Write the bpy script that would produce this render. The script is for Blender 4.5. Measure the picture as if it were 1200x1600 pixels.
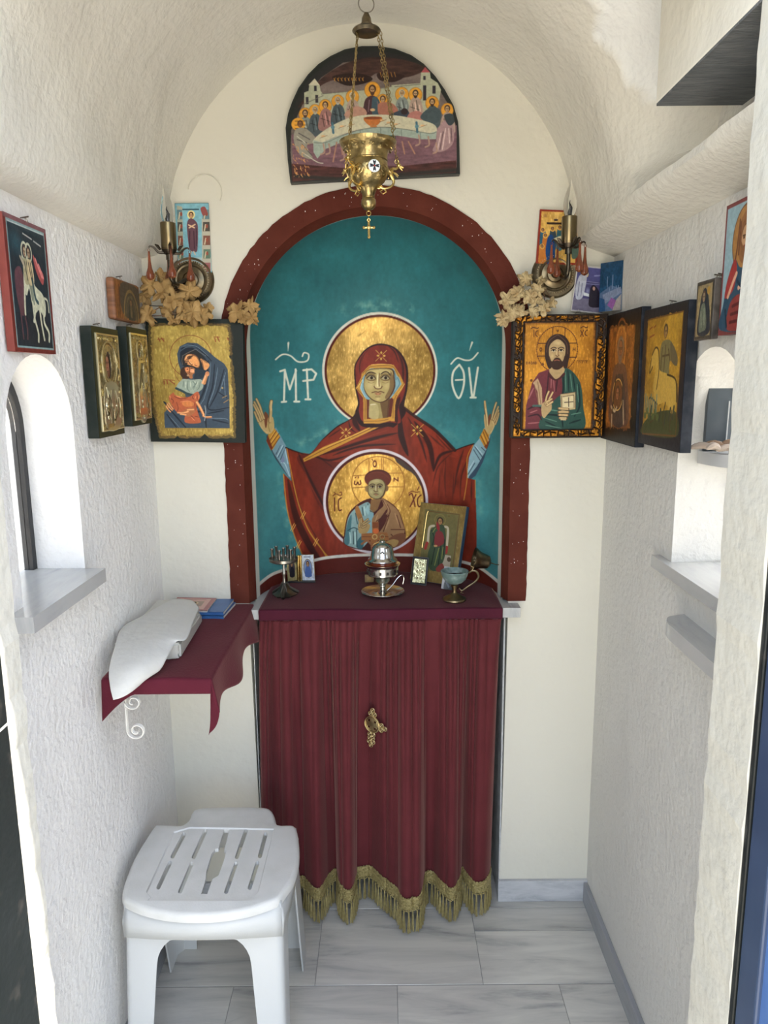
import bpy, bmesh, math, random
import numpy as np
from mathutils import Vector, Matrix
from mathutils.geometry import tessellate_polygon

for _o in list(bpy.data.objects): bpy.data.objects.remove(_o)
SC = bpy.context.scene
COL = SC.collection
PI = math.pi
random.seed(7)

# ---------------------------------------------------------------- camera
F_PX, EYE, ROLL = 1155.0, 1.5, math.radians(.5)
def _nz(v): return v / np.linalg.norm(v)
_Y = _nz(np.array([0., 210. / F_PX, 1.]))
_u = np.array([-math.sin(ROLL), math.cos(ROLL), 0.])
_Z = _nz(_u - _Y * _u.dot(_Y))
_X = np.cross(_Z, _Y)
if _X[0] < 0: _X = -_X
CM = np.array([_X, _Y, _Z])
cam_data = bpy.data.cameras.new('camera')
cam_data.sensor_fit = 'VERTICAL'; cam_data.sensor_height = 36; cam_data.lens = 36 * F_PX / 1600
cam_data.clip_start = .02
cam = bpy.data.objects.new('camera', cam_data); COL.objects.link(cam)
_r, _up, _f = CM[:, 0], CM[:, 1], CM[:, 2]
cam.matrix_world = Matrix(((_r[0], _up[0], -_f[0], 0), (_r[1], _up[1], -_f[1], 0), (_r[2], _up[2], -_f[2], EYE), (0, 0, 0, 1)))
SC.camera = cam
def at(px, py, ax, c):
    """point where the sight line of a photo pixel meets a plane of the room (ax 0,1,2 = X,Y,Z)"""
    d = CM @ np.array([(px - 600) / F_PX, (800 - py) / F_PX, 1.]); o = (0, 0, EYE)
    t = (c - o[ax]) / d[ax]
    return Vector((d[0] * t, d[1] * t, EYE + d[2] * t))
def proj(P):
    q = (P - np.array([0, 0, EYE])) @ CM
    return 600 + F_PX * q[..., 0] / q[..., 2], 800 - F_PX * q[..., 1] / q[..., 2]

# ---------------------------------------------------------------- world, sun, exposure
SC.view_settings.view_transform = 'Standard'; SC.view_settings.look = 'None'
SC.view_settings.exposure = 1.87; SC.view_settings.gamma = 1.0
SC.view_settings.use_curve_mapping = False
world = bpy.data.worlds.new('sky'); SC.world = world; world.use_nodes = True
_n = world.node_tree.nodes; _l = world.node_tree.links
_bg = _n['Background']; _sky = _n.new('ShaderNodeTexSky')
_sky.sky_type = 'NISHITA'; _sky.sun_disc = False; _sky.sun_elevation = math.radians(70); _sky.sun_rotation = math.radians(102)
_hs = _n.new('ShaderNodeHueSaturation'); _hs.inputs['Saturation'].default_value = .48; _l.new(_sky.outputs[0], _hs.inputs['Color'])
_l.new(_hs.outputs[0], _bg.inputs[0]); _bg.inputs[1].default_value = .30
SUN_DIR = Vector((math.cos(math.radians(70)) * math.cos(math.radians(12)), -math.cos(math.radians(70)) * math.sin(math.radians(12)), math.sin(math.radians(70))))
sd = bpy.data.lights.new('sun', 'SUN'); sd.energy = 5.0; sd.angle = math.radians(.6); sd.color = (1, .95, .86)
sun = bpy.data.objects.new('sun', sd); COL.objects.link(sun)
sun.rotation_euler = SUN_DIR.to_track_quat('Z', 'Y').to_euler(); sun.location = (2, 0, 5)

# ---------------------------------------------------------------- object helpers
def lin(c):
    c = np.asarray(c, float) / 255.
    return np.where(c <= .04045, c / 12.92, ((c + .055) / 1.055) ** 2.4)
def tag(o, label=None, cat=None, group=None, kind=None):
    if label: o['label'] = label
    if cat: o['category'] = cat
    if group: o['group'] = group
    if kind: o['kind'] = kind
    return o
def thing(name, label, cat, loc=(0, 0, 0), rot=(0, 0, 0), group=None):
    o = bpy.data.objects.new(name, None); COL.objects.link(o)
    o.empty_display_size = .02; o.location = loc; o.rotation_euler = rot
    return tag(o, label, cat, group)
def mkobj(name, me, mat, parent=None, smooth=True, label=None):
    o = bpy.data.objects.new(name, me); COL.objects.link(o)
    if mat: me.materials.append(mat)
    if parent: o.parent = parent
    if smooth:
        me.polygons.foreach_set('use_smooth', [True] * len(me.polygons))
        if hasattr(me, 'set_sharp_from_angle'): me.set_sharp_from_angle(angle=math.radians(38))
    if label: o['label'] = label
    return o
def obj(name, bm, mat, parent=None, smooth=True, label=None):
    me = bpy.data.meshes.new(name); bmesh.ops.recalc_face_normals(bm, faces=bm.faces[:])
    bm.to_mesh(me); bm.free(); return mkobj(name, me, mat, parent, smooth, label)
def struct(name, bm, mat, smooth=False):
    o = obj(name, bm, mat, None, smooth); o['kind'] = 'structure'; return o
def BM(): return bmesh.new()
def box(bm, a, b, bev=0, seg=2, M=None):
    v0 = len(bm.verts)
    r = bmesh.ops.create_cube(bm, size=1)
    vs = r['verts']; s = [b[i] - a[i] for i in range(3)]; c = [(b[i] + a[i]) / 2 for i in range(3)]
    for v in vs: v.co = Vector((v.co.x * s[0] + c[0], v.co.y * s[1] + c[1], v.co.z * s[2] + c[2]))
    if bev:
        es = list({e for v in vs for e in v.link_edges})
        r = bmesh.ops.bevel(bm, geom=es, offset=bev, segments=seg, affect='EDGES', profile=.6)
        bm.verts.ensure_lookup_table()
        vs = [v for v in bm.verts if v.index == -1 or v.index >= v0] if False else list({v for f in r['faces'] for v in f.verts})
    if M is not None: bmesh.ops.transform(bm, matrix=M, verts=vs)
    return bm
def lathe(bm, prof, seg=40, M=None, a0=0, a1=2 * PI):
    full = abs(a1 - a0 - 2 * PI) < 1e-6; n = seg if full else seg + 1; rows = []
    for r, z in prof:
        rows.append([bm.verts.new((max(r, 1e-5) * math.cos(a0 + (a1 - a0) * i / seg), max(r, 1e-5) * math.sin(a0 + (a1 - a0) * i / seg), z)) for i in range(n)])
    for A, B in zip(rows, rows[1:]):
        for i in range(seg if full else seg):
            j = (i + 1) % n
            bm.faces.new((A[i], A[j], B[j], B[i]))
    if M is not None:
        for row in rows:
            for v in row: v.co = M @ v.co
    return bm
def tube(bm, pts, r, seg=8, closed=False, cap=True):
    pts = [Vector(p) for p in pts]; n = len(pts)
    R = r if hasattr(r, '__len__') else [r] * n
    rings = []; prev = None
    for i in range(n):
        if closed: t = (pts[(i + 1) % n] - pts[i - 1])
        else: t = pts[min(i + 1, n - 1)] - pts[max(i - 1, 0)]
        t = t.normalized() if t.length > 1e-9 else Vector((0, 0, 1))
        if prev is None:
            a = Vector((0, 0, 1)) if abs(t.z) < .9 else Vector((1, 0, 0)); u = t.cross(a).normalized()
        else:
            u = prev - t * prev.dot(t); u = u.normalized() if u.length > 1e-6 else t.orthogonal().normalized()
        prev = u; w = t.cross(u)
        rings.append([bm.verts.new(pts[i] + (u * math.cos(2 * PI * k / seg) + w * math.sin(2 * PI * k / seg)) * R[i]) for k in range(seg)])
    m = n if closed else n - 1
    for i in range(m):
        A, B = rings[i], rings[(i + 1) % n]
        for k in range(seg): bm.faces.new((A[k], A[(k + 1) % seg], B[(k + 1) % seg], B[k]))
    if cap and not closed: bm.faces.new(rings[0][::-1]); bm.faces.new(rings[-1])
    return bm
def catmull(P, k=6, closed=False):
    P = [np.array(p, float) for p in P]; n = len(P); out = []
    rng = range(n) if closed else range(n - 1)
    for i in rng:
        p0, p1, p2, p3 = (P[(i + j) % n] if closed else P[min(max(i + j, 0), n - 1)] for j in (-1, 0, 1, 2))
        for s in range(k):
            t = s / k
            out.append(.5 * (2 * p1 + (p2 - p0) * t + (2 * p0 - 5 * p1 + 4 * p2 - p3) * t * t + (3 * p1 - p0 - 3 * p2 + p3) * t ** 3))
    if not closed: out.append(P[-1])
    return out
def prism(bm, outer, d0, d1, holes=(), ax='Y', M=None):
    """extrude a 2D outline (with holes). ax Y: outline is (x,z); ax X: outline is (y,z); ax Z: (x,y)"""
    loops = [list(outer)] + [list(h) for h in holes]
    def P(p, d):
        return Vector((p[0], d, p[1])) if ax == 'Y' else Vector((d, p[0], p[1])) if ax == 'X' else Vector((p[0], p[1], d))
    tris = tessellate_polygon([[Vector((p[0], p[1], 0)) for p in l] for l in loops])
    flat = [p for l in loops for p in l]
    va = [bm.verts.new(P(p, d0)) for p in flat]; vb = [bm.verts.new(P(p, d1)) for p in flat]
    for t in tris:
        for vv in (va, vb):
            try: bm.faces.new([vv[i] for i in t])
            except ValueError: pass
    o = 0
    for l in loops:
        n = len(l)
        for i in range(n):
            j = (i + 1) % n
            bm.faces.new((va[o + i], va[o + j], vb[o + j], vb[o + i]))
        o += n
    if M is not None:
        for v in va + vb: v.co = M @ v.co
    return bm
def ball(bm, c, r, u=12, v=8, s=(1, 1, 1)):
    m = Matrix.Translation(c) @ Matrix.Diagonal((s[0], s[1], s[2], 1))
    bmesh.ops.create_uvsphere(bm, u_segments=u, v_segments=v, radius=r, matrix=m); return bm
def ring(bm, c, R, r, M=None, seg=24, s=7, sx=1, sy=1):
    pts = [Vector((R * sx * math.cos(2 * PI * i / seg), R * sy * math.sin(2 * PI * i / seg), 0)) for i in range(seg)]
    if M is not None: pts = [M @ p for p in pts]
    return tube(bm, [Vector(c) + p for p in pts], r, s, closed=True)
def rotm(ax, deg): return Matrix.Rotation(math.radians(deg), 4, ax)

# ---------------------------------------------------------------- materials
def mat(name, color=(.8, .8, .8), rough=.5, metal=0, spec=.5, noise=None, bump=None, coat=0, trans=0, ior=1.45, sheen=0, alpha=1, emit=None):
    """color linear rgb. noise=(scale, other_color, lo, hi[, stretch]) bump=(scale, dist, detail[, stretch])"""
    m = bpy.data.materials.new(name); m.use_nodes = True; nt = m.node_tree; N = nt.nodes; L = nt.links
    b = N['Principled BSDF']; I = b.inputs
    I['Base Color'].default_value = (*color, 1); I['Roughness'].default_value = rough; I['Metallic'].default_value = metal
    I['Specular IOR Level'].default_value = spec; I['IOR'].default_value = ior
    if coat: I['Coat Weight'].default_value = coat; I['Coat Roughness'].default_value = .1
    if trans: I['Transmission Weight'].default_value = trans
    if sheen: I['Sheen Weight'].default_value = sheen; I['Sheen Roughness'].default_value = .4
    if noise or bump: tc = N.new('ShaderNodeTexCoord')
    def coords(st):
        if not st: return tc.outputs['Object']
        mp = N.new('ShaderNodeMapping'); mp.inputs['Scale'].default_value = st; L.new(tc.outputs['Object'], mp.inputs[0]); return mp.outputs[0]
    if noise:
        t = N.new('ShaderNodeTexNoise'); t.inputs['Scale'].default_value = noise[0]; t.inputs['Detail'].default_value = 6
        L.new(coords(noise[4] if len(noise) > 4 else None), t.inputs['Vector'])
        r = N.new('ShaderNodeValToRGB'); r.color_ramp.elements[0].position = noise[2]; r.color_ramp.elements[1].position = noise[3]
        r.color_ramp.elements[0].color = (*color, 1); r.color_ramp.elements[1].color = (*noise[1], 1)
        L.new(t.outputs['Fac'], r.inputs[0]); L.new(r.outputs[0], I['Base Color'])
    if bump:
        t = N.new('ShaderNodeTexNoise'); t.inputs['Scale'].default_value = bump[0]; t.inputs['Detail'].default_value = bump[2]
        L.new(coords(bump[3] if len(bump) > 3 else None), t.inputs['Vector'])
        bp = N.new('ShaderNodeBump'); bp.inputs['Distance'].default_value = bump[1]; bp.inputs['Strength'].default_value = 1
        L.new(t.outputs['Fac'], bp.inputs['Height']); L.new(bp.outputs[0], I['Normal'])
    return m
def painted(name, rough=.5, gold_rough=.35, gold_metal=.75, bump=None):
    """paint stored as colours on the surface; the attribute's alpha is gilding"""
    m = bpy.data.materials.new(name); m.use_nodes = True; nt = m.node_tree; N = nt.nodes; L = nt.links; I = N['Principled BSDF'].inputs; I['Specular IOR Level'].default_value = .25
    a = N.new('ShaderNodeVertexColor'); a.layer_name = 'paint'
    L.new(a.outputs['Color'], I['Base Color'])
    mm = N.new('ShaderNodeMath'); mm.operation = 'MULTIPLY'; mm.inputs[1].default_value = gold_metal
    L.new(a.outputs['Alpha'], mm.inputs[0]); L.new(mm.outputs[0], I['Metallic'])
    mr = N.new('ShaderNodeMapRange'); mr.inputs[3].default_value = rough; mr.inputs[4].default_value = gold_rough
    L.new(a.outputs['Alpha'], mr.inputs[0]); L.new(mr.outputs[0], I['Roughness'])
    if bump:
        tc = N.new('ShaderNodeTexCoord'); t = N.new('ShaderNodeTexNoise'); t.inputs['Scale'].default_value = bump[0]; t.inputs['Detail'].default_value = 4
        L.new(tc.outputs['Object'], t.inputs['Vector']); bp = N.new('ShaderNodeBump'); bp.inputs['Distance'].default_value = bump[1]
        L.new(t.outputs['Fac'], bp.inputs['Height']); L.new(bp.outputs[0], I['Normal'])
    return m
WALLC = (.80, .775, .70)
def plaster(name, color=WALLC, fine=90, dist=.0022, var=.04):
    m = bpy.data.materials.new(name); m.use_nodes = True; nt = m.node_tree; N = nt.nodes; L = nt.links; I = N['Principled BSDF'].inputs
    I['Roughness'].default_value = .62; I['Specular IOR Level'].default_value = .35
    tc = N.new('ShaderNodeTexCoord')
    t1 = N.new('ShaderNodeTexNoise'); t1.inputs['Scale'].default_value = 3; t1.inputs['Detail'].default_value = 5; L.new(tc.outputs['Object'], t1.inputs['Vector'])
    r = N.new('ShaderNodeValToRGB'); r.color_ramp.elements[0].position = .3; r.color_ramp.elements[1].position = .75
    r.color_ramp.elements[0].color = (*[c * (1 - var) for c in color], 1); r.color_ramp.elements[1].color = (*color, 1)
    L.new(t1.outputs['Fac'], r.inputs[0]); L.new(r.outputs[0], I['Base Color'])
    t2 = N.new('ShaderNodeTexNoise'); t2.inputs['Scale'].default_value = fine; t2.inputs['Detail'].default_value = 3; L.new(tc.outputs['Object'], t2.inputs['Vector'])
    t3 = N.new('ShaderNodeTexNoise'); t3.inputs['Scale'].default_value = 9; t3.inputs['Detail'].default_value = 4; L.new(tc.outputs['Object'], t3.inputs['Vector'])
    b1 = N.new('ShaderNodeBump'); b1.inputs['Distance'].default_value = .012 if fine != 75 or dist > .003 else .006; b1.inputs['Strength'].default_value = .6; L.new(t3.outputs['Fac'], b1.inputs['Height'])
    b2 = N.new('ShaderNodeBump'); b2.inputs['Distance'].default_value = dist; b2.inputs['Strength'].default_value = 1; L.new(t2.outputs['Fac'], b2.inputs['Height'])
    L.new(b1.outputs[0], b2.inputs['Normal']); L.new(b2.outputs[0], I['Normal'])
    return m
def marble(name, base, vein, scale=3.0, stretch=(1, 6, 1), lo=.42, hi=.72, rough=.18, island=False):
    m = bpy.data.materials.new(name); m.use_nodes = True; nt = m.node_tree; N = nt.nodes; L = nt.links; I = N['Principled BSDF'].inputs
    tc = N.new('ShaderNodeTexCoord'); mp = N.new('ShaderNodeMapping'); mp.inputs['Scale'].default_value = stretch
    L.new(tc.outputs['Object'], mp.inputs[0]); v = mp.outputs[0]
    if island:
        at_ = N.new('ShaderNodeVertexColor'); at_.layer_name = 'tile'
        ad = N.new('ShaderNodeVectorMath'); ad.operation = 'MULTIPLY_ADD'; ad.inputs[1].default_value = (9, 9, 9)
        L.new(at_.outputs['Color'], ad.inputs[0]); L.new(v, ad.inputs[2]); v = ad.outputs[0]
    t = N.new('ShaderNodeTexNoise'); t.inputs['Scale'].default_value = scale; t.inputs['Detail'].default_value = 9; t.inputs['Roughness'].default_value = .62; t.inputs['Distortion'].default_value = .6
    L.new(v, t.inputs['Vector'])
    r = N.new('ShaderNodeValToRGB'); e = r.color_ramp.elements; e[0].position = lo; e[1].position = hi
    e[0].color = (*base, 1); e[1].color = (*vein, 1)
    k = r.color_ramp.elements.new((lo + hi) / 2); k.color = (*[b * .7 + w * .3 for b, w in zip(base, vein)], 1)
    L.new(t.outputs['Fac'], r.inputs[0])
    if island:
        mx = N.new('ShaderNodeMix'); mx.data_type = 'RGBA'; mx.blend_type = 'MULTIPLY'; mx.inputs[0].default_value = 1
        L.new(r.outputs[0], mx.inputs[6])
        g = N.new('ShaderNodeMapRange'); g.inputs[3].default_value = .84; g.inputs[4].default_value = 1.06; L.new(at_.outputs['Alpha'], g.inputs[0])
        L.new(g.outputs[0], mx.inputs[7]); L.new(mx.outputs[2], I['Base Color'])
    else: L.new(r.outputs[0], I['Base Color'])
    I['Roughness'].default_value = rough
    return m
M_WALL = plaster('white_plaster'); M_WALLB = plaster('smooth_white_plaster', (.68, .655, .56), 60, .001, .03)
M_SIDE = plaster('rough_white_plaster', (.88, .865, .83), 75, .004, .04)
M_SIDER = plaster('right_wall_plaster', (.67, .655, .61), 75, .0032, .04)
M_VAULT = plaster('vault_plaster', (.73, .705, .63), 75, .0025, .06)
M_CEM = mat('grey_cement', (.42, .43, .43), .9, noise=(40, (.55, .56, .55), .35, .7), bump=(160, .002, 3))
M_FLOOR = marble('grey_veined_marble', (.62, .605, .55), (.25, .25, .25), 2.2, (1.2, 9, 1), .40, .74, .22, True)
M_GROUT = mat('grout', (.25, .25, .24), .9)
M_SILL = marble('pale_marble', (.50, .50, .48), (.33, .34, .35), 3, (9, 1.5, 3), .42, .75, .2)
M_SKIRT = marble('skirting_marble', (.55, .56, .57), (.16, .17, .2), 3.2, (2, 2, 8), .45, .75, .25)
M_SKIRTS = marble('grey_skirting_marble', (.30, .31, .33), (.20, .21, .23), 3.2, (2, 2, 8), .45, .75, .25)
M_MAROON = mat('maroon_paint', (.085, .018, .011), .7, spec=.15, noise=(14, (.115, .028, .017), .35, .75), bump=(60, .0015, 3))
M_BLACKP = mat('black_paint', (.011, .014, .014), .4, spec=.3, noise=(30, (.05, .045, .04), .62, .8), bump=(25, .002, 3))
M_NAVY = mat('navy_gloss_paint', (.035, .06, .12), .3, noise=(12, (.05, .08, .15), .4, .8), bump=(14, .001, 3, (1, 1, .2)))
M_BRASS = mat('aged_brass', (.40, .30, .13), .30, 1, noise=(70, (.20, .15, .07), .42, .7), bump=(90, .0015, 3))
M_GOLD = mat('bright_brass', (.66, .47, .17), .26, 1)
M_BRONZE = mat('antique_bronze', (.22, .17, .10), .32, 1, noise=(50, (.10, .085, .06), .4, .7))
M_SILVER = mat('worn_silver', (.62, .60, .55), .2, 1, noise=(40, (.42, .40, .36), .5, .8))
M_STEEL = mat('dull_steel', (.33, .31, .27), .3, 1)
M_IRON = mat('black_iron', (.02, .02, .022), .45)
# ================================================================ SETTING
XL, XR, YB, YF, YO = -.60, .575, 1.92, .94, .86
def jag(p0, p1, n, amp, seed):
    rnd = random.Random(seed); out = []
    for i in range(n + 1):
        t = i / n; a = 0 if i in (0, n) else rnd.uniform(-amp, amp)
        out.append((p0[0] + (p1[0] - p0[0]) * t + a, p0[1] + (p1[1] - p0[1]) * t))
    return out
# floor slabs
bm = BM(); tl = []
rows = [(2.3, 1.885, (-.30, .18)), (1.883, 1.614, (-.187, .236)), (1.611, 1.30, (-.39, .02, .425)), (1.298, 1.0, (-.2, .23)), (.998, .70, (-.39, .02, .43))]
for y1, y0, js in rows:
    xs = [XL - .02] + list(js) + [XR + .02]
    for a, b in zip(xs, xs[1:]):
        if abs(y1 - 1.883) < 1e-6 and b > .5: tl += [(a, b, 1.795, y1), (a, b, y0, 1.7935)]
        else: tl.append((a, b, y0, y1))
cols = []
for a, b, y0, y1 in tl:
    n0 = len(bm.verts); box(bm, (a + .0006, y0, -.02), (b - .0006, y1, 0), .0007, 1)
    c = (random.random(), random.random(), random.random(), random.random()); cols += [c] * (len(bm.verts) - n0)
fl = struct('floor', bm, M_FLOOR)
ca = fl.data.color_attributes.new('tile', 'FLOAT_COLOR', 'POINT'); ca.data.foreach_set('color', np.array(cols, 'f').ravel())
bm = BM(); box(bm, (XL - .2, .66, -.12), (XR + .2, 2.4, -.0015)); g_ = obj('grout_bed', bm, M_GROUT, fl, False)
# ground outside
M_GROUND = mat('sunlit_concrete', (.70, .63, .50), .9, noise=(3, (.52, .49, .44), .4, .7), bump=(60, .003, 3))
bm = BM(); box(bm, (-12, -12, -.35), (12, 12, -.13)); struct('ground', bm, M_GROUND)
# side walls with arched windows
def window_hole(y0, y1, zs, zt, n=20):
    c = (y0 + y1) / 2; r = (y1 - y0) / 2; h = zt - (zs + (zt - zs) - r)
    pts = [(y0, zs), (y1, zs)]
    z1 = zt - r * 1.05
    for i in range(n + 1):
        a = PI * i / n; pts.append((c + r * math.cos(a), z1 + r * 1.05 * math.sin(a)))
    return pts
WL = window_hole(1.175, 1.432, 1.115, 1.545); WR = window_hole(1.18, 1.446, 1.115, 1.548)
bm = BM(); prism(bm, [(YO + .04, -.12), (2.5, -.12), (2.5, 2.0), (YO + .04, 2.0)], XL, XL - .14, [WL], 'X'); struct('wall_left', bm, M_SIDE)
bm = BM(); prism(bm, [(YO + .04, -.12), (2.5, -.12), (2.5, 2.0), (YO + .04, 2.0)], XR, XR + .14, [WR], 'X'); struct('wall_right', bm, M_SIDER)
# back wall with niche arch above and cement recess below
NX, NR, NS = -.02, .350, 1.565           # niche centre, radius, springing height
def arch(cx, r, zs, z0, n=64, e=1.0):
    return [(cx - r, z0)] + [(cx - r * math.cos(PI * i / n), zs + r * e * math.sin(PI * i / n)) for i in range(n + 1)] + [(cx + r, z0)]
op = arch(NX, NR, NS, .90)
rec = [(.328, .89), (.322, -.10), (-.362, -.10), (-.372, .89)]
bm = BM(); prism(bm, [(XL - .1, -.12)] + [(-.362, -.12), (-.366, .3), (-.372, .89)] + op + [(.330, .89), (.326, .3), (.318, -.12)] + [(XR + .1, -.12), (XR + .1, 2.5), (XL - .1, 2.5)], YB, YB + .05)
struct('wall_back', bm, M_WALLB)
# recess under the altar
bm = BM()
box(bm, (-.45, YB + .05, -.12), (-.362, 2.4, .875)); box(bm, (.322, YB + .05, -.12), (.42, 2.4, .875)); box(bm, (-.45, 2.36, -.12), (.42, 2.42, .875))
struct('wall_recess', bm, M_CEM)
bm = BM(); box(bm, (-.3635, YB + .001, 0), (-.361, YB + .06, .875)); box(bm, (.3195, YB + .001, 0), (.324, YB + .06, .875)); struct('trim_1', bm, M_CEM)
# ceiling: barrel vault with peeling patch
def vault_profile(n=150):
    P = [(XL - .02, 1.795), (XL, 1.797), (XL + .034, 1.803), (XL + .050, 1.812), (XL + .057, 1.826)]
    cx, zc, R = -.029, 1.817, .506
    a0 = math.asin((1.875 - zc) / R)
    for i in range(n + 1):
        a = PI - a0 - (PI - 2 * a0) * i / n
        P.append((cx + R * math.cos(a), zc + R * math.sin(a)))
    P += [(.478, 1.842), (.479, 1.830), (.488, 1.820), (.525, 1.806), (XR, 1.790), (XR + .02, 1.79)]
    return P
VP = vault_profile(); ny = 190
ys = [YF - .02 + (YB + .01 - YF + .02) * j / ny for j in range(ny + 1)]
rs = np.random.RandomState(3)
def vnoise(x, y, seed=0):
    v = 0
    for k, (f, a) in enumerate(((7, 1), (15, .55), (33, .3), (70, .15))):
        r = np.random.RandomState(seed + k); G = r.rand(128, 128); X = x * f + 31.7; Y = y * f + 17.3
        xi = np.floor(X).astype(int); yi = np.floor(Y).astype(int); fx = X - xi; fy = Y - yi; fx = fx * fx * (3 - 2 * fx); fy = fy * fy * (3 - 2 * fy)
        g = lambda i, j: G[i % 128, j % 128]
        v = v + a * ((g(xi, yi) * (1 - fx) + g(xi + 1, yi) * fx) * (1 - fy) + (g(xi, yi + 1) * (1 - fx) + g(xi + 1, yi + 1) * fx) * fy - .5)
    return v
n = len(VP); arc = np.zeros(n)
for i in range(1, n): arc[i] = arc[i - 1] + math.dist(VP[i], VP[i - 1])
A_, Y_ = np.meshgrid(arc, np.array(ys)); nz_ = vnoise(A_, Y_, 5)
# the flaked patch: centred high on the right haunch
pc = at(930, 40, 1, 1.36); ia = int(np.argmin([math.hypot(p[0] - pc.x, p[1] - pc.z) for p in VP])); sa = arc[ia]
dd = np.hypot((A_ - sa) / .135, (Y_ - 1.36) / .20) + nz_ * .55
flake = 1 / (1 + np.exp(-(1 - dd) * 60)); edge = np.exp(-((1 - dd) / .035) ** 2)
mid = 1 / (1 + np.exp(-(.33 - (np.hypot((A_ - sa + .06) / .13, (Y_ - 1.42) / .1) + vnoise(A_, Y_, 40) * .4)) * 40))
disp = nz_ * .006 * np.clip((YB - Y_) / .1, 0, 1) - flake * .0045 + edge * .004 - mid * .002
bm = BM(); V = []
for j in range(len(ys)):
    row = []
    for i, p in enumerate(VP):
        c = Vector((-.029, 1.817)); q = Vector(p); nrm = (c - q); nrm = nrm.normalized() if 5 <= i < n - 5 else Vector((0, 0))
        sm = lambda e0, e1, v: (lambda u: u * u * (3 - 2 * u))(min(1, max(0, (v - e0) / (e1 - e0))))
        fl_ = .135 * sm(1.62, 1.26, ys[j]) * sm(1.845, 1.90, q.y) * sm(2.32, 2.10, q.y) * (q.x > 0)
        d = disp[j, i]; row.append(bm.verts.new((q.x + nrm.x * d + fl_, ys[j], q.y + nrm.y * d)))
    V.append(row)
for j in range(len(ys) - 1):
    for i in range(n - 1): bm.faces.new((V[j][i], V[j + 1][i], V[j + 1][i + 1], V[j][i + 1]))
for mm in (M_VAULT,):          # bare older limewash shows where the top coat has flaked off
    N_, L_ = mm.node_tree.nodes, mm.node_tree.links; vc = N_.new('ShaderNodeVertexColor'); vc.layer_name = 'flake'; mx = N_.new('ShaderNodeMix'); mx.data_type = 'RGBA'
    old = N_['Principled BSDF'].inputs['Base Color'].links[0].from_socket; L_.new(vc.outputs['Alpha'], mx.inputs[0]); L_.new(old, mx.inputs[6]); mx.inputs[7].default_value = (.80, .81, .80, 1); L_.new(mx.outputs[2], N_['Principled BSDF'].inputs['Base Color'])
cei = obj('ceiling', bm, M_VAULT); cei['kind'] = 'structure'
ca = cei.data.color_attributes.new('flake', 'FLOAT_COLOR', 'POINT'); fk = np.clip(flake, 0, 1).ravel(); ca.data.foreach_set('color', np.stack([fk, fk, fk, fk], 1).astype('f').ravel())
bm = BM(); box(bm, (XL - .14, YO + .04, 2.36), (XR + .14, 2.5, 2.46)); box(bm, (XL - .14, YO + .04, 1.9), (XL - .08, 2.5, 2.46)); box(bm, (XR + .08, YO + .04, 1.9), (XR + .14, 2.5, 2.46)); obj('roof_slab', bm, M_WALL, cei, False)
bm = BM(); box(bm, (XL - .14, 2.45, -.12), (XR + .14, 2.6, 2.46)); struct('wall_rear', bm, M_WALL)
# front wall with rough jambs
XJL, XJR = -.492, .441
lj = jag((XJL, 2.06), (XJL + .002, -.12), 90, .0022, 1); rj = jag((XJR - .004, 2.06), (XJR, -.12), 90, .0018, 2)
def front(y0, y1, nm, m):
    bm = BM()
    prism(bm, [(XL - .2, -.12), (XL - .2, 2.55), (XR + .2, 2.55), (XR + .2, -.12)] + rj[::-1] + lj, y0, y1)
    return struct(nm, bm, m)
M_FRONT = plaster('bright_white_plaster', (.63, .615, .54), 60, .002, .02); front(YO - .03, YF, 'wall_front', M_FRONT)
# boxed beam high on the right, next to the door
bm = BM(); box(bm, (.437, YF - .004, 1.925), (.66, 1.276, 2.34), .003, 2)
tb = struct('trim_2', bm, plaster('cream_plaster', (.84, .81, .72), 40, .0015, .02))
bm = BM(); box(bm, (.438, YF - .004, 1.922), (.66, 1.275, 1.9255)); obj('underside', bm, mat('dark_grey_underside', (.10, .11, .115), .9, noise=(20, (.16, .165, .17), .35, .7, (1, 6, 1)), bump=(60, .003, 3, (1, 5, 1))), tb, False)  # underside sheet, a darker streaked grey than the box sides
# skirting
bm = BM(); box(bm, (.317, YB - .012, 0), (XR, YB, .066), .001, 1); box(bm, (XL, YB - .012, 0), (-.366, YB, .066), .001, 1); struct('baseboard_back', bm, M_SKIRT)
bm = BM(); box(bm, (XR - .012, YF, 0), (XR, YB - .012, .062), .001, 1); struct('baseboard_right', bm, M_SKIRTS)
bm = BM(); box(bm, (XL, YF, 0), (XL + .012, YB - .012, .062), .001, 1); struct('baseboard_left', bm, M_SKIRTS)
# marble altar slab in the niche mouth
bm = BM(); box(bm, (-.392, YB - .046, .872), (.356, 2.3, .899), .002, 2); struct('trim_3', bm, M_SILL)
# maroon painted band around the niche, with chipped rim
def band(cx, ri, ro, z0, y0, y1, nm):
    rnd = random.Random(5); bm = BM(); n = 160
    def P(r, i, e): 
        L = NS - z0; tot = 2 * L + PI * r; s = tot * i / n
        if s < L: return (cx - r, z0 + s)
        if s > tot - L: return (cx + r, z0 + tot - s)
        a = (s - L) / r; return (cx - r * math.cos(a), NS + r * math.sin(a))
    A = []
    for i in range(n + 1):
        jo = rnd.uniform(-.0012, .0012); o = P(ro + jo, i, 0); k = P(ri, i, 0)
        A.append([bm.verts.new((o[0], y1, o[1])), bm.verts.new((o[0], y0, o[1])), bm.verts.new((k[0], y0, k[1])), bm.verts.new((NX + (k[0] - NX) * .962, YB + .035, NS + (k[1] - NS) * (.962 if k[1] > NS else 1)))])
    for a, b in zip(A, A[1:]):
        for k in range(3): bm.faces.new((a[k], a[k + 1], b[k + 1], b[k]))
    return struct(nm, bm, M_MAROON, True)
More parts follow.
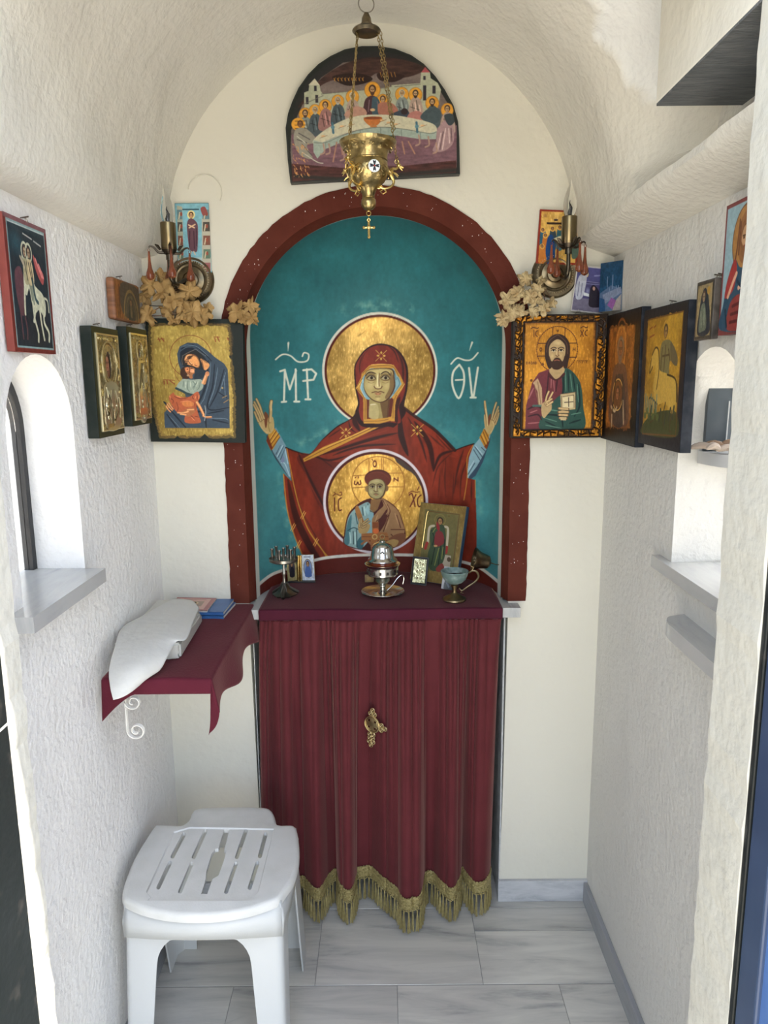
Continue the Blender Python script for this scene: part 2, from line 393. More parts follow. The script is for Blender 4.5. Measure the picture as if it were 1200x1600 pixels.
band(NX, NR - .002, .397, .905, YB - .004, YB + .002, 'trim_4')
# paint flecks on the band
rnd = random.Random(11); bm = BM()
for k in range(120):
    if k < 60: a = rnd.uniform(0, PI); r = rnd.uniform(.352, .39); x, z = NX - r * math.cos(a), NS + r * math.sin(a)
    else: x = NX + rnd.choice((-1, 1)) * rnd.uniform(.352, .39); z = rnd.uniform(.95, 1.56)
    s = rnd.uniform(.0004, .0013); ball(bm, (x, YB - .0042, z), s, 6, 4, (1, .3, rnd.uniform(.7, 1.6)))
struct('trim_5', bm, M_WALL)
# sills
def slab(nm, pts, z0, z1, m, bev=.003):
    bm = BM(); prism(bm, pts, z0, z1, ax='Z')
    es = [e for e in bm.edges if len(e.link_faces) == 2 and e.calc_face_angle(0) > .6]
    bmesh.ops.bevel(bm, geom=es, offset=bev, segments=2, affect='EDGES', profile=.6)
    return bm
s_ = obj('window_sill', slab('s', [(XL - .12, 1.17), (XL, 1.17), (XL, 1.12), (XL + .042, 1.12), (XL + .042, 1.428), (XL - .12, 1.428)], 1.105, 1.132, M_SILL), M_SILL); tag(s_, 'grey veined marble slab under the left arched window', 'window sill')
s_ = obj('window_sill', slab('s', [(XR + .12, 1.185), (XR, 1.185), (XR, 1.13), (XR - .018, 1.13), (XR - .018, 1.508), (XR + .0, 1.508), (XR, 1.442), (XR + .12, 1.442)], 1.105, 1.130, M_SILL), M_SILL); tag(s_, 'sunlit pale marble slab under the right arched window', 'window sill')
rp = [(XR + .01, 1.10), (XR - .052, 1.10)] + [(XR - .052 + .03 * (1 - math.cos(a)), 1.30 + .06 * math.sin(a)) for a in [i * PI / 20 for i in range(11)]] + [(XR + .01, 1.372)]
s_ = obj('wall_shelf', slab('s', rp, 1.018, 1.046, M_SILL), M_SILL); tag(s_, 'small round-cornered marble shelf below the right window sill', 'shelf')
# window frames, glass
def arch_frame(nm, W, x, t, w, side, stuck):
    y0, y1 = W[0][0], W[1][0]; inner = []
    c = (y0 + y1) / 2; zc = 1.33
    for p in W: inner.append((c + (p[0] - c) * (1 - 2 * w / (y1 - y0)), zc + (p[1] - zc) * (1 - 2 * w / .43)))
    bm = BM(); prism(bm, W, x - t / 2, x + t / 2, [inner], 'X'); fr = obj(nm, bm, M_IRON, None, False); fr['kind'] = 'structure'
    M_GLASS = mat('window_glass_' + side, (1, 1, 1), .02, trans=1, ior=1.45)
    bm = BM(); prism(bm, inner, x - .0015, x + .0015, ax='X'); obj('glass_pane', bm, M_GLASS, fr, False)
    bm = BM()
    for yy in stuck: box(bm, (x - .006, yy - .005, 1.135), (x + .006, yy + .005, 1.53))
    if stuck: obj('glazing_bar', bm, M_IRON, fr, False)
    return fr
arch_frame('window_1', WL, XL - .105, .02, .016, 'left', [1.30])
# casement of the right window stands open outward: only its frame is on the wall
arch_frame('window_2', WR, XR + .125, .02, .012, 'right', [])
# doors: frames and open leaves
def door(nm, sx, xj, m, mp, y0, fd=.035, st=.06, off=.012, pr=0):
    bm = BM(); a, b = sorted((xj - sx * pr, xj + sx * .05)); box(bm, (a, y0 - fd, -.1), (b, y0, 2.06), .002)
    fr = struct(nm, bm, M_BLACKP); y1 = y0 - fd - .002
    bm = BM(); x0 = xj + sx * off; a, b = sorted((x0, x0 + sx * .04)); box(bm, (a, y1 - st, -.08), (b, y1, 2.04), .003)
    box(bm, (a, y1 - .72, -.08), (b, y1 - .64, 2.04), .003)
    for z0, z1 in ((-.08, .12), (.35, .40), (1.92, 2.04)): box(bm, (a, y1 - .64, z0), (b, y1 - st, z1), .003)
    lf = obj('door_leaf', bm, m, fr, False)
    bm = BM(); xa = x0 + sx * .006; a, b = sorted((xa, xa + sx * .012)); box(bm, (a, y1 - .65, .1), (b, y1 - st + .01, 1.94)); obj('door_panel', bm, mp, fr, False)
    return fr
M_SKYREF = mat('sky_reflection_blue', (.08, .18, .45), .3, noise=(14, (.05, .11, .3), .4, .8), bump=(14, .001, 3, (1, 1, .2)))  # navy panel turned bright blue: the sky's reflection is put into its colour
door('door_1', -1, XJL, M_BLACKP, M_BLACKP, YO + .030, .10, .05, .0, .003); door('door_2', 1, XJR, M_NAVY, M_SKYREF, YO - .03, .010, .045, .002)
# ================================================================ PAINT (colours and relief worked out as arrays, laid on real meshes)
def fbm(h, w, cell, seed, oct=4, stretch=(1, 1)):
    out = np.zeros((h, w)); amp = 1; tot = 0
    for k in range(oct):
        r = np.random.RandomState(seed + k); cy = max(cell * stretch[1] / 2 ** k, 1.); cx = max(cell * stretch[0] / 2 ** k, 1.)
        G = r.rand(int(h / cy) + 3, int(w / cx) + 3)
        y = np.arange(h) / cy; x = np.arange(w) / cx; yi = y.astype(int); xi = x.astype(int)
        fy = (y - yi)[:, None]; fx = (x - xi)[None, :]; fy = fy * fy * (3 - 2 * fy); fx = fx * fx * (3 - 2 * fx)
        a = G[yi][:, xi]; b = G[yi][:, xi + 1]; c = G[yi + 1][:, xi]; d = G[yi + 1][:, xi + 1]
        out += amp * ((a * (1 - fx) + b * fx) * (1 - fy) + (c * (1 - fx) + d * fx) * fy); tot += amp; amp *= .55
    return out / tot
class Cv:
    def __init__(s, x0, y0, x1, y1, res, base=(128, 128, 128)):
        s.x0, s.y0, s.res = x0, y0, res; s.w = int(round((x1 - x0) * res)) + 1; s.h = int(round((y1 - y0) * res)) + 1
        s.c = np.zeros((s.h, s.w, 3)) + np.array(base, float); s.g = np.zeros((s.h, s.w)); s.z = np.zeros((s.h, s.w)); s.t = (0, 0, 1)
    def T(s, ox, oy, sc): s.t = (ox, oy, sc); return s
    def _p(s, P):
        P = np.array(P, float); ox, oy, sc = s.t
        return np.stack([(ox + P[:, 0] / sc - s.x0) * s.res, (oy + P[:, 1] / sc - s.y0) * s.res], 1)
    def _bb(s, P, m):
        a = np.floor(P.min(0) - m).astype(int); b = np.ceil(P.max(0) + m).astype(int) + 1
        return max(a[0], 0), max(a[1], 0), min(b[0], s.w), min(b[1], s.h)
    def _put(s, bb, m, col, gold, z):
        x0, y0, x1, y1 = bb; sl = (slice(y0, y1), slice(x0, x1)); k = m[..., None]
        if col is not None:
            col = np.asarray(col, float)
            if col.ndim == 3: col = col[sl]
            s.c[sl] = s.c[sl] * (1 - k) + col * k
        if gold is not None: s.g[sl] = s.g[sl] * (1 - m) + gold * m
        if z is not None: s.z[sl] = s.z[sl] * (1 - m) + z * m
    def mask(s, P, sm=False, soft=0):
        if sm: P = catmull(P, 6, True)
        Q = s._p(P); bb = s._bb(Q, 1 + soft * s.res)
        x0, y0, x1, y1 = bb
        if x1 <= x0 or y1 <= y0: return bb, None
        m = np.zeros((y1 - y0, x1 - x0))
        for dy in (-.25, .25):
            for dx in (-.25, .25):
                X = np.arange(x0, x1)[None, :] + dx; Y = (np.arange(y0, y1) + dy)[:, None]; ins = np.zeros(m.shape, bool)
                A = Q; B = np.roll(Q, -1, 0)
                for (ax, ay), (bx, by) in zip(A, B):
                    if ay == by: continue
                    r0 = max(int(math.floor(min(ay, by) - dy)) - y0, 0); r1 = min(int(math.ceil(max(ay, by) - dy)) - y0 + 1, m.shape[0])
                    if r1 <= r0: continue
                    Yr = Y[r0:r1]; cr = ((ay > Yr) != (by > Yr)); ins[r0:r1] ^= cr & (X < (bx - ax) * (Yr - ay) / (by - ay) + ax)
                m += ins * .25
        return bb, m
    def poly(s, P, col, sm=False, a=1, gold=0, z=None):
        bb, m = s.mask(P, sm)
        if m is not None: s._put(bb, m * a, col, gold, z)
        return s
    def line(s, P, w, col, sm=True, a=1, gold=0, z=None, soft=0, taper=0):
        if sm and len(P) > 2: P = catmull(P, 5)
        Q = s._p(P); sc = s.res / s.t[2]; r = w * sc / 2; bb = s._bb(Q, r + 1 + soft * sc); x0, y0, x1, y1 = bb
        if x1 <= x0 or y1 <= y0: return s
        X, Y = np.meshgrid(np.arange(x0, x1), np.arange(y0, y1)); best = np.full(X.shape, 1e9); n = len(Q) - 1
        for i in range(n):
            ax, ay = Q[i]; bx, by = Q[i + 1]; dx, dy = bx - ax, by - ay; L = dx * dx + dy * dy + 1e-9
            t = np.clip(((X - ax) * dx + (Y - ay) * dy) / L, 0, 1); d = np.hypot(X - ax - t * dx, Y - ay - t * dy)
            if taper: 
                u = (i + t) / n; d = d + r * taper * (u if taper > 0 else -(1 - u)) if taper > 0 else d + r * (-taper) * np.abs(2 * u - 1) ** 2
            best = np.minimum(best, d)
        m = np.clip((r + .5 - best) / (1 + soft * sc), 0, 1); s._put(bb, m * a, col, gold, z); return s
    def lines(s, LS, w, col, **k):
        for P in LS: s.line(P, w, col, **k)
        return s
    def ell(s, cx, cy, rx, ry, col, w=None, a=1, gold=0, z=None, soft=0, rot=0):
        (c,) = s._p([(cx, cy)]); sc = s.res / s.t[2]; R = max(rx, ry) * sc + (w or 0) * sc + 2 + soft * sc
        x0, y0, x1, y1 = max(int(c[0] - R), 0), max(int(c[1] - R), 0), min(int(c[0] + R) + 2, s.w), min(int(c[1] + R) + 2, s.h)
        if x1 <= x0 or y1 <= y0: return s
        X, Y = np.meshgrid(np.arange(x0, x1) - c[0], np.arange(y0, y1) - c[1])
        if rot: q = math.radians(rot); X, Y = X * math.cos(q) + Y * math.sin(q), -X * math.sin(q) + Y * math.cos(q)
        rr = np.hypot(X / (rx * sc), Y / (ry * sc)); d = (rr - 1) * min(rx, ry) * sc
        m = np.clip((.5 - d) / (1 + soft * sc), 0, 1) if w is None else np.clip((w * sc / 2 + .5 - abs(d)) / (1 + soft * sc), 0, 1)
        s._put((x0, y0, x1, y1), m * a, col, gold, z); return s
    def noise(s, amp, cell=6, seed=1, stretch=(1, 1), bb=None):
        s.c *= (1 + amp * (fbm(s.h, s.w, cell * s.res, seed, 4, stretch) - .5)[..., None] * 2); return s
def goldtex(cv, seed=1, hi=(214, 160, 72), lo=(130, 92, 36), sp=(236, 196, 110), cell=26):
    h, w = cv.h, cv.w
    n1 = fbm(h, w, cell * cv.res, seed, 5); n2 = fbm(h, w, 3 * cv.res, seed + 9, 3, (.5, 1.6))
    t = np.clip((n1 - .3) / .42 * .65 + (n2 - .5) * .8 + .18, 0, 1)[..., None]; hi, lo, sp = map(lambda c: np.array(c, float), (hi, lo, sp))
    out = lo + (hi - lo) * t; k = np.clip((n2 - .66) * 5, 0, 1)[..., None] * .6
    return out * (1 - k) + sp * k
def star(cv, x, y, r, col=(190, 150, 70)):
    for k in range(8):
        a = k * PI / 4 + .02
        if k % 2 == 0:
            p = (x + r * .62 * math.cos(a), y + r * .62 * math.sin(a)); q = (x + r * .18 * math.cos(a), y + r * .18 * math.sin(a)); n = (-math.sin(a) * r * .15, math.cos(a) * r * .15); mx, my = (p[0] + q[0]) / 2, (p[1] + q[1]) / 2
            cv.poly([p, (mx + n[0], my + n[1]), q, (mx - n[0], my - n[1])], col, gold=.3)
        else: cv.line([(x + r * .25 * math.cos(a), y + r * .25 * math.sin(a)), (x + r * math.cos(a), y + r * math.sin(a))], r * .07, col, gold=.3)
def paint_mural():
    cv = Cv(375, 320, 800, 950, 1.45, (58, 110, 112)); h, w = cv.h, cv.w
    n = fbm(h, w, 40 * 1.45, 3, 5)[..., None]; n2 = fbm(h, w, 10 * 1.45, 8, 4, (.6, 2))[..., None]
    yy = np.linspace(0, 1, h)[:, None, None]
    cv.c = np.array([36., 92, 97]) * (1 - yy) + np.array([66., 126, 130]) * yy; cv.c = cv.c * (1 + (n - .5) * .28 + (n2 - .5) * .10)  # teal ground deepens upward, partly niche shade painted into it
    pale = (112, 158, 146)
    # chalky scuffs round the figure
    k = np.clip((fbm(h, w, 14, 21, 4) - .42) * 3.2, 0, 1)[..., None]
    base = cv.c.copy(); scuff = base * (1 - k * .75) + np.array(pale) * k * .75
    cv.T(380, 470, 2.857)
    cv.line([(450, 45), (600, 18), (760, 40)], 80, scuff, a=1, soft=40)
    cv.line([(250, 640), (340, 600), (440, 530)], 60, scuff, a=.9, soft=30); cv.line([(860, 540), (960, 630)], 40, scuff, a=.8, soft=30)
    cv.line([(170, 780), (180, 900), (215, 1060)], 46, scuff, a=.9, soft=26); cv.line([(1050, 800), (1060, 950)], 36, scuff, a=.8, soft=24)
    gold = goldtex(cv, 5, (206, 166, 92), (126, 98, 46), (232, 202, 128))
    RED, RD2, DK, HL = (114, 42, 27), (80, 30, 24), (42, 21, 20), (144, 58, 36); BR = (176, 128, 52)
    # halo
    cv.T(0, 0, 1)
    cv.ell(593.5, 578.5, 90.2, 91, (196, 194, 180)); cv.ell(593.7, 579, 86.6, 87.4, (74, 24, 18)); cv.ell(593.7, 579.2, 83.2, 84, gold, gold=.85)
    cv.T(500, 500, 6); cv.lines([[(360, 155), (420, 105)], [(350, 150), (380, 130)], [(220, 690), (255, 730)], [(250, 700), (245, 740)], [(760, 740), (790, 700)]], 5, (110, 80, 34), gold=.5, a=.7)
    cv.ell(590, 300, 330, 330, (150, 104, 44), w=3, a=.25, gold=.8)
    # undersleeves
    cv.T(380, 620, 8.571)
    cv.poly([(350, 480), (440, 410), (590, 690), (640, 1080), (600, 1080), (430, 820), (310, 600)], (108, 138, 150))
    cv.poly([(310, 520), (330, 510), (400, 740), (520, 930), (640, 1120), (600, 1070), (430, 830), (320, 610)], (48, 66, 76))
    cv.poly([(340, 490), (410, 410), (495, 530), (400, 700), (370, 720), (310, 590)], (184, 134, 52), gold=.2)
    cv.poly([(310, 590), (330, 510), (395, 690), (375, 720)], (104, 44, 28))
    cv.lines([[(355, 590), (445, 455)], [(370, 640), (480, 490)], [(385, 690), (492, 540)]], 9, (96, 48, 24)); cv.lines([[(360, 560), (425, 460)], [(375, 610), (462, 480)]], 4, (226, 190, 110))
    cv.lines([[(440, 770), (500, 650)], [(470, 810), (545, 660)], [(500, 840), (570, 670)]], 11, (50, 66, 84), taper=.5); cv.lines([[(455, 800), (530, 650)], [(510, 880), (560, 900), (620, 1060)], [(560, 700), (600, 900)]], 8, (176, 196, 204)); cv.poly([(500, 870), (540, 780), (556, 860), (530, 885)], (110, 118, 146))
    # left hand
    SK, SKS, SKD = (184, 158, 108), (134, 112, 66), (96, 60, 38)
    cv.poly([(215, 280), (300, 240), (335, 300), (350, 260), (400, 280), (415, 410), (380, 480), (330, 500), (290, 480), (235, 410), (195, 330)], SK, True)
    cv.poly([(290, 200), (335, 250), (325, 350), (300, 420), (280, 300)], (112, 66, 44), True)
    cv.poly([(330, 290), (370, 270), (400, 310), (400, 400), (350, 470), (320, 420)], (176, 152, 100), True)
    for P in ([(178, 30), (225, 130), (250, 210), (280, 290)], [(150, 70), (200, 165), (232, 235), (255, 300)], [(140, 105), (180, 185), (212, 255), (235, 320)], [(155, 205), (180, 270), (205, 330)]):
        cv.line(P, 34, SKD); cv.line(P, 24, SK); cv.line([(p[0] - 5, p[1]) for p in P], 8, (206, 182, 134))
    cv.line([(378, 60), (366, 130), (368, 200), (356, 330)], 44, SKD); cv.line([(378, 62), (368, 130), (372, 200), (362, 330)], 34, SK); cv.line([(380, 70), (376, 180)], 9, (206, 186, 138))
    cv.line([(215, 330), (250, 420), (320, 480)], 12, (206, 184, 134), a=.7); cv.line([(345, 330), (340, 400), (360, 470)], 10, SKS)
    # right sleeve and hand
    cv.T(680, 600, 8.571)
    cv.poly([(520, 820), (600, 720), (660, 580), (740, 690), (700, 860), (600, 1080), (440, 1290), (420, 1160), (440, 960)], (124, 156, 166))
    cv.poly([(690, 870), (740, 690), (735, 760), (640, 1040), (540, 1230), (440, 1300), (450, 1240), (560, 1100)], (48, 66, 84))
    cv.poly([(590, 720), (655, 590), (725, 680), (690, 870), (665, 850)], (184, 132, 50), gold=.2); cv.poly([(655, 840), (735, 740), (690, 875)], (116, 56, 30))
    cv.lines([[(610, 690), (680, 840)], [(640, 640), (705, 800)], [(660, 610), (722, 740)]], 9, (100, 54, 26)); cv.lines([[(625, 670), (690, 810)]], 5, (224, 186, 104))
    cv.lines([[(530, 840), (640, 990)], [(515, 880), (600, 1020)], [(440, 1210), (530, 1060)], [(620, 850), (670, 900)]], 10, (44, 62, 78)); cv.lines([[(450, 1150), (520, 1030)], [(540, 830), (630, 940)]], 7, (180, 200, 208))
    cv.poly([(655, 420), (690, 420), (715, 500), (745, 470), (800, 460), (800, 540), (745, 670), (700, 660), (665, 580)], SK, True); cv.poly([(712, 440), (745, 400), (735, 490), (715, 560)], (112, 62, 40), True)
    for P in ([(818, 250), (785, 350), (757, 470)], [(845, 305), (812, 390), (778, 480)], [(848, 350), (826, 430), (792, 500)], [(852, 390), (835, 460), (805, 540)]):
        cv.line(P, 29, SKD); cv.line(P, 20, SK); cv.line([(p[0] + 3, p[1]) for p in P], 6, (208, 188, 140))
    cv.line([(664, 230), (672, 330), (690, 450), (700, 580)], 34, SKD, taper=-.3); cv.line([(664, 235), (675, 330), (692, 450), (700, 580)], 25, SK); cv.line([(676, 330), (694, 440), (700, 560)], 8, (210, 192, 146)); cv.line([(770, 500), (790, 560), (745, 650)], 14, (204, 184, 134), a=.8)
    # mantle
    cv.T(380, 470, 2.857)
    body = [(190, 655), (245, 676), (300, 684), (355, 620), (420, 562), (478, 530), (520, 490), (560, 460), (680, 450), (720, 480), (770, 518), (850, 572), (905, 625), (945, 668), (985, 652), (1030, 638), (1008, 700), (998, 790), (1036, 800), (1042, 1000), (1042, 1200), (300, 1200), (262, 1130), (226, 1040), (196, 930), (182, 860), (180, 770), (216, 806), (205, 730)]
    rn = fbm(h, w, 22, 31, 4, (.7, 2.2))[..., None]
    cv.poly(body, np.array(RED) * (1 + (rn - .5) * .5))
    cv.line([body[i] for i in range(0, 13)][:7], 5, DK); cv.line([(720, 480), (770, 518), (850, 572), (905, 625), (945, 668)], 14, DK, a=.85); cv.line([(945, 668), (985, 652), (1030, 638)], 5, DK)
    # deep folds
    D = lambda P, wd, a=.9, c=DK: cv.line(P, wd, c, a=a, soft=3, taper=-.7)
    cv.poly([(300, 684), (420, 720), (520, 690), (400, 780), (372, 870), (380, 960), (330, 900), (280, 780), (240, 700)], RD2, True, a=.8)
    for P, wd, a in (([(245, 676), (280, 760), (340, 880), (420, 1040)], 16, .85), ([(300, 684), (380, 712), (470, 690)], 12, .9), ([(330, 690), (420, 760)], 8, .6), ([(200, 800), (235, 960), (300, 1100), (360, 1180)], 34, .75), ([(215, 800), (262, 940), (340, 1080)], 10, .6),
                     ([(700, 520), (705, 600), (735, 690)], 30, .95), ([(735, 520), (790, 620), (820, 720)], 13, .8), ([(765, 540), (830, 640), (850, 760)], 26, .85), ([(945, 668), (880, 690), (850, 760)], 16, .9), ([(930, 680), (870, 740), (845, 830)], 9, .6), ([(985, 662), (960, 740), (940, 860)], 12, .7), ([(1005, 700), (975, 780), (968, 880)], 9, .7), ([(905, 700), (900, 800), (905, 880)], 8, .6), ([(880, 760), (870, 880)], 8, .6), ([(1020, 800), (1018, 900)], 10, .7), ([(940, 770), (935, 890)], 8, .6), ([(820, 590), (900, 660)], 10, .6), ([(860, 600), (930, 675)], 8, .7)): D(P, wd, a)
    cv.lines([[(330, 640), (430, 575), (470, 552)], [(260, 720), (300, 820), (360, 930)], [(780, 545), (830, 600), (870, 660)], [(900, 720), (890, 800)], [(985, 700), (950, 800)], [(235, 860), (290, 1000), (330, 1080)], [(920, 690), (950, 700)]], 9, HL, a=.6, soft=6, taper=-.6)
    # gold hems of the sleeves and the fringe
    cv.lines([[(195, 660), (210, 740), (232, 850), (258, 940), (300, 1040), (380, 1145)], [(255, 930), (290, 1020), (345, 1100), (372, 1145)]], 4, BR, gold=.3); cv.lines([[(180, 775), (196, 930), (226, 1040), (262, 1130)]], 5, (170, 120, 56)); cv.lines([[(1026, 645), (1000, 700), (1000, 790), (985, 890)], [(1036, 800), (1036, 880)]], 3, BR)
    for x, y in ((265, 955), (322, 1075), (220, 1010), (245, 1085)): cv.lines([[(x - 9, y + 16), (x + 8, y - 16)], [(x - 2, y + 20), (x + 14, y - 10)]], 3, (206, 160, 78))
    # crossed front
    cv.poly([(300, 684), (355, 620), (430, 560), (478, 530), (540, 540), (690, 540), (690, 640), (600, 660), (470, 672), (360, 690)], RED, a=.9)
    for P, wd in (([(310, 680), (430, 640), (540, 590), (680, 548)], 14), ([(340, 690), (470, 650), (600, 610), (690, 590)], 18), ([(400, 690), (520, 650), (680, 640)], 14), ([(505, 500), (498, 540), (520, 580)], 26), ([(470, 535), (480, 570), (505, 590)], 9), ([(380, 610), (440, 570)], 8)): D(P, wd, .85)
    cv.lines([[(420, 650), (540, 612), (650, 575)], [(430, 670), (560, 632), (670, 610)], [(360, 650), (430, 615)]], 8, HL, a=.7, soft=4, taper=-.6)
    cv.T(500, 500, 6)
    cv.poly([(-160, 1300), (30, 1190), (300, 1080), (500, 985), (665, 910), (672, 945), (520, 1020), (330, 1110), (60, 1240), (-150, 1330)], BR, gold=.35); cv.lines([[(-140, 1310), (40, 1215), (310, 1095), (510, 1002), (668, 928)]], 5, (92, 52, 24)); cv.lines([[(0, 1215), (300, 1088), (500, 994)]], 3, (224, 184, 100))
    # hood
    cv.poly([(320, 480), (335, 400), (400, 300), (480, 240), (570, 222), (680, 245), (760, 310), (810, 400), (828, 500), (820, 640), (800, 740), (790, 800), (800, 880), (700, 1000), (640, 1000), (400, 1000), (330, 880), (355, 780), (330, 640)], DK, True)
    cv.poly([(332, 480), (345, 405), (405, 312), (480, 255), (570, 236), (670, 256), (745, 320), (790, 405), (806, 500), (800, 640), (775, 740), (740, 820), (755, 960), (650, 960), (420, 960), (365, 860), (372, 770), (345, 640)], np.array((112, 38, 26)) * (1 + (rn - .5) * .5), True)
    D([(700, 260), (765, 380), (780, 500), (772, 620)], 26, .7); D([(400, 320), (372, 420), (376, 520)], 13, .7); D([(470, 262), (410, 330), (390, 400)], 10, .5); D([(640, 245), (700, 300), (735, 400)], 16, .7); D([(745, 730), (700, 850), (720, 960)], 60, .8); D([(370, 780), (345, 860), (330, 930)], 22, .8)
    cv.lines([[(430, 310), (395, 400)], [(620, 250), (680, 300)]], 10, HL, a=.5, soft=8)
    # veil edge and inner cap
    cv.poly([(462, 425), (570, 412), (690, 420), (755, 520), (765, 545), (795, 600), (770, 650), (720, 730), (705, 800), (700, 950), (660, 950), (680, 730), (600, 720), (460, 720), (445, 920), (440, 965), (408, 965), (405, 730), (335, 640), (385, 540), (390, 500)], BR, gold=.35)
    cv.poly([(440, 730), (440, 960), (660, 960), (690, 740)], (88, 34, 24))
    cv.poly([(470, 455), (570, 450), (690, 455), (720, 520), (740, 540), (765, 600), (700, 690), (660, 740), (600, 770), (500, 760), (430, 740), (375, 640), (400, 540), (430, 500)], (120, 156, 164))
    cv.poly([(408, 930), (560, 922), (672, 905), (680, 940), (560, 972), (410, 970)], BR, gold=.35); cv.line([(412, 950), (560, 946), (640, 930)], 4, (90, 54, 24))
    cv.lines([[(470, 438), (570, 428), (680, 436), (740, 530)], [(395, 548), (350, 640), (415, 730), (418, 930)], [(775, 570), (780, 605), (708, 720), (688, 800), (684, 920)], [(400, 500), (465, 440)], [(432, 740), (430, 930)]], 4, (92, 54, 22)); cv.lines([[(480, 420), (570, 413), (670, 420)], [(345, 640), (395, 560)], [(790, 602), (720, 700)]], 4, (226, 186, 100))
    cv.lines([[(725, 540), (745, 600), (690, 690)], [(700, 480), (712, 560)]], 8, (80, 112, 122)); cv.lines([[(388, 600), (385, 650), (420, 720)], [(405, 590), (400, 560)]], 6, (170, 200, 206))
    # neck, face
    cv.poly([(462, 740), (640, 740), (625, 915), (540, 925), (455, 915)], (150, 134, 84)); cv.poly([(560, 760), (660, 730), (640, 915), (590, 920)], (86, 58, 32), a=.8); cv.poly([(470, 790), (540, 795), (545, 920), (465, 915)], (178, 162, 112), True, a=.8); cv.line([(475, 795), (520, 790)], 8, (206, 196, 158))
    cv.poly([(448, 470), (560, 452), (680, 460), (700, 540), (706, 620), (680, 690), (640, 745), (590, 772), (540, 772), (480, 745), (430, 690), (408, 620), (420, 530)], (70, 44, 28), True)
    cv.poly([(450, 475), (560, 458), (668, 468), (688, 540), (692, 620), (668, 685), (630, 738), (585, 764), (540, 764), (485, 738), (436, 685), (412, 618), (424, 530)], (166, 146, 92), True)
    cv.poly([(660, 480), (690, 540), (694, 620), (665, 690), (625, 740), (610, 720), (645, 650), (655, 560)], (98, 70, 42), True, a=.7)
    cv.poly([(480, 480), (560, 466), (640, 478), (650, 500), (480, 500)], (188, 168, 112), True, a=.8); cv.ell(470, 610, 48, 55, (194, 176, 122), a=.75, soft=30); cv.ell(625, 615, 38, 50, (188, 168, 114), a=.7, soft=30); cv.ell(545, 740, 34, 20, (190, 172, 118), a=.8, soft=16)
    for cx, s in ((478, 1), (610, 1)):
        cv.poly([(cx - 48, 535), (cx - 10, 500), (cx + 34, 510), (cx + 50, 560), (cx + 5, 572), (cx - 38, 560)], (104, 82, 48), True, a=.7)
        cv.line([(cx - 50, 525), (cx - 28, 498), (cx + 5, 490), (cx + 42, 502)] if cx < 500 else [(cx - 38, 508), (cx - 10, 488), (cx + 25, 490), (cx + 50, 520)], 12, (52, 34, 22), taper=-.4)
        cv.poly([(cx - 34, 545), (cx - 5, 522), (cx + 22, 530), (cx + 40, 548), (cx + 10, 560), (cx - 15, 560)], (156, 144, 108), True); cv.ell(cx + 6, 542, 14, 15, (38, 24, 16))
        cv.line([(cx - 38, 545), (cx - 8, 520), (cx + 22, 525), (cx + 42, 548)], 7, (40, 26, 18)); cv.line([(cx - 25, 562), (cx + 8, 568), (cx + 34, 558)], 4, (84, 58, 36)); cv.line([(cx - 28, 582), (cx + 5, 592), (cx + 34, 580)], 4, (120, 94, 56))
    cv.poly([(532, 500), (560, 500), (556, 560), (575, 625), (560, 645), (535, 645), (512, 628), (530, 580)], (196, 178, 124)); cv.line([(556, 500), (553, 570), (556, 620)], 8, (92, 62, 38)); cv.line([(508, 622), (520, 640), (545, 646), (572, 640), (582, 622)], 8, (84, 50, 32)); cv.line([(541, 520), (540, 620)], 7, (218, 206, 162))
    cv.line([(486, 682), (520, 672), (545, 676), (570, 670), (600, 682)], 7, (70, 32, 24)); cv.poly([(512, 685), (540, 682), (576, 685), (558, 704), (530, 704)], (146, 96, 66), True, a=.85); cv.line([(520, 720), (562, 720)], 6, (112, 84, 50)); cv.ell(545, 694, 14, 6, (196, 140, 104), soft=4)
    star(cv, 573, 335, 72); star(cv, 243, 1058, 78); star(cv, 912, 1035, 80)
    # lettering
    cv.T(380, 470, 2.857); WH = (196, 198, 182)
    cv.lines([[(165, 315), (186, 308), (182, 450)], [(186, 312), (208, 395), (236, 312)], [(234, 306), (236, 450)], [(172, 452), (192, 450)], [(228, 450), (250, 450)], [(284, 306), (290, 440)], [(268, 310), (305, 306), (326, 325), (314, 352), (268, 358)], [(278, 440), (300, 440)]], 9, WH, sm=False)
    cv.lines([[(145, 262), (175, 240), (210, 245), (245, 272), (285, 268), (292, 240), (272, 232), (264, 248)]], 7, WH); cv.line([(202, 188), (200, 225)], 9, WH, taper=.8)
    cv.line([(965, 285), (937, 320), (935, 380), (962, 435), (984, 380), (984, 320), (965, 285)], 9, WH); cv.line([(948, 354), (980, 352)], 7, WH); cv.lines([[(1008, 300), (1022, 430)], [(1048, 298), (1028, 430)], [(1015, 432), (1038, 432)]], 9, WH, sm=False)
    cv.line([(928, 282), (955, 256), (990, 265), (1020, 262), (1048, 232)], 7, WH); cv.line([(1022, 186), (1010, 222)], 9, WH, taper=.8)
    # medallion with the youth
    cv.T(500, 700, 6.667)
    cv.ell(580, 556, 547, 547, (196, 186, 190)); cv.ell(580, 557, 519, 519, (66, 20, 16)); g2 = goldtex(cv, 40, (218, 176, 90), (148, 110, 46), (242, 210, 128))
    cv.ell(582, 560, 497, 497, g2, gold=.85)
    cv.poly([(770, 95), (860, 130), (960, 215), (1030, 300), (1060, 400), (1062, 420), (1025, 350), (990, 290), (950, 250), (900, 225), (850, 190), (800, 150)], (66, 52, 46))
    cv.ell(605, 365, 275, 275, (128, 84, 34), w=9, gold=.3); cv.lines([[(510, 115), (510, 250)], [(642, 110), (642, 240)], [(660, 110), (660, 250)], [(345, 290), (480, 280)], [(345, 415), (490, 405)], [(710, 262), (870, 262)], [(710, 405), (870, 405)]], 8, (132, 86, 34), sm=False, gold=.3)
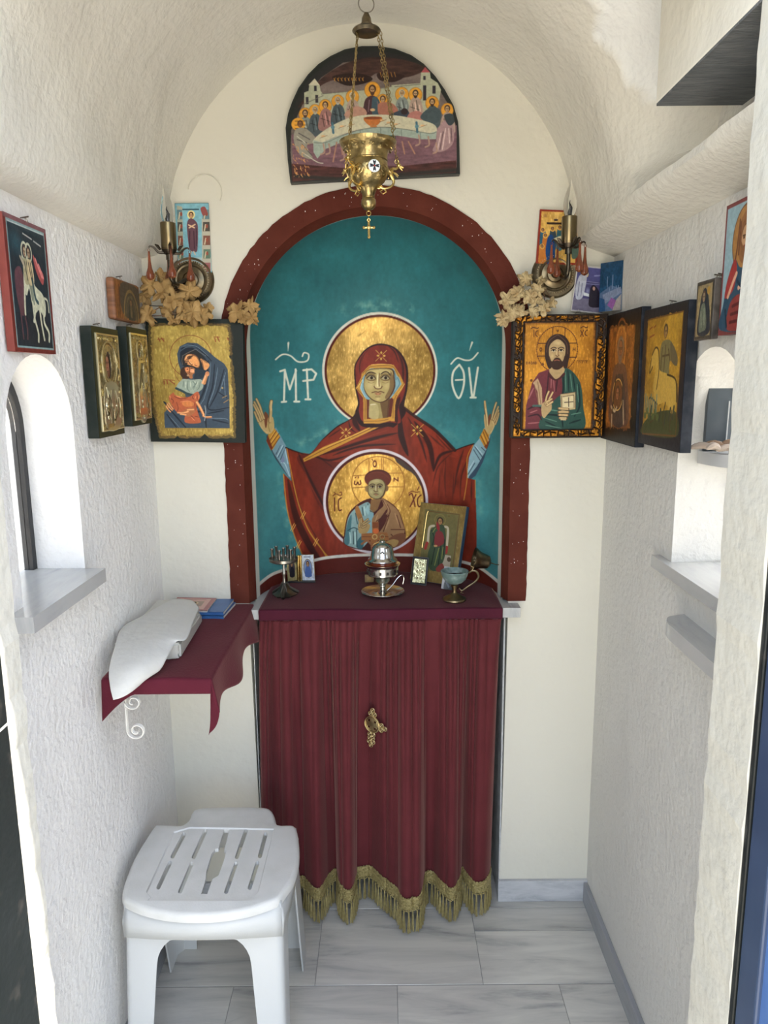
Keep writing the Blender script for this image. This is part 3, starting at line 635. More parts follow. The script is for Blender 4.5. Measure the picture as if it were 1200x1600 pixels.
    BK = (84, 32, 20)
    cv.ell(570, 165, 17, 30, BK, w=9); cv.line([(540, 115), (550, 128)], 8, BK); cv.lines([[(362, 345), (360, 375), (380, 380), (393, 355), (405, 380), (425, 372), (420, 340)]], 11, BK); cv.lines([[(365, 312), (378, 300)], [(400, 312), (395, 295)]], 8, BK); cv.lines([[(770, 312), (770, 345)], [(772, 315), (812, 342)], [(812, 310), (812, 345)]], 11, BK, sm=False)
    cv.lines([[(150, 520), (153, 655)], [(222, 520), (196, 540), (190, 600), (200, 650), (222, 645)]], 13, BK); cv.lines([[(135, 498), (165, 478), (200, 492), (225, 488), (222, 460), (205, 465)]], 8, BK); cv.line([(145, 462), (158, 470)], 7, BK)
    cv.lines([[(930, 490), (960, 480), (990, 610)], [(1000, 485), (940, 610)], [(1052, 490), (1022, 520), (1015, 570), (1030, 610), (1058, 600)]], 13, BK); cv.lines([[(925, 470), (960, 450), (1000, 462), (1035, 455)]], 8, BK); cv.line([(1030, 405), (1015, 440)], 9, BK)
    bodyM = [(245, 990), (250, 900), (280, 730), (330, 640), (430, 560), (520, 525), (540, 535), (600, 540), (640, 520), (720, 560), (810, 640), (860, 760), (890, 870), (885, 960), (800, 1030), (620, 1070), (430, 1060), (330, 1040)]
    cv.poly(bodyM, (66, 24, 18), True)
    cv.poly([(255, 990), (262, 900), (290, 740), (340, 655), (430, 590), (510, 570), (560, 700), (540, 900), (440, 1040), (330, 1030)], (124, 152, 150), True)
    cv.poly([(255, 985), (270, 860), (300, 740), (330, 700), (320, 850), (300, 1000)], (58, 98, 104), True, a=.9); cv.poly([(400, 950), (380, 1030), (440, 1050), (470, 900)], (44, 86, 94), True, a=.9)
    cv.lines([[(290, 860), (350, 830), (400, 850)], [(345, 870), (350, 1000)], [(380, 850), (385, 1030)], [(500, 580), (500, 640), (530, 660)], [(440, 620), (450, 700)], [(515, 680), (510, 780)], [(370, 680), (390, 790)]], 9, (38, 62, 66)); cv.lines([[(310, 880), (320, 990)], [(365, 880), (368, 1000)], [(460, 610), (470, 700)], [(430, 740), (400, 650)]], 12, (176, 204, 196), a=.8)
    cv.poly([(365, 640), (400, 610), (470, 820), (430, 880), (400, 760)], (146, 98, 50), True)
    cv.poly([(530, 540), (640, 530), (600, 640), (560, 670), (520, 640)], (128, 92, 54)); cv.line([(520, 650), (560, 670), (600, 640)], 6, (80, 50, 32)); cv.poly([(500, 670), (560, 680), (540, 790), (505, 790)], (122, 158, 164)); cv.poly([(500, 590), (520, 660), (500, 700), (470, 640)], (142, 176, 176))
    cv.poly([(640, 525), (720, 570), (810, 650), (855, 770), (880, 880), (780, 990), (600, 900), (540, 760), (600, 660), (660, 600)], (142, 106, 70), True); cv.poly([(700, 640), (690, 760), (610, 880), (600, 780), (650, 700)], (76, 34, 26), True); cv.lines([[(650, 540), (700, 620), (700, 680), (560, 780)], [(720, 700), (660, 870)], [(800, 700), (840, 830)], [(740, 850), (880, 850)], [(740, 900), (800, 960)], [(700, 590), (730, 660), (700, 720)]], 8, (74, 34, 24)); cv.lines([[(670, 560), (715, 640), (690, 690)], [(600, 700), (570, 780)], [(780, 680), (820, 800)], [(720, 750), (680, 850)]], 14, (172, 134, 94), a=.8, taper=-.5)
    cv.poly([(700, 960), (790, 900), (880, 890), (885, 965), (800, 1030), (720, 1000)], (112, 70, 46), True); cv.poly([(690, 980), (760, 950), (820, 970), (780, 1030), (720, 1020)], (158, 128, 76), True)
    # book-cross and blessing hand
    cv.poly([(540, 770), (610, 770), (612, 880), (700, 880), (720, 960), (600, 960), (600, 1050), (530, 1060), (525, 960), (430, 960), (430, 890), (545, 885)], (150, 96, 52)); cv.poly([(545, 775), (607, 775), (605, 830), (548, 835)], (124, 66, 34)); cv.ell(582, 865, 32, 28, (196, 100, 50)); cv.ell(570, 925, 24, 24, (200, 168, 100), w=9); cv.line([(435, 1000), (490, 965), (530, 1000)], 22, (140, 92, 60)); cv.lines([[(440, 925), (530, 925)], [(620, 920), (710, 925)], [(550, 1000), (590, 1000)]], 5, (92, 52, 28))
    cv.poly([(400, 790), (440, 770), (520, 800), (490, 880), (420, 890), (398, 850)], (160, 132, 84), True)
    for P in ([(430, 800), (430, 730)], [(440, 790), (500, 740)], [(450, 800), (515, 765)], [(440, 830), (480, 810)], [(412, 820), (415, 740)]): cv.line(P, 20, (70, 46, 30)); cv.line(P, 14, (172, 146, 96))
    # youth's head
    cv.ell(603, 320, 139, 96, (70, 28, 20)); cv.ell(603, 330, 132, 90, (92, 40, 26)); cv.ell(492, 425, 22, 34, (132, 106, 64)); cv.ell(695, 420, 18, 32, (110, 82, 50))
    cv.poly([(500, 400), (510, 350), (560, 325), (600, 318), (650, 330), (685, 370), (690, 420), (670, 490), (630, 528), (580, 535), (530, 515), (500, 470)], (84, 62, 36), True); cv.poly([(506, 400), (516, 352), (560, 330), (600, 324), (645, 336), (672, 375), (674, 425), (652, 488), (618, 520), (580, 527), (535, 508), (506, 462)], (150, 138, 92), True)
    cv.ell(590, 348, 55, 20, (178, 164, 118), a=.8, soft=20); cv.ell(535, 455, 22, 26, (176, 162, 114), a=.8, soft=14); cv.ell(630, 452, 24, 28, (172, 158, 110), a=.8, soft=14)
    for cx in (545, 622):
        cv.ell(cx, 404, 30, 20, (96, 78, 48), a=.8, soft=6); cv.line([(cx - 30, 390), (cx - 10, 376), (cx + 12, 376), (cx + 30, 388)], 8, (52, 34, 22)); cv.ell(cx, 405, 20, 10, (176, 166, 134)); cv.ell(cx + 2, 404, 10, 10, (34, 22, 16)); cv.line([(cx - 24, 404), (cx, 392), (cx + 24, 404)], 5, (40, 26, 18))
    cv.line([(592, 385), (596, 440)], 7, (90, 62, 38)); cv.line([(560, 442), (578, 456), (602, 450)], 7, (84, 54, 34)); cv.line([(582, 390), (582, 440)], 7, (206, 196, 158)); cv.line([(560, 482), (582, 476), (608, 482)], 6, (72, 36, 26)); cv.ell(584, 490, 14, 5, (146, 90, 66))
    cv.line([(470, 360), (480, 290), (560, 255), (650, 262), (720, 320)], 10, (120, 60, 40), a=.5, soft=6)
    # base band
    cv.T(400, 740, 3)
    wl = catmull([(-15, 545), (60, 482), (120, 455), (200, 430), (300, 400), (400, 387), (520, 381), (730, 382), (860, 392), (960, 412), (1040, 437), (1100, 478), (1160, 530)], 6)
    cv.poly(list(wl) + [(1200, 700), (-80, 700), (-80, 560)], (84, 30, 22)); cv.line(wl, 14, (196, 192, 180), sm=False)
    cv.noise(.06, 5, 77)
    return cv
def face(cv, x, y, s, sk=(176, 150, 104), hair=(70, 46, 34), beard=None, veil=None, tilt=0, dk=(70, 46, 30)):
    """small painted head, s = half height"""
    if veil: cv.ell(x, y - s * .1, s * 1.0, s * 1.35, veil)
    else: cv.ell(x, y - s * .25, s * .92, s * 1.05, hair)
    cv.ell(x, y, s * .66, s * .98, dk, rot=tilt); cv.ell(x - s * .04, y, s * .58, s * .9, sk, rot=tilt)
    if beard: cv.poly([(x - s * .6, y + s * .15), (x - s * .3, y + s * .45), (x + s * .3, y + s * .45), (x + s * .6, y + s * .15), (x + s * .45, y + s * 1.0), (x, y + s * 1.35), (x - s * .45, y + s)], beard, True)
    for q in (-.27, .25):
        cv.line([(x + q * s - s * .17, y - s * .22), (x + q * s + s * .17, y - s * .22)], s * .10, dk); cv.ell(x + q * s, y - s * .08, s * .12, s * .09, dk)
    cv.line([(x, y - s * .15), (x + s * .02, y + s * .22)], s * .09, dk, a=.8); cv.line([(x - s * .2, y + s * .47), (x + s * .2, y + s * .47)], s * .11, (120, 60, 44))
def paint_supper():
    cv = Cv(440, 66, 724, 294, 1.5, (30, 33, 30)); h, w = cv.h, cv.w; cv.T(430, 60, 4)
    n = fbm(h, w, 30, 4, 5, (2.5, .7))[..., None]; n2 = fbm(h, w, 8, 14, 4, (3, .6))[..., None]
    out = [(88, 880), (75, 700), (84, 560), (110, 420), (200, 260), (330, 150), (440, 100), (620, 84), (780, 110), (900, 180), (1020, 320), (1100, 450), (1128, 560), (1132, 800), (1120, 850)]
    cv.poly(out, np.array((100, 88, 84)) * (.75 + n * .5)); cv.poly([(84, 560), (110, 400), (200, 250), (330, 145), (440, 96), (620, 80), (780, 106), (900, 176), (1020, 310), (940, 230), (800, 150), (600, 130), (420, 150), (280, 240), (180, 360)], (34, 34, 34))
    cv.poly([(130, 420), (300, 230), (520, 130), (760, 130), (930, 190), (800, 245), (640, 215), (560, 250), (380, 250), (260, 300), (200, 370)], np.array((52, 34, 30)) * (.6 + n2 * .9), True, a=.95)
    cv.poly([(350, 235), (500, 215), (600, 245), (560, 275), (440, 290)], (34, 22, 20), True); cv.poly([(640, 215), (800, 230), (740, 270), (650, 260)], (40, 26, 24), True)
    cv.poly([(85, 590), (250, 560), (1000, 560), (1130, 540), (1132, 800), (880, 850), (300, 880), (90, 870)], np.array((104, 76, 84)) * (.8 + n2 * .4)); cv.poly([(80, 770), (400, 800), (800, 790), (1130, 760), (1130, 860), (80, 890)], np.array((60, 32, 28)) * (.6 + n2 * .8), a=.9); cv.line([(100, 850), (400, 868), (700, 850), (1120, 820)], 30, (34, 36, 34), a=.9, soft=10)
    GR = (150, 152, 130)
    cv.poly([(170, 420), (172, 330), (200, 320), (205, 285), (240, 250), (270, 285), (275, 320), (290, 340), (720, 300), (720, 290), (900, 280), (905, 215), (960, 215), (965, 250), (1010, 280), (1030, 320), (1010, 440), (950, 560), (200, 560)], GR); cv.poly([(905, 215), (935, 175), (980, 215)], (140, 66, 70)); cv.poly([(200, 285), (240, 245), (270, 285)], (176, 172, 150))
    for x, y, a, b in ((243, 305, 8, 16), (190, 380, 9, 22), (250, 370, 9, 24), (928, 340, 10, 46), (986, 320, 10, 24), (926, 248, 7, 12)): cv.poly([(x - a, y - b), (x + a, y - b), (x + a, y + b), (x - a, y + b)], (44, 40, 46))
    cv.lines([[(280, 340), (700, 305)], [(740, 300), (900, 286)], [(170, 400), (290, 350)]], 4, (92, 92, 84), sm=False)
    H = (196, 140, 52); rob = [(112, 120, 116), (132, 96, 92), (66, 76, 80), (150, 130, 118)]
    P = [(175, 460, 30, 0, (66, 50, 40), 1), (238, 440, 30, 2, (150, 146, 130), 1), (303, 410, 30, 1, (60, 40, 32), 0), (382, 382, 30, 2, (150, 150, 140), 1), (474, 355, 31, 3, (170, 166, 150), 1), (785, 342, 32, 0, (160, 156, 140), 1), (870, 345, 32, 3, (44, 34, 30), 1), (975, 398, 32, 2, (50, 36, 30), 1), (1070, 440, 30, 3, (60, 44, 36), 0), (665, 378, 28, 1, (66, 46, 34), 0)]
    for x, y, r, k, hr, b in P: cv.ell(x, y + 5, r * 1.3, r * 1.38, H, gold=.4); cv.ell(x, y + 5, r * 1.3, r * 1.38, (140, 96, 40), w=3)
    for x, y, r, k, hr, b in P:
        c = np.array(rob[k]); cv.poly([(x - 14, y + 22), (x + 16, y + 22), (x + 40, y + 60), (x + 46, y + 150), (x - 44, y + 150), (x - 36, y + 60)], c, True); cv.lines([[(x - 20, y + 60), (x - 10, y + 130)], [(x + 5, y + 40), (x + 20, y + 120)], [(x - 30, y + 80), (x + 30, y + 100)]], 5, c * .55); cv.lines([[(x - 4, y + 50), (x + 6, y + 120)], [(x + 26, y + 70), (x + 30, y + 120)]], 5, np.minimum(c * 1.4, 230)); face(cv, x, y, 20, (168, 140, 104), hr, hr if b else None)
    cv.ell(130, 525, 44, 40, (200, 144, 54), gold=.4); cv.lines([[(110, 505), (178, 505)], [(108, 530), (180, 530)], [(110, 550), (176, 550)]], 4, (80, 50, 26)); face(cv, 142, 526, 20, (120, 84, 52)); cv.poly([(110, 560), (170, 550), (230, 600), (230, 640), (180, 660), (215, 740), (140, 720), (100, 640)], (128, 124, 112), True); cv.lines([[(130, 580), (200, 620)], [(120, 620), (180, 640)], [(150, 650), (210, 720)]], 5, (70, 66, 66)); cv.lines([[(120, 600), (170, 640)], [(150, 700), (240, 760), (280, 770)]], 6, (170, 166, 150))
    cv.poly([(1010, 560), (1070, 500), (1110, 560), (1108, 650), (1050, 700), (980, 700), (1000, 640)], (142, 116, 118), True); cv.lines([[(1030, 590), (1010, 690)], [(1060, 560), (1040, 690)], [(1080, 560), (1085, 650)]], 6, (190, 170, 166)); cv.lines([[(1045, 580), (1025, 690)], [(1095, 560), (1100, 640)]], 5, (80, 60, 66)); cv.poly([(1050, 480), (1100, 470), (1115, 520), (1080, 540)], (48, 56, 60), True)
    # centre figure
    cv.ell(600, 318, 49, 50, H, gold=.4); cv.ell(600, 318, 49, 50, (140, 96, 40), w=3); cv.poly([(560, 370), (600, 352), (640, 380), (655, 470), (545, 470), (545, 410)], (64, 42, 46), True); cv.poly([(600, 365), (640, 380), (658, 470), (600, 472)], (58, 76, 84), True); cv.lines([[(580, 380), (572, 450)], [(630, 390), (640, 460)]], 5, (110, 90, 96)); face(cv, 600, 318, 25, (166, 134, 96), (64, 42, 32), (74, 50, 36)); cv.ell(600, 440, 16, 9, (176, 146, 108))
    cv.poly([(640, 400), (720, 400), (760, 450), (700, 475), (640, 470)], (146, 96, 80), True); cv.poly([(680, 490), (790, 440), (830, 460), (810, 510), (750, 520)], (52, 60, 70), True); cv.ell(800, 452, 22, 20, (44, 34, 34)); cv.poly([(815, 520), (830, 465), (890, 450), (930, 490), (900, 510)], (156, 104, 96), True); cv.poly([(900, 490), (960, 430), (1020, 440), (1030, 500), (980, 530)], (60, 72, 76), True)
    cv.poly([(420, 470), (480, 420), (545, 430), (560, 470), (480, 490)], (158, 120, 104), True)
    # table
    top = [(222, 625), (300, 560), (420, 500), (540, 472), (700, 472), (830, 490), (980, 530), (1004, 580), (960, 588), (800, 560), (650, 545), (520, 560), (380, 600), (280, 640), (235, 655)]
    cv.poly(top, (176, 172, 148), True); cv.poly([(222, 625), (280, 640), (380, 600), (520, 560), (650, 545), (800, 560), (960, 588), (1004, 575), (1000, 625), (900, 625), (760, 602), (650, 600), (520, 610), (400, 640), (300, 680), (245, 740), (222, 700)], (138, 150, 140)); cv.lines([[(300, 640), (300, 680)], [(400, 610), (400, 640)], [(520, 565), (520, 605)], [(650, 550), (650, 598)], [(780, 565), (782, 602)], [(900, 585), (902, 622)]], 4, (100, 112, 106)); cv.line([(225, 640), (300, 640), (400, 600), (520, 563), (650, 548), (800, 562), (960, 590), (1000, 580)], 4, (96, 100, 92))
    cv.poly([(545, 490), (655, 485), (640, 525), (610, 540), (575, 535)], (168, 100, 50), True); cv.ell(600, 490, 54, 9, (120, 62, 34)); cv.poly([(590, 530), (618, 530), (628, 548), (582, 548)], (160, 104, 60))
    for x in (345, 876): cv.line([(x, 520), (x + 5, 580)], 14, (64, 96, 110)); cv.ell(x + 2, 545, 12, 12, (84, 120, 130))
    for x, y in ((285, 600), (405, 540), (460, 530), (915, 540), (700, 520), (660, 505), (745, 530)): cv.ell(x, y, 14, 6, (196, 160, 116)); cv.line([(x - 20, y + 12), (x + 25, y - 4)], 2.5, (110, 84, 66))
    for x0, x1 in ((370, 345), (395, 405), (745, 740), (785, 800), (825, 865)): cv.line([(x0, 640), (x1, 760 if x0 < 380 else 715)], 9, (150, 110, 92))
    for x, y in ((285, 700), (320, 700), (410, 740), (455, 740), (890, 650), (950, 660), (1000, 700), (700, 700)): cv.line([(x, y - 50), (x + 6, y), (x - 18, y + 14)], 10, (150, 120, 106))
    cv.poly([(500, 600), (730, 600), (700, 640), (520, 640)], (52, 78, 70), True, a=.8); cv.poly([(600, 605), (700, 600), (650, 640)], (168, 104, 48), True)
    r = random.Random(2)
    for k in range(60): x, y = r.uniform(90, 190), r.uniform(640, 850); cv.line([(x, y), (x + r.uniform(-4, 14), y + r.uniform(4, 16))], r.uniform(2, 5), (188, 136, 84), gold=.4)
    for k in range(9): x = 360 + k * 22; cv.line([(x, 245), (x + 8, 262)], 4, (168, 120, 52), gold=.4); cv.line([(x + 10, 240), (x + 2, 258)], 3, (168, 120, 52), gold=.4)
    for k in range(5): x = 650 + k * 22; cv.line([(x, 212), (x + 8, 240)], 3.5, (168, 120, 52), gold=.4)
    cv.noise(.10, 3, 5); return cv
def ragged(cv, P, col, n=26, amp=5, seed=3, **k):
    r = random.Random(seed); Q = []
    for a, b in zip(P, P[1:] + P[:1]):
        for i in range(n): t = i / n; Q.append((a[0] + (b[0] - a[0]) * t + r.uniform(-amp, amp), a[1] + (b[1] - a[1]) * t + r.uniform(-amp, amp)))
    cv.poly(Q, col, **k)
def paint_mother():
    cv = Cv(229, 499, 387, 693, 2.0, (20, 26, 22)); cv.T(100, 480, 4)
    g = goldtex(cv, 8, (176, 152, 78), (120, 98, 46), (200, 178, 104), 40)
    ragged(cv, [(530, 108), (1035, 100), (1050, 290), (1075, 560), (1080, 815), (590, 822), (535, 600), (522, 300)], (84, 70, 38), 30, 5, 4, gold=.3); ragged(cv, [(548, 120), (1022, 112), (1035, 300), (1058, 560), (1062, 800), (600, 808), (556, 600), (545, 300)], g, 30, 7, 5, gold=.45)
    nz = fbm(cv.h, cv.w, 9, 50, 4)[..., None]; cv.line([(560, 140), (552, 400), (570, 640), (610, 800), (800, 812), (1050, 790)], 26, np.array((120, 92, 50)) * (.4 + nz), a=.7, soft=18); cv.line([(560, 120), (760, 108), (1020, 120), (1040, 300)], 22, np.array((90, 66, 36)) * (.3 + nz * 1.3), a=.85, soft=14)
    cv.poly([(1030, 300), (1060, 285), (1060, 330)], (20, 26, 22)); cv.poly([(845, 825), (880, 790), (920, 828)], (20, 26, 22)); cv.poly([(680, 828), (706, 806), (730, 828)], (20, 26, 22))
    cv.lines([[(624, 200), (630, 755)], [(645, 180), (650, 500)], [(990, 250), (1046, 260), (1050, 750), (900, 765), (625, 758)]], 3, (120, 88, 44), a=.5, sm=False)
    cv.ell(790, 305, 130, 130, (110, 62, 34), w=4); cv.ell(762, 400, 70, 75, (110, 62, 34), w=3)
    cv.lines([[(590, 195), (600, 215)], [(610, 195), (625, 215)], [(622, 460), (625, 480)], [(640, 455), (645, 478)], [(660, 458), (690, 478)], [(940, 190), (945, 210)], [(955, 180), (968, 208)], [(1018, 185), (1026, 200)]], 6, (120, 60, 34)); cv.lines([[(585, 205), (625, 200)], [(620, 452), (690, 455)], [(935, 182), (970, 182)]], 4, (120, 60, 34))
    B, BD, BL = (50, 62, 74), (24, 32, 42), (92, 108, 120)
    cv.poly([(706, 290), (722, 245), (770, 220), (830, 222), (890, 262), (940, 305), (1000, 345), (1022, 380), (1035, 560), (1040, 752), (625, 756), (622, 660), (660, 620), (760, 560), (730, 400), (712, 340)], B)
    cv.poly([(725, 290), (745, 255), (800, 250), (870, 300), (900, 350), (880, 385), (820, 390), (740, 360)], BD, True)
    for P, wd in (([(730, 260), (800, 232), (880, 290), (920, 330)], 8), ([(900, 330), (880, 500), (820, 640), (880, 640)], 14), ([(940, 350), (930, 480), (900, 630), (1035, 620)], 9), ([(1000, 380), (960, 520), (910, 620)], 9), ([(640, 670), (700, 752)], 10), ([(660, 640), (760, 752)], 10), ([(1020, 560), (960, 520)], 6), ([(880, 650), (890, 750)], 12), ([(900, 660), (1000, 640)], 9), ([(930, 700), (1030, 720)], 9), ([(620, 590), (640, 610)], 12)): cv.line(P, wd, BD, taper=-.5)
    for P, wd in (([(745, 245), (820, 240), (900, 300)], 4), ([(915, 340), (905, 460), (870, 580)], 5), ([(960, 370), (940, 500), (905, 600)], 5), ([(1010, 400), (975, 520)], 5), ([(900, 690), (1000, 690), (1030, 700)], 5), ([(655, 680), (720, 752)], 4), ([(1000, 420), (1010, 560)], 4), ([(880, 560), (830, 640)], 4)): cv.line(P, wd, BL, taper=-.5)
    cv.lines([[(1000, 590), (1030, 570)], [(990, 560), (1020, 545)]], 3, (176, 130, 60)); cv.ell(990, 497, 6, 6, (150, 130, 90))
    SK = (172, 118, 66)
    cv.T(255, 520, 11.43)
    cv.poly([(330, 410), (400, 350), (520, 300), (640, 340), (700, 420), (690, 560), (640, 640), (560, 600), (420, 580), (350, 560), (325, 480)], (34, 34, 34), True)
    cv.poly([(372, 470), (400, 400), (450, 370), (540, 375), (610, 420), (648, 500), (650, 570), (625, 612), (590, 610), (540, 590), (470, 565), (400, 530)], (120, 76, 46), True)
    cv.poly([(378, 480), (405, 410), (440, 385), (505, 380), (500, 395), (440, 420), (415, 455)], (212, 158, 106), True); cv.poly([(450, 490), (520, 410), (580, 415), (630, 490), (642, 560), (610, 600), (560, 590), (500, 555)], (206, 142, 86), True); cv.poly([(385, 490), (430, 470), (455, 500), (470, 540), (500, 570), (440, 560), (400, 530)], (196, 136, 88), True)
    cv.line([(430, 430), (470, 405), (515, 415)], 14, (48, 32, 26)); cv.ell(472, 442, 34, 15, (62, 42, 32), rot=-18); cv.ell(468, 440, 9, 9, (20, 16, 14)); cv.ell(492, 452, 9, 6, (150, 110, 76)); cv.line([(372, 520), (395, 498), (435, 500)], 12, (48, 32, 26)); cv.ell(405, 535, 30, 14, (56, 40, 32), rot=-10)
    cv.lines([[(440, 480), (470, 530), (505, 560), (520, 548)]], 10, (84, 44, 32)); cv.line([(452, 478), (490, 530), (515, 540)], 9, (226, 176, 124)); cv.line([(560, 560), (580, 575), (600, 570)], 11, (120, 44, 36)); cv.poly([(660, 450), (740, 480), (820, 545), (810, 600), (760, 650), (715, 630), (690, 540)], (196, 136, 84), True); cv.line([(680, 470), (705, 560), (720, 640)], 12, (90, 58, 40)); cv.line([(690, 460), (780, 520)], 20, (60, 52, 40), a=.7, soft=8)
    cv.lines([[(335, 410), (420, 360), (520, 310), (580, 290), (640, 330), (760, 400)]], 9, (104, 100, 96)); cv.lines([[(345, 420), (330, 490), (345, 560)]], 8, (112, 104, 96)); cv.lines([[(300, 260), (400, 215), (520, 215), (640, 260)], [(300, 330), (400, 260), (500, 250)]], 12, (88, 106, 118), a=.7, taper=-.5)
    # child's head
    cv.ell(400, 705, 100, 110, (54, 34, 26)); cv.poly([(380, 620), (440, 600), (520, 605), (570, 640), (560, 700), (520, 740), (520, 800), (470, 800), (440, 740), (400, 690)], (150, 96, 60), True); cv.poly([(395, 625), (440, 612), (460, 640), (440, 680), (400, 680)], (206, 130, 84), True); cv.poly([(480, 640), (540, 640), (556, 680), (530, 700), (480, 690)], (216, 150, 108), True); cv.line([(462, 610), (474, 650), (462, 700)], 9, (70, 34, 28)); cv.ell(430, 640, 16, 9, (50, 32, 26)); cv.ell(505, 622, 20, 8, (60, 36, 28)); cv.ell(440, 750, 24, 18, (150, 120, 90)); cv.line([(470, 700), (455, 720), (470, 740)], 8, (90, 44, 34))
    cv.poly([(560, 650), (660, 640), (760, 660), (740, 740), (700, 790), (600, 815), (540, 800), (560, 720)], (34, 44, 54), True)
    cv.poly([(310, 850), (360, 815), (520, 825), (660, 815), (710, 870), (700, 980), (600, 1060), (520, 1085), (380, 1060), (230, 1000), (260, 900)], (134, 146, 132), True)
    cv.lines([[(360, 850), (350, 960)], [(440, 840), (430, 980), (470, 1040)], [(520, 850), (560, 900), (540, 1000)], [(600, 870), (520, 980)], [(660, 850), (640, 960), (600, 1010)]], 12, (84, 98, 90), taper=-.5); cv.lines([[(400, 850), (395, 980)], [(480, 850), (490, 960)], [(620, 850), (590, 950)], [(560, 850), (570, 880)]], 14, (190, 196, 176), a=.8, taper=-.6)
    cv.line([(225, 985), (330, 1030), (420, 1075), (520, 1100)], 40, (40, 58, 62)); cv.line([(730, 880), (750, 800), (770, 740)], 60, (176, 118, 74)); cv.line([(700, 880), (730, 810), (750, 760)], 34, (214, 160, 114)); cv.ell(785, 715, 36, 44, (196, 132, 88)); cv.lines([[(760, 685), (800, 690)], [(765, 715), (815, 718)]], 8, (120, 66, 44))
    OR = (158, 82, 52)
    cv.poly([(90, 1150), (180, 1060), (200, 1100), (330, 1140), (470, 1130), (560, 1060), (620, 1040), (650, 1130), (620, 1220), (590, 1300), (640, 1480), (660, 1600), (390, 1600), (380, 1440), (250, 1420), (150, 1300)], OR, True)
    cv.lines([[(100, 1160), (170, 1200), (160, 1260)], [(190, 1130), (300, 1170), (440, 1150)], [(540, 1090), (520, 1150), (570, 1180)], [(230, 1230), (260, 1340), (240, 1400)], [(560, 1230), (570, 1380)], [(430, 1460), (500, 1480), (560, 1540)], [(600, 1080), (610, 1180)], [(560, 1480), (640, 1500)]], 14, (104, 50, 36), taper=-.4); cv.lines([[(300, 1230), (420, 1210), (500, 1220)], [(120, 1180), (110, 1120)], [(500, 1500), (560, 1560)], [(580, 1120), (560, 1180)], [(640, 1100), (635, 1170)], [(220, 1120), (320, 1150)]], 16, (206, 132, 88), a=.8, taper=-.5); cv.poly([(330, 1240), (440, 1215), (540, 1240), (520, 1300), (380, 1310)], (184, 112, 62), True)
    SKc = (208, 148, 98)
    cv.lines([[(600, 1230), (660, 1330), (720, 1450)]], 62, (140, 84, 52), taper=.25); cv.lines([[(600, 1230), (665, 1330), (725, 1450)]], 40, SKc, taper=.25); cv.lines([[(715, 1475), (770, 1500), (860, 1495)]], 34, (140, 84, 52)); cv.lines([[(715, 1470), (770, 1490), (860, 1487)]], 22, SKc)
    cv.poly([(240, 1425), (330, 1400), (430, 1340), (540, 1330), (570, 1390), (520, 1450), (440, 1490), (330, 1450)], (150, 92, 58), True); cv.lines([[(250, 1425), (350, 1425), (440, 1400)], [(300, 1450), (400, 1460)], [(430, 1370), (540, 1360)]], 24, SKc)
    cv.lines([[(60, 1270), (100, 1330), (150, 1380)], [(90, 1250), (130, 1310), (170, 1360)], [(40, 1310), (80, 1370), (120, 1410)]], 26, (140, 84, 52)); cv.lines([[(60, 1270), (100, 1330), (150, 1380)], [(90, 1250), (130, 1310), (170, 1360)], [(40, 1310), (80, 1370), (120, 1410)]], 16, SKc)
    cv.line([(745, 1290), (760, 1400), (740, 1560)], 14, (130, 138, 140))
    cv.noise(.10, 3, 9); cv.T(100, 480, 4); return cv
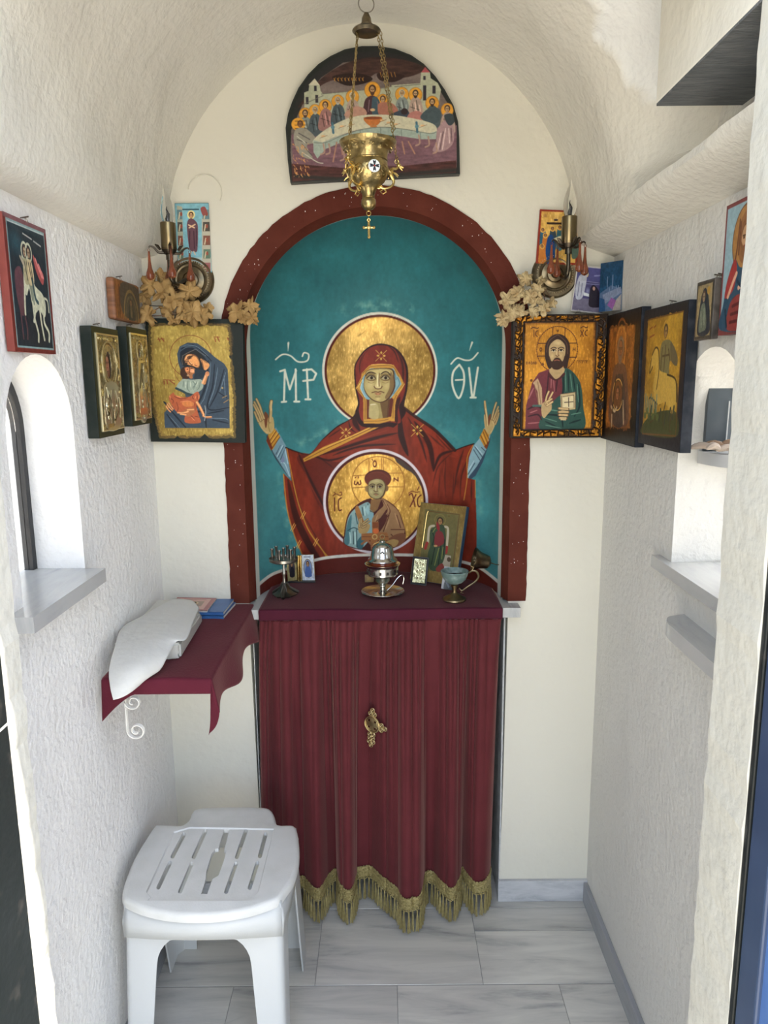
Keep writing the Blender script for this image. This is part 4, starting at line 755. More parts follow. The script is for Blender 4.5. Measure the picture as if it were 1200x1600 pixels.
def paint_blessing():
    cv = Cv(812, 504, 940, 674, 2.2, (40, 26, 12)); cv.T(780, 460, 3.75)
    g = goldtex(cv, 12, (196, 138, 48), (140, 92, 28), (224, 170, 76), 40); cv.poly([(150, 180), (575, 178), (585, 400), (575, 772), (140, 775), (148, 400)], g, gold=.5)
    nz = fbm(cv.h, cv.w, 7, 60, 4)[..., None]; cv.line([(150, 180), (575, 180), (583, 770), (142, 775), (150, 180)], 22, np.array((96, 56, 22)) * (.3 + nz * 1.4), sm=False, a=.8, soft=10)
    BK = (66, 34, 20)
    cv.ell(350, 325, 125, 125, (100, 58, 26), w=4); 
    for k in range(60): a = k * PI / 30; cv.ell(350 + 125 * math.cos(a), 325 + 125 * math.sin(a), 3, 3, BK)
    cv.lines([[(320, 208), (320, 260)], [(395, 208), (395, 260)], [(232, 292), (285, 292)], [(425, 292), (470, 292)], [(228, 362), (280, 362)], [(425, 370), (470, 370)], [(205, 220), (205, 255)], [(490, 222), (508, 255)], [(508, 222), (490, 255)]], 5, BK, sm=False); cv.lines([[(230, 222), (218, 228), (216, 245), (228, 255)], [(532, 222), (520, 228), (518, 245), (530, 252)], [(188, 212), (200, 204), (225, 210), (232, 205)], [(490, 210), (505, 202), (525, 208), (532, 203)], [(345, 220), (350, 228), (355, 220)]], 5, BK); cv.ell(250, 326, 6, 9, BK, w=4); cv.lines([[(447, 318), (447, 335)], [(447, 326), (460, 326)], [(460, 318), (460, 335)]], 4, BK)
    for k, x in enumerate((165, 180, 195, 208, 220)): cv.ell(x, 400, 4, 6, BK, w=3) if k % 2 == 0 else cv.lines([[(x - 4, 406), (x, 393), (x + 4, 406)]], 3, BK)
    for k, x in enumerate((474, 486, 498, 510, 522, 533)): cv.lines([[(x, 388), (x, 402)], [(x, 395), (x + 6, 388)] if k % 2 else [(x, 389), (x + 7, 389)]], 3, BK)
    cv.ell(195, 497, 8, 8, (90, 50, 20)); cv.ell(262, 408, 10, 8, (96, 56, 24))
    G, GD, GL, R, RD, RL = (36, 66, 58), (16, 34, 34), (78, 112, 96), (92, 40, 46), (48, 22, 28), (138, 82, 84)
    cv.poly([(162, 775), (165, 640), (200, 510), (240, 455), (310, 432), (400, 425), (450, 450), (500, 510), (520, 620), (522, 775)], R, False); cv.poly([(380, 440), (420, 432), (470, 470), (505, 530), (522, 640), (524, 778), (265, 778), (275, 680), (350, 600), (390, 560)], G, True)
    cv.poly([(205, 510), (235, 485), (262, 540), (268, 640), (245, 640), (235, 560)], (160, 132, 100)); cv.lines([[(215, 520), (245, 640)], [(235, 505), (258, 630)]], 4, (110, 84, 60))
    for P, wd, c in (([(175, 660), (230, 640), (270, 660)], 12, RD), ([(180, 700), (240, 690), (265, 720)], 10, RD), ([(300, 450), (295, 550), (280, 600)], 9, RD), ([(360, 450), (350, 560)], 10, RD), ([(180, 600), (210, 540)], 9, RL), ([(190, 680), (235, 665)], 7, RL), ([(180, 740), (250, 735)], 8, RL), ([(320, 460), (318, 540)], 8, RL), ([(330, 470), (340, 560)], 6, RL),
                     ([(390, 450), (395, 550), (380, 620)], 12, GD), ([(420, 440), (430, 560)], 8, GD), ([(450, 460), (470, 560)], 8, GD), ([(490, 520), (500, 640), (470, 700)], 10, GD), ([(280, 690), (380, 700), (400, 760)], 12, GD), ([(290, 730), (360, 760)], 9, GD), ([(440, 740), (510, 720)], 10, GD), ([(405, 450), (412, 560)], 6, GL), ([(435, 460), (452, 560)], 6, GL), ([(480, 520), (492, 620)], 6, GL), ([(290, 660), (370, 670)], 7, GL), ([(285, 710), (360, 730)], 6, GL), ([(450, 690), (510, 680)], 7, GL), ([(290, 750), (390, 768)], 6, GL)): cv.line(P, wd, c, taper=-.5)
    cv.line([(210, 640), (245, 640), (272, 640)], 12, (60, 100, 90), a=.8)
    SK, SD = (158, 134, 94), (92, 64, 42)
    cv.poly([(310, 425), (390, 425), (395, 455), (350, 490), (315, 470)], SK, True); cv.poly([(305, 455), (350, 492), (395, 455), (400, 470), (350, 500), (300, 475)], (60, 26, 28), True)
    cv.ell(352, 325, 78, 84, (44, 28, 22)); cv.poly([(285, 300), (275, 360), (300, 430), (320, 410)], (44, 28, 22), True); cv.poly([(410, 300), (430, 340), (420, 400), (412, 430), (390, 410)], (44, 28, 22), True); cv.lines([[(352, 245), (300, 280), (285, 340)], [(352, 245), (405, 290), (415, 350)]], 5, (78, 54, 40))
    cv.ell(350, 345, 50, 72, SD); cv.poly([(306, 300), (352, 270), (395, 300), (400, 350), (385, 400), (350, 428), (315, 400), (300, 350)], SK, True); cv.ell(350, 290, 30, 14, (186, 164, 120), a=.8, soft=10); cv.ell(322, 362, 12, 16, (184, 160, 114), a=.8, soft=8); cv.ell(376, 362, 12, 16, (180, 154, 110), a=.8, soft=8)
    cv.poly([(302, 360), (318, 392), (335, 376), (350, 370), (368, 376), (385, 392), (398, 360), (395, 410), (370, 434), (345, 438), (320, 424)], (50, 32, 24), True); cv.lines([[(335, 388), (350, 384), (366, 388)]], 5, (140, 84, 64))
    for x in (328, 374): cv.line([(x - 17, 322), (x, 314), (x + 17, 320)], 5, (44, 26, 20)); cv.ell(x, 332, 13, 7, (188, 176, 144)); cv.ell(x, 331, 6, 6, (30, 20, 16)); cv.line([(x - 15, 333), (x, 324), (x + 15, 332)], 3.5, (40, 24, 18))
    cv.lines([[(354, 318), (356, 355)], [(342, 358), (352, 365), (362, 358)]], 4, (84, 52, 34)); cv.line([(350, 320), (349, 355)], 4, (200, 182, 140))
    # hand and book
    cv.poly([(265, 690), (262, 640), (290, 610), (320, 620), (325, 660), (300, 690), (280, 710)], SK, True)
    for P in ([(285, 630), (292, 590), (305, 560)], [(295, 630), (310, 600), (330, 565)], [(290, 620), (325, 602)], [(295, 640), (330, 618)]): cv.line(P, 13, SD); cv.line(P, 9, (182, 158, 112))
    cv.poly([(378, 575), (470, 562), (475, 660), (385, 670)], (168, 150, 112)); cv.poly([(392, 590), (462, 580), (466, 650), (398, 658)], (190, 176, 138)); cv.lines([[(385, 585), (388, 665)], [(378, 575), (475, 563), (476, 660)], [(392, 590), (462, 580), (466, 650)]], 3, (70, 52, 40), sm=False); cv.lines([[(430, 595), (432, 645)], [(405, 622), (458, 618)]], 5, (66, 50, 42)); cv.lines([[(370, 655), (430, 660)], [(370, 675), (432, 676)], [(372, 692), (428, 694)], [(378, 710), (420, 712)]], 15, SD); cv.lines([[(374, 655), (426, 660)], [(374, 675), (428, 676)], [(376, 692), (424, 694)], [(380, 709), (416, 711)]], 11, (176, 150, 106)); cv.poly([(380, 705), (420, 705), (418, 724), (384, 722)], (168, 150, 112))
    cv.noise(.08, 3, 19); return cv
def paint_goldframe():
    """carved, gilded and charred frame: relief in z, hole cut out by the builder"""
    cv = Cv(0, 0, 244, 312, 1.3, (196, 138, 50)); g = goldtex(cv, 71, (200, 138, 44), (120, 74, 22), (240, 190, 90), 14); cv.c = g.copy(); cv.g[:] = .8; cv.z[:] = 1
    n = fbm(cv.h, cv.w, 15, 73, 4, (.7, 2.2)); m = np.clip((n - .52) * 14, 0, 1); m2 = np.clip((fbm(cv.h, cv.w, 15, 90, 4, (2.2, .7)) - .52) * 14, 0, 1)
    Y = np.arange(cv.h)[:, None] / 1.3; X = np.arange(cv.w)[None, :] / 1.3; side = ((X < 34) | (X > 210)) * 1.
    k = m * side + m2 * (1 - side) * .7; cv.c = cv.c * (1 - k[..., None]) + np.array((34, 22, 12)) * k[..., None]; cv.g *= 1 - k; cv.z -= k * .8
    r = random.Random(4)
    for y in (11, 298):
        for x in range(36, 210, 17): q = x + r.uniform(-4, 4); cv.line([(q, y - 7), (q + r.uniform(-3, 3), y + 8)], 2.6, (30, 18, 10), z=.1); cv.line([(q, y + r.uniform(-6, 6)), (q + 14, y + r.uniform(-6, 6))], 2.6, (30, 18, 10), z=.1)
    for x in (14, 230):
        for y in range(14, 300, 16): q = y + r.uniform(-4, 4); cv.line([(x - 10, q), (x + 4, q + 8), (x + 2, q + 20)], 2.6, (30, 18, 10), z=.1); cv.line([(x + 8, q), (x - 2, q + 14)], 2.2, (36, 22, 12), z=.2)
    for P in ([(2, 2), (242, 2), (242, 310), (2, 310), (2, 2)],): cv.line(P, 5, (30, 22, 16), sm=False, z=.2)
    cv.line([(26, 20), (214, 20), (214, 290), (26, 290), (26, 20)], 5, (28, 18, 12), sm=False, z=.1); return cv
def paint_riza(seed, W=145, H=225, full=False):
    """embossed silver cover with a painted face showing through"""
    cv = Cv(0, 0, W, H, 2.0, (26, 30, 22)); m = 14
    cv.c[:] = np.array((46, 46, 26)); P = [(m, m), (W - m, m), (W - m, H - m), (m, H - m)]
    g = goldtex(cv, seed, (206, 196, 160), (128, 116, 84), (240, 234, 212), 9); cv.poly(P, g, gold=1, z=1); cx = W / 2
    n = fbm(cv.h, cv.w, 7, seed + 3, 4); cv.z += np.where(cv.g > .5, (n - .5) * .9, 0)
    cv.line(P + [P[0]], 3.5, (206, 196, 160), sm=False, gold=1, z=1.6); q = m + 6; cv.line([(q, q), (W - q, q), (W - q, H - q), (q, H - q), (q, q)], 1.6, (96, 80, 42), sm=False, gold=1, z=.5)
    hy, hr, fr = (74, 40, (13, 26)) if not full else (54, 22, (5, 9))
    for rr, z in ((hr, 1.9), (hr - 4, 1.0), (hr - 7, 1.5)): cv.ell(cx, hy, rr, rr * 1.15, (214, 200, 150) if z > 1 else (120, 100, 56), w=2.4, gold=1, z=z)
    cv.poly([(cx - hr, H - m - 6), (cx - hr * .95, hy + hr * 1.3), (cx - hr * .3, hy + hr * .9), (cx + hr * .3, hy + hr * .9), (cx + hr * .95, hy + hr * 1.3), (cx + hr, H - m - 6)], (200, 190, 156), True, gold=1, z=1.8)
    r = random.Random(seed)
    for k in range(14): x = cx + r.uniform(-hr, hr) * .9; y = r.uniform(hy + hr * 1.2, H - m - 40); cv.line([(x, y), (x + r.uniform(-9, 9), y + 20), (x + r.uniform(-14, 14), y + 42)], 3.2, r.choice([(224, 216, 190), (96, 82, 50), (206, 196, 160)]), gold=1, z=r.choice([2.5, .9, 2.2]))
    for k in range(46):
        x, y = (r.choice((m + 9, W - m - 9)), r.uniform(m + 8, H - m - 8)) if k % 2 else (r.uniform(m + 8, W - m - 8), r.choice((m + 9, H - m - 9))); cv.ell(x, y, 2.8, 3.4, (206, 186, 120), w=1.6, gold=1, z=1.9)
    if full: cv.poly([(cx - 26, H - m - 26), (cx + 26, H - m - 26), (cx + 26, H - m - 10), (cx - 26, H - m - 10)], (196, 160, 110), gold=1, z=1.8)
    cv.ell(cx, hy + 3, fr[0] + 2, fr[1] + 2, (20, 16, 12), z=.2)
    if not full: cv.ell(cx - 1, hy + 3, fr[0], fr[1], (118, 78, 56), z=.1); face(cv, cx - 2, hy, 17, (150, 100, 76), (50, 32, 26)); cv.lines([[(cx + 10, hy - 18), (cx + 13, hy + 6), (cx + 8, hy + 26)]], 4, (18, 12, 10), z=.1)
    else: cv.ell(cx, hy + 2, 3.2, 7, (96, 62, 46), z=.1)
    return cv
def paint_horsemen():
    cv = Cv(0, 0, 168, 212, 1.7, (96, 34, 30)); cv.poly([(9, 7), (160, 7), (160, 205), (9, 205)], (116, 140, 140)); cv.poly([(12, 10), (157, 10), (157, 202), (12, 202)], (28, 42, 50)); cv.line([(0, 3), (168, 3)], 8, (112, 72, 76), sm=False); cv.poly([(18, 20), (152, 20), (152, 190), (18, 190)], (28, 38, 46)); cv.ell(40, 40, 34, 26, (34, 72, 84), a=.7, soft=20); cv.poly([(12, 150), (157, 140), (157, 202), (12, 202)], (24, 30, 40), a=.8)
    cv.poly([(26, 85), (50, 78), (58, 110), (48, 150), (34, 150), (24, 120)], (88, 54, 62), True, a=.9); cv.lines([[(34, 145), (36, 190)], [(48, 145), (54, 175), (52, 190)]], 4, (84, 56, 60))
    W_, G_ = (176, 176, 152), (116, 122, 106)
    cv.poly([(56, 110), (60, 82), (74, 72), (90, 80), (100, 100), (130, 112), (140, 130), (132, 150), (110, 140), (94, 145), (82, 130), (76, 108), (64, 120)], W_, True); cv.poly([(74, 84), (86, 90), (94, 130), (84, 126)], G_, True)
    cv.lines([[(60, 100), (54, 130), (52, 150)], [(86, 130), (88, 155), (98, 178), (96, 192)], [(100, 132), (84, 160)], [(130, 140), (128, 160), (144, 175), (142, 190)], [(112, 135), (116, 165), (122, 188)]], 6, W_); cv.line([(138, 118), (150, 122), (152, 140)], 4, W_)
    cv.poly([(104, 50), (120, 66), (142, 78), (136, 96), (118, 84), (106, 66)], (148, 70, 70), True); cv.lines([[(112, 56), (134, 84)], [(124, 64), (140, 84)]], 4, (196, 120, 116))
    for x in (70, 86):
        cv.ell(x, 50, 12, 14, W_, w=3.5); cv.poly([(x - 9, 64), (x + 9, 64), (x + 13, 96), (x - 8, 100)], (146, 140, 110) if x < 80 else (176, 160, 124), True); cv.lines([[(x - 4, 66), (x + 4, 94)], [(x + 4, 66), (x + 8, 90)]], 3, (70, 60, 52)); face(cv, x, 51, 8.5, (150, 128, 104), (40, 30, 30))
    cv.line([(92, 92), (98, 120), (108, 128)], 7, (50, 70, 74)); cv.line([(50, 60), (64, 74), (56, 60)], 4, (150, 140, 120)); cv.lines([[(70, 22), (104, 26)], [(112, 28), (140, 32)]], 2.5, (150, 150, 146)); cv.line([(14, 11), (156, 11)], 2, (170, 180, 176)); cv.noise(.14, 5, 31); return cv
def paint_smallwood():
    cv = Cv(0, 0, 150, 90, 1.6, (120, 78, 44)); cv.T(0, 0, 1); cv.noise(.3, 9, 4, (.5, 3)); cv.poly([(36, 6), (146, 8), (146, 80), (40, 78)], (70, 62, 52), True); cv.ell(92, 78, 44, 60, (124, 104, 66), w=6); cv.ell(92, 80, 32, 48, (92, 84, 60), w=5); cv.ell(92, 84, 20, 36, (48, 50, 44)); cv.line([(92, 50), (92, 78)], 12, (96, 84, 60)); face(cv, 92, 48, 8, (140, 110, 76)); cv.line([(24, 12), (22, 78)], 6, (84, 46, 24)); cv.noise(.25, 6, 6); return cv
def paint_elder():
    cv = Cv(0, 0, 235, 295, 1.3, (22, 18, 16)); g = goldtex(cv, 33, (170, 108, 46), (96, 54, 26), (206, 146, 72), 24); ragged(cv, [(34, 26), (208, 30), (204, 262), (34, 268)], g, 26, 5, 8, gold=.35)
    for r_, c in ((52, (110, 62, 30)), (40, (180, 122, 56))): cv.ell(118, 82, r_ * .8, r_ * 1.3, c, w=4)
    cv.poly([(60, 250), (66, 160), (88, 118), (150, 118), (176, 165), (184, 250)], (92, 62, 48), True); cv.poly([(90, 150), (150, 150), (160, 250), (84, 250)], (56, 44, 44), True); face(cv, 118, 84, 24, (132, 84, 52), (120, 100, 80), (110, 88, 70)); cv.ell(112, 186, 34, 36, (190, 150, 76), w=3); cv.ell(112, 186, 30, 32, (100, 60, 34)); face(cv, 112, 184, 15, (140, 90, 60)); cv.lines([[(70, 215), (96, 225), (110, 215)], [(150, 200), (160, 250)], [(78, 235), (80, 262)]], 7, (160, 140, 110)); cv.lines([[(96, 140), (80, 230)], [(140, 140), (150, 230)], [(168, 180), (172, 240)]], 5, (46, 30, 26))
    for k in range(10): cv.line([(44 + k * 17, 30), (40 + k * 17, 60)], 5, (60, 34, 22), a=.5, soft=3, taper=.7)
    cv.line([(36, 28), (206, 30), (204, 262), (36, 266), (36, 28)], 8, (60, 30, 18), sm=False, a=.6, soft=5); cv.noise(.2, 6, 66); return cv
def paint_rider():
    cv = Cv(0, 0, 235, 275, 1.3, (22, 24, 30)); g = goldtex(cv, 44, (182, 144, 52), (132, 98, 34), (214, 178, 84), 30); ragged(cv, [(22, 20), (214, 16), (212, 246), (24, 256)], g, 26, 3, 8, gold=.4); BK = (66, 52, 30)
    cv.poly([(26, 255), (26, 235), (80, 212), (160, 200), (212, 205), (212, 248)], (58, 62, 34), True); cv.ell(130, 48, 15, 19, (176, 136, 54), w=3); face(cv, 130, 50, 12, (140, 110, 70), (52, 40, 28))
    cv.poly([(112, 70), (150, 66), (176, 80), (192, 104), (160, 108), (156, 140), (110, 140), (104, 100)], (104, 98, 64), True); cv.poly([(160, 70), (196, 96), (196, 116), (166, 104)], (84, 76, 56), True); cv.lines([[(116, 80), (112, 134)], [(134, 76), (130, 138)], [(150, 84), (160, 104)], [(120, 96), (156, 94)], [(112, 150), (128, 176), (120, 190)]], 4, BK)
    cv.poly([(60, 92), (78, 76), (96, 84), (104, 120), (150, 130), (196, 140), (206, 180), (186, 206), (150, 186), (104, 190), (76, 160), (84, 118), (66, 116), (50, 128)], (174, 140, 62), True); cv.lines([[(60, 92), (78, 78), (96, 86), (104, 122), (96, 160)], [(66, 116), (50, 128), (56, 100)], [(150, 132), (196, 142), (206, 182)], [(104, 190), (60, 178), (54, 200)], [(186, 200), (178, 236), (190, 240)], [(150, 186), (140, 216), (150, 236)], [(92, 186), (96, 216), (70, 228)], [(204, 150), (212, 190), (206, 214)]], 4, BK)
    for k in range(7): cv.lines([[(34 + k * 11, 172 + (k % 3) * 6), (34 + k * 11, 206)]], 5, (96, 112, 92)); cv.ell(36 + k * 12, 216 - (k % 2) * 10, 8, 7, (74, 82, 44))
    for x, y in ((66, 218), (150, 226), (172, 218), (120, 222), (190, 214)): cv.line([(x, y), (x + 6, y - 22)], 7, (50, 52, 40))
    cv.lines([[(36, 40), (52, 36)], [(60, 38), (72, 34)], [(40, 56), (66, 52)]], 3.5, (120, 62, 36)); cv.line([(24, 20), (214, 18), (212, 246), (26, 255), (24, 20)], 3, (96, 62, 28), sm=False); cv.noise(.1, 4, 67); return cv
def paint_saint_blue():
    """large icon by the door, red border"""
    cv = Cv(0, 0, 150, 198, 1.6, (104, 50, 48)); cv.poly([(5, 6), (145, 6), (145, 190), (5, 190)], (128, 152, 158)); cv.ell(72, 60, 42, 50, (156, 112, 62), gold=.3); cv.ell(72, 60, 42, 50, (96, 62, 40), w=2); cv.ell(72, 58, 26, 38, (132, 88, 52)); face(cv, 72, 60, 22, (168, 130, 94), (120, 76, 44), (120, 80, 50)); cv.lines([[(50, 30), (46, 70), (40, 100)], [(54, 34), (52, 80)], [(94, 34), (98, 90)]], 4, (96, 58, 36))
    cv.poly([(20, 116), (40, 86), (60, 100), (84, 100), (106, 90), (130, 130), (136, 190), (8, 190), (12, 150)], (40, 66, 84), True); cv.poly([(20, 116), (40, 86), (50, 100), (44, 130), (16, 142)], (142, 48, 46), True); cv.poly([(36, 150), (70, 140), (100, 160), (96, 190), (30, 190)], (120, 48, 46), True); cv.lines([[(44, 156), (84, 150)], [(40, 168), (90, 164)], [(38, 180), (92, 178)]], 5, (78, 26, 30)); cv.lines([[(60, 130), (80, 124)], [(26, 140), (40, 120), (50, 108)]], 7, (190, 146, 120)); cv.lines([[(54, 120), (80, 136)], [(20, 160), (28, 186)], [(110, 120), (116, 180)]], 5, (26, 44, 60)); cv.noise(.1, 5, 21); return cv
def paint_smalldark():
    cv = Cv(0, 0, 74, 98, 2.4, (60, 54, 46)); cv.poly([(4, 4), (70, 4), (70, 94), (4, 94)], (128, 112, 80)); cv.noise(.2, 6, 3); cv.poly([(14, 90), (16, 50), (24, 20), (38, 10), (52, 22), (60, 40), (66, 60), (66, 90)], (34, 40, 48), True); cv.poly([(18, 84), (22, 44), (36, 36), (46, 50), (52, 80), (34, 86)], (88, 94, 80), True); face(cv, 34, 26, 9, (130, 116, 92)); cv.lines([[(24, 50), (30, 78)], [(38, 46), (42, 74)]], 3, (120, 124, 106)); cv.ell(54, 16, 7, 7, (150, 116, 50)); cv.noise(.15, 4, 5); return cv
def paint_bluecard():
    cv = Cv(200, 270, 340, 440, 1, (0, 0, 0)); cv = Cv(266, 316, 334, 427, 3, (112, 158, 170)); cv.T(200, 270, 4.615); cv.noise(.12, 4, 3)
    cv.line([(316, 225), (570, 225), (612, 710), (600, 715)], 8, (60, 108, 118), sm=False); cv.poly([(330, 600), (600, 605), (608, 700), (330, 700)], (150, 168, 168)); cv.line([(375, 268), (495, 268)], 9, (44, 66, 76))
    cv.poly([(335, 240), (375, 250), (378, 600), (335, 600)], (150, 150, 132)); cv.poly([(520, 330), (585, 330), (600, 700), (530, 700)], (160, 156, 140))
    for k, y in enumerate((270, 355, 450, 545, 640)):
        for x0, x1, dx in ((336, 372, 0), (526, 580, k * 4)): cv.poly([(x0 + dx, y), (x1 + dx, y), (x1 + dx + 3, y + 66), (x0 + dx, y + 66)], [(88, 112, 118), (70, 66, 60), (110, 72, 60), (84, 104, 88), (130, 84, 84)][k]); cv.line([(x0 + dx + 12, y + 60), (x0 + dx + 20, y + 20)], 10, (180, 168, 140)); cv.ell(x0 + dx + 30, y + 30, 9, 14, (130, 66, 52))
    cv.poly([(510, 262), (540, 250), (560, 290), (530, 312)], (130, 70, 66), True); cv.ell(440, 305, 29, 30, (206, 190, 130)); cv.poly([(415, 345), (440, 330), (470, 345), (492, 390), (488, 550), (460, 560), (425, 540), (408, 400)], (92, 64, 72), True); cv.lines([[(430, 420), (425, 530)], [(460, 420), (465, 540)], [(480, 400), (482, 520)]], 6, (56, 38, 48)); cv.lines([[(420, 375), (465, 395)], [(470, 372), (425, 395)]], 9, (196, 164, 130)); face(cv, 440, 310, 20, (186, 146, 110), (60, 40, 32)); cv.lines([[(440, 560), (432, 580)], [(460, 560), (472, 582)]], 8, (190, 160, 130)); return cv
def paint_redcard():
    cv = Cv(832, 324, 912, 416, 2.6, (120, 40, 26)); cv.T(760, 270, 4.615); cv.poly([(400, 280), (665, 290), (640, 640), (368, 650)], goldtex(cv, 6, (206, 168, 88), (160, 120, 54), (230, 200, 130), 20), gold=.2); cv.poly([(435, 358), (560, 360), (560, 374), (435, 374)], (50, 34, 26)); cv.ell(425, 312, 12, 12, (150, 110, 60)); cv.ell(500, 342, 16, 8, (60, 40, 30))
    for x, y, c in ((408, 440, (40, 78, 96)), (425, 480, (160, 96, 40)), (478, 430, (44, 60, 70)), (530, 420, (50, 90, 100)), (600, 430, (110, 66, 40)), (455, 520, (28, 62, 110)), (400, 560, (170, 104, 44)), (640, 470, (70, 90, 80))): cv.poly([(x - 20, y - 10), (x + 16, y - 14), (x + 26, y + 60), (x + 14, y + 130), (x - 26, y + 130)], c, True); cv.ell(x - 2, y - 24, 18, 20, (196, 150, 70)); face(cv, x - 2, y - 24, 12, (150, 112, 76))
    cv.poly([(480, 480), (560, 450), (600, 480), (540, 510)], (190, 184, 150), True); cv.poly([(425, 600), (440, 470), (480, 460), (490, 620)], (26, 58, 104), True); cv.noise(.1, 3, 8); return cv
def paint_violetcard():
    cv = Cv(889, 414, 954, 491, 2.6, (150, 148, 156)); cv.T(760, 270, 4.615); cv.poly([(662, 685), (876, 686), (838, 1000), (615, 988)], (58, 56, 92)); cv.poly([(662, 685), (876, 686), (866, 780), (650, 780)], (66, 66, 112), a=.9); cv.line([(780, 740), (830, 730), (870, 700)], 14, (130, 136, 170), soft=8); cv.lines([[(660, 780), (860, 790)], [(720, 800), (860, 800)]], 5, (140, 146, 180), soft=3); cv.poly([(615, 900), (840, 910), (838, 1000), (612, 988)], (98, 94, 110), a=.8); cv.ell(708, 730, 26, 28, (150, 144, 140)); cv.ell(708, 730, 26, 28, (190, 170, 110), w=4)
    cv.poly([(680, 740), (720, 735), (718, 800), (690, 900), (645, 910), (640, 840), (660, 770)], (150, 154, 168), True); cv.lines([[(670, 790), (655, 890)], [(690, 800), (680, 890)]], 5, (90, 92, 116)); face(cv, 705, 732, 14, (150, 120, 104), (70, 50, 44)); cv.poly([(740, 900), (750, 830), (775, 805), (810, 840), (836, 930), (820, 962), (745, 960)], (28, 24, 36), True); cv.ell(776, 830, 9, 14, (150, 120, 110)); cv.poly([(700, 860), (740, 870), (740, 890), (700, 884)], (170, 176, 180)); cv.ell(730, 850, 20, 30, (150, 160, 190), a=.5, soft=16); cv.noise(.1, 3, 4); cv.T(760, 270, 4.615).line([(658, 678), (884, 678), (842, 1008), (606, 996), (658, 678)], 6, (170, 166, 160), sm=False); return cv
def paint_bluescene():
    cv = Cv(0, 0, 60, 80, 3, (26, 56, 82)); cv.noise(.3, 6, 3); cv.poly([(0, 50), (30, 38), (60, 46), (60, 80), (0, 80)], (66, 84, 110)); cv.lines([[(20, 24), (20, 40)], [(34, 22), (34, 44)], [(44, 40), (44, 48)], [(50, 40), (50, 50)], [(26, 42), (26, 50)]], 2, (90, 110, 136)); cv.poly([(8, 52), (56, 42), (58, 52), (14, 68)], (100, 110, 132)); cv.poly([(32, 58), (46, 64), (36, 78), (22, 70)], (110, 70, 120)); cv.poly([(46, 62), (58, 54), (58, 80), (36, 80)], (134, 128, 124)); cv.poly([(0, 56), (14, 60), (18, 80), (0, 80)], (34, 62, 96)); cv.noise(.14, 3, 6); return cv
def paint_seated():
    """gilded icon leaning in the niche (own unit frame)"""
    cv = Cv(590, 770, 746, 915, 2.4, (120, 96, 56)); cv.T(590, 770, 5.714); g = goldtex(cv, 9, (132, 112, 66), (104, 84, 44), (156, 136, 84), 30); cv.c = g; cv.g[:] = .45
    cv.poly([(470, 130), (800, 180), (700, 730), (380, 700)], np.array((96, 90, 56)), gold=.3, z=-1); cv.noise(.1, 5, 2); cv.line([(480, 150), (790, 185), (690, 720)], 6, (90, 62, 34), sm=False); cv.ell(607, 235, 50, 52, (128, 112, 60), w=4); W_ = (160, 150, 128)
    cv.lines([[(545, 290), (500, 310), (478, 440)], [(640, 300), (676, 320), (655, 480)]], 22, W_); cv.line([(470, 450), (450, 500)], 26, (130, 44, 40)); cv.line([(655, 490), (645, 540)], 26, (130, 44, 40)); cv.poly([(620, 560), (690, 570), (670, 690), (590, 690)], (150, 140, 122)); cv.ell(668, 605, 18, 22, (70, 58, 44))
    cv.poly([(575, 290), (640, 290), (650, 420), (635, 560), (600, 650), (560, 710), (480, 690), (470, 560), (500, 470), (505, 340)], (52, 66, 48), True); cv.poly([(560, 350), (620, 350), (635, 440), (590, 480), (540, 470)], (104, 42, 44), True); cv.lines([[(520, 330), (540, 400), (520, 470)], [(540, 500), (500, 650)], [(600, 480), (560, 680)], [(640, 420), (620, 560)]], 9, (28, 38, 32)); cv.lines([[(580, 500), (530, 660)], [(560, 310), (530, 350)], [(620, 490), (600, 600)]], 8, (106, 112, 60)); face(cv, 608, 250, 32, (142, 108, 72), (44, 34, 26)); cv.poly([(575, 250), (600, 300), (590, 340), (570, 310)], (120, 40, 44), True); cv.ell(550, 478, 18, 10, (160, 124, 84)); cv.poly([(540, 690), (600, 640), (620, 700), (560, 720)], (110, 48, 44), True); cv.ell(505, 195, 7, 7, (90, 72, 36)); cv.ell(693, 200, 7, 7, (90, 72, 36)); return cv
def paint_relief_small():
    cv = Cv(0, 0, 40, 62, 4, (16, 16, 16)); cv.poly([(3, 3), (37, 3), (37, 59), (3, 59)], goldtex(cv, 15, (170, 166, 134), (96, 94, 70), (210, 206, 180), 5), gold=.9, z=1); n = fbm(cv.h, cv.w, 16, 5, 4); cv.z += (n - .5) * 2 * cv.g
    for x, y in ((12, 12), (20, 10), (28, 13), (14, 30), (21, 28), (28, 31), (16, 46), (26, 46)): cv.ell(x, y, 4, 4.6, (190, 186, 150), gold=.9, z=2.2, soft=1); cv.ell(x, y + 1, 2, 2.4, (104, 92, 70), z=1.9)
    return cv
def paint_diptych(k):
    cv = Cv(0, 0, 26, 38, 5, [(150, 138, 96), (186, 192, 200)][k]); cv.g[:] = [.6, .3][k]; cv.noise(.2, 3, 5 + k); cv.ell(13, 20, 9.5, 14, (110, 92, 60)); cv.ell(13, 20, 8.4, 12.8, [(60, 54, 60), (110, 128, 160)][k]); cv.poly([(6, 32), (8, 20), (13, 15), (18, 20), (20, 32)], [(24, 24, 34), (70, 92, 140)][k], True); face(cv, 13, 14, 4, (150, 118, 90)); cv.lines([[(6, 3), (20, 3)]], 1.4, (90, 96, 110)); return cv
def paint_card():
    cv = Cv(0, 0, 34, 46, 4, (150, 150, 152)); cv.poly([(8, 46), (10, 22), (18, 14), (28, 20), (34, 46)], (40, 44, 46), True); cv.ell(20, 24, 6, 8, (110, 104, 96)); cv.line([(12, 30), (22, 40)], 5, (90, 100, 110)); return cv
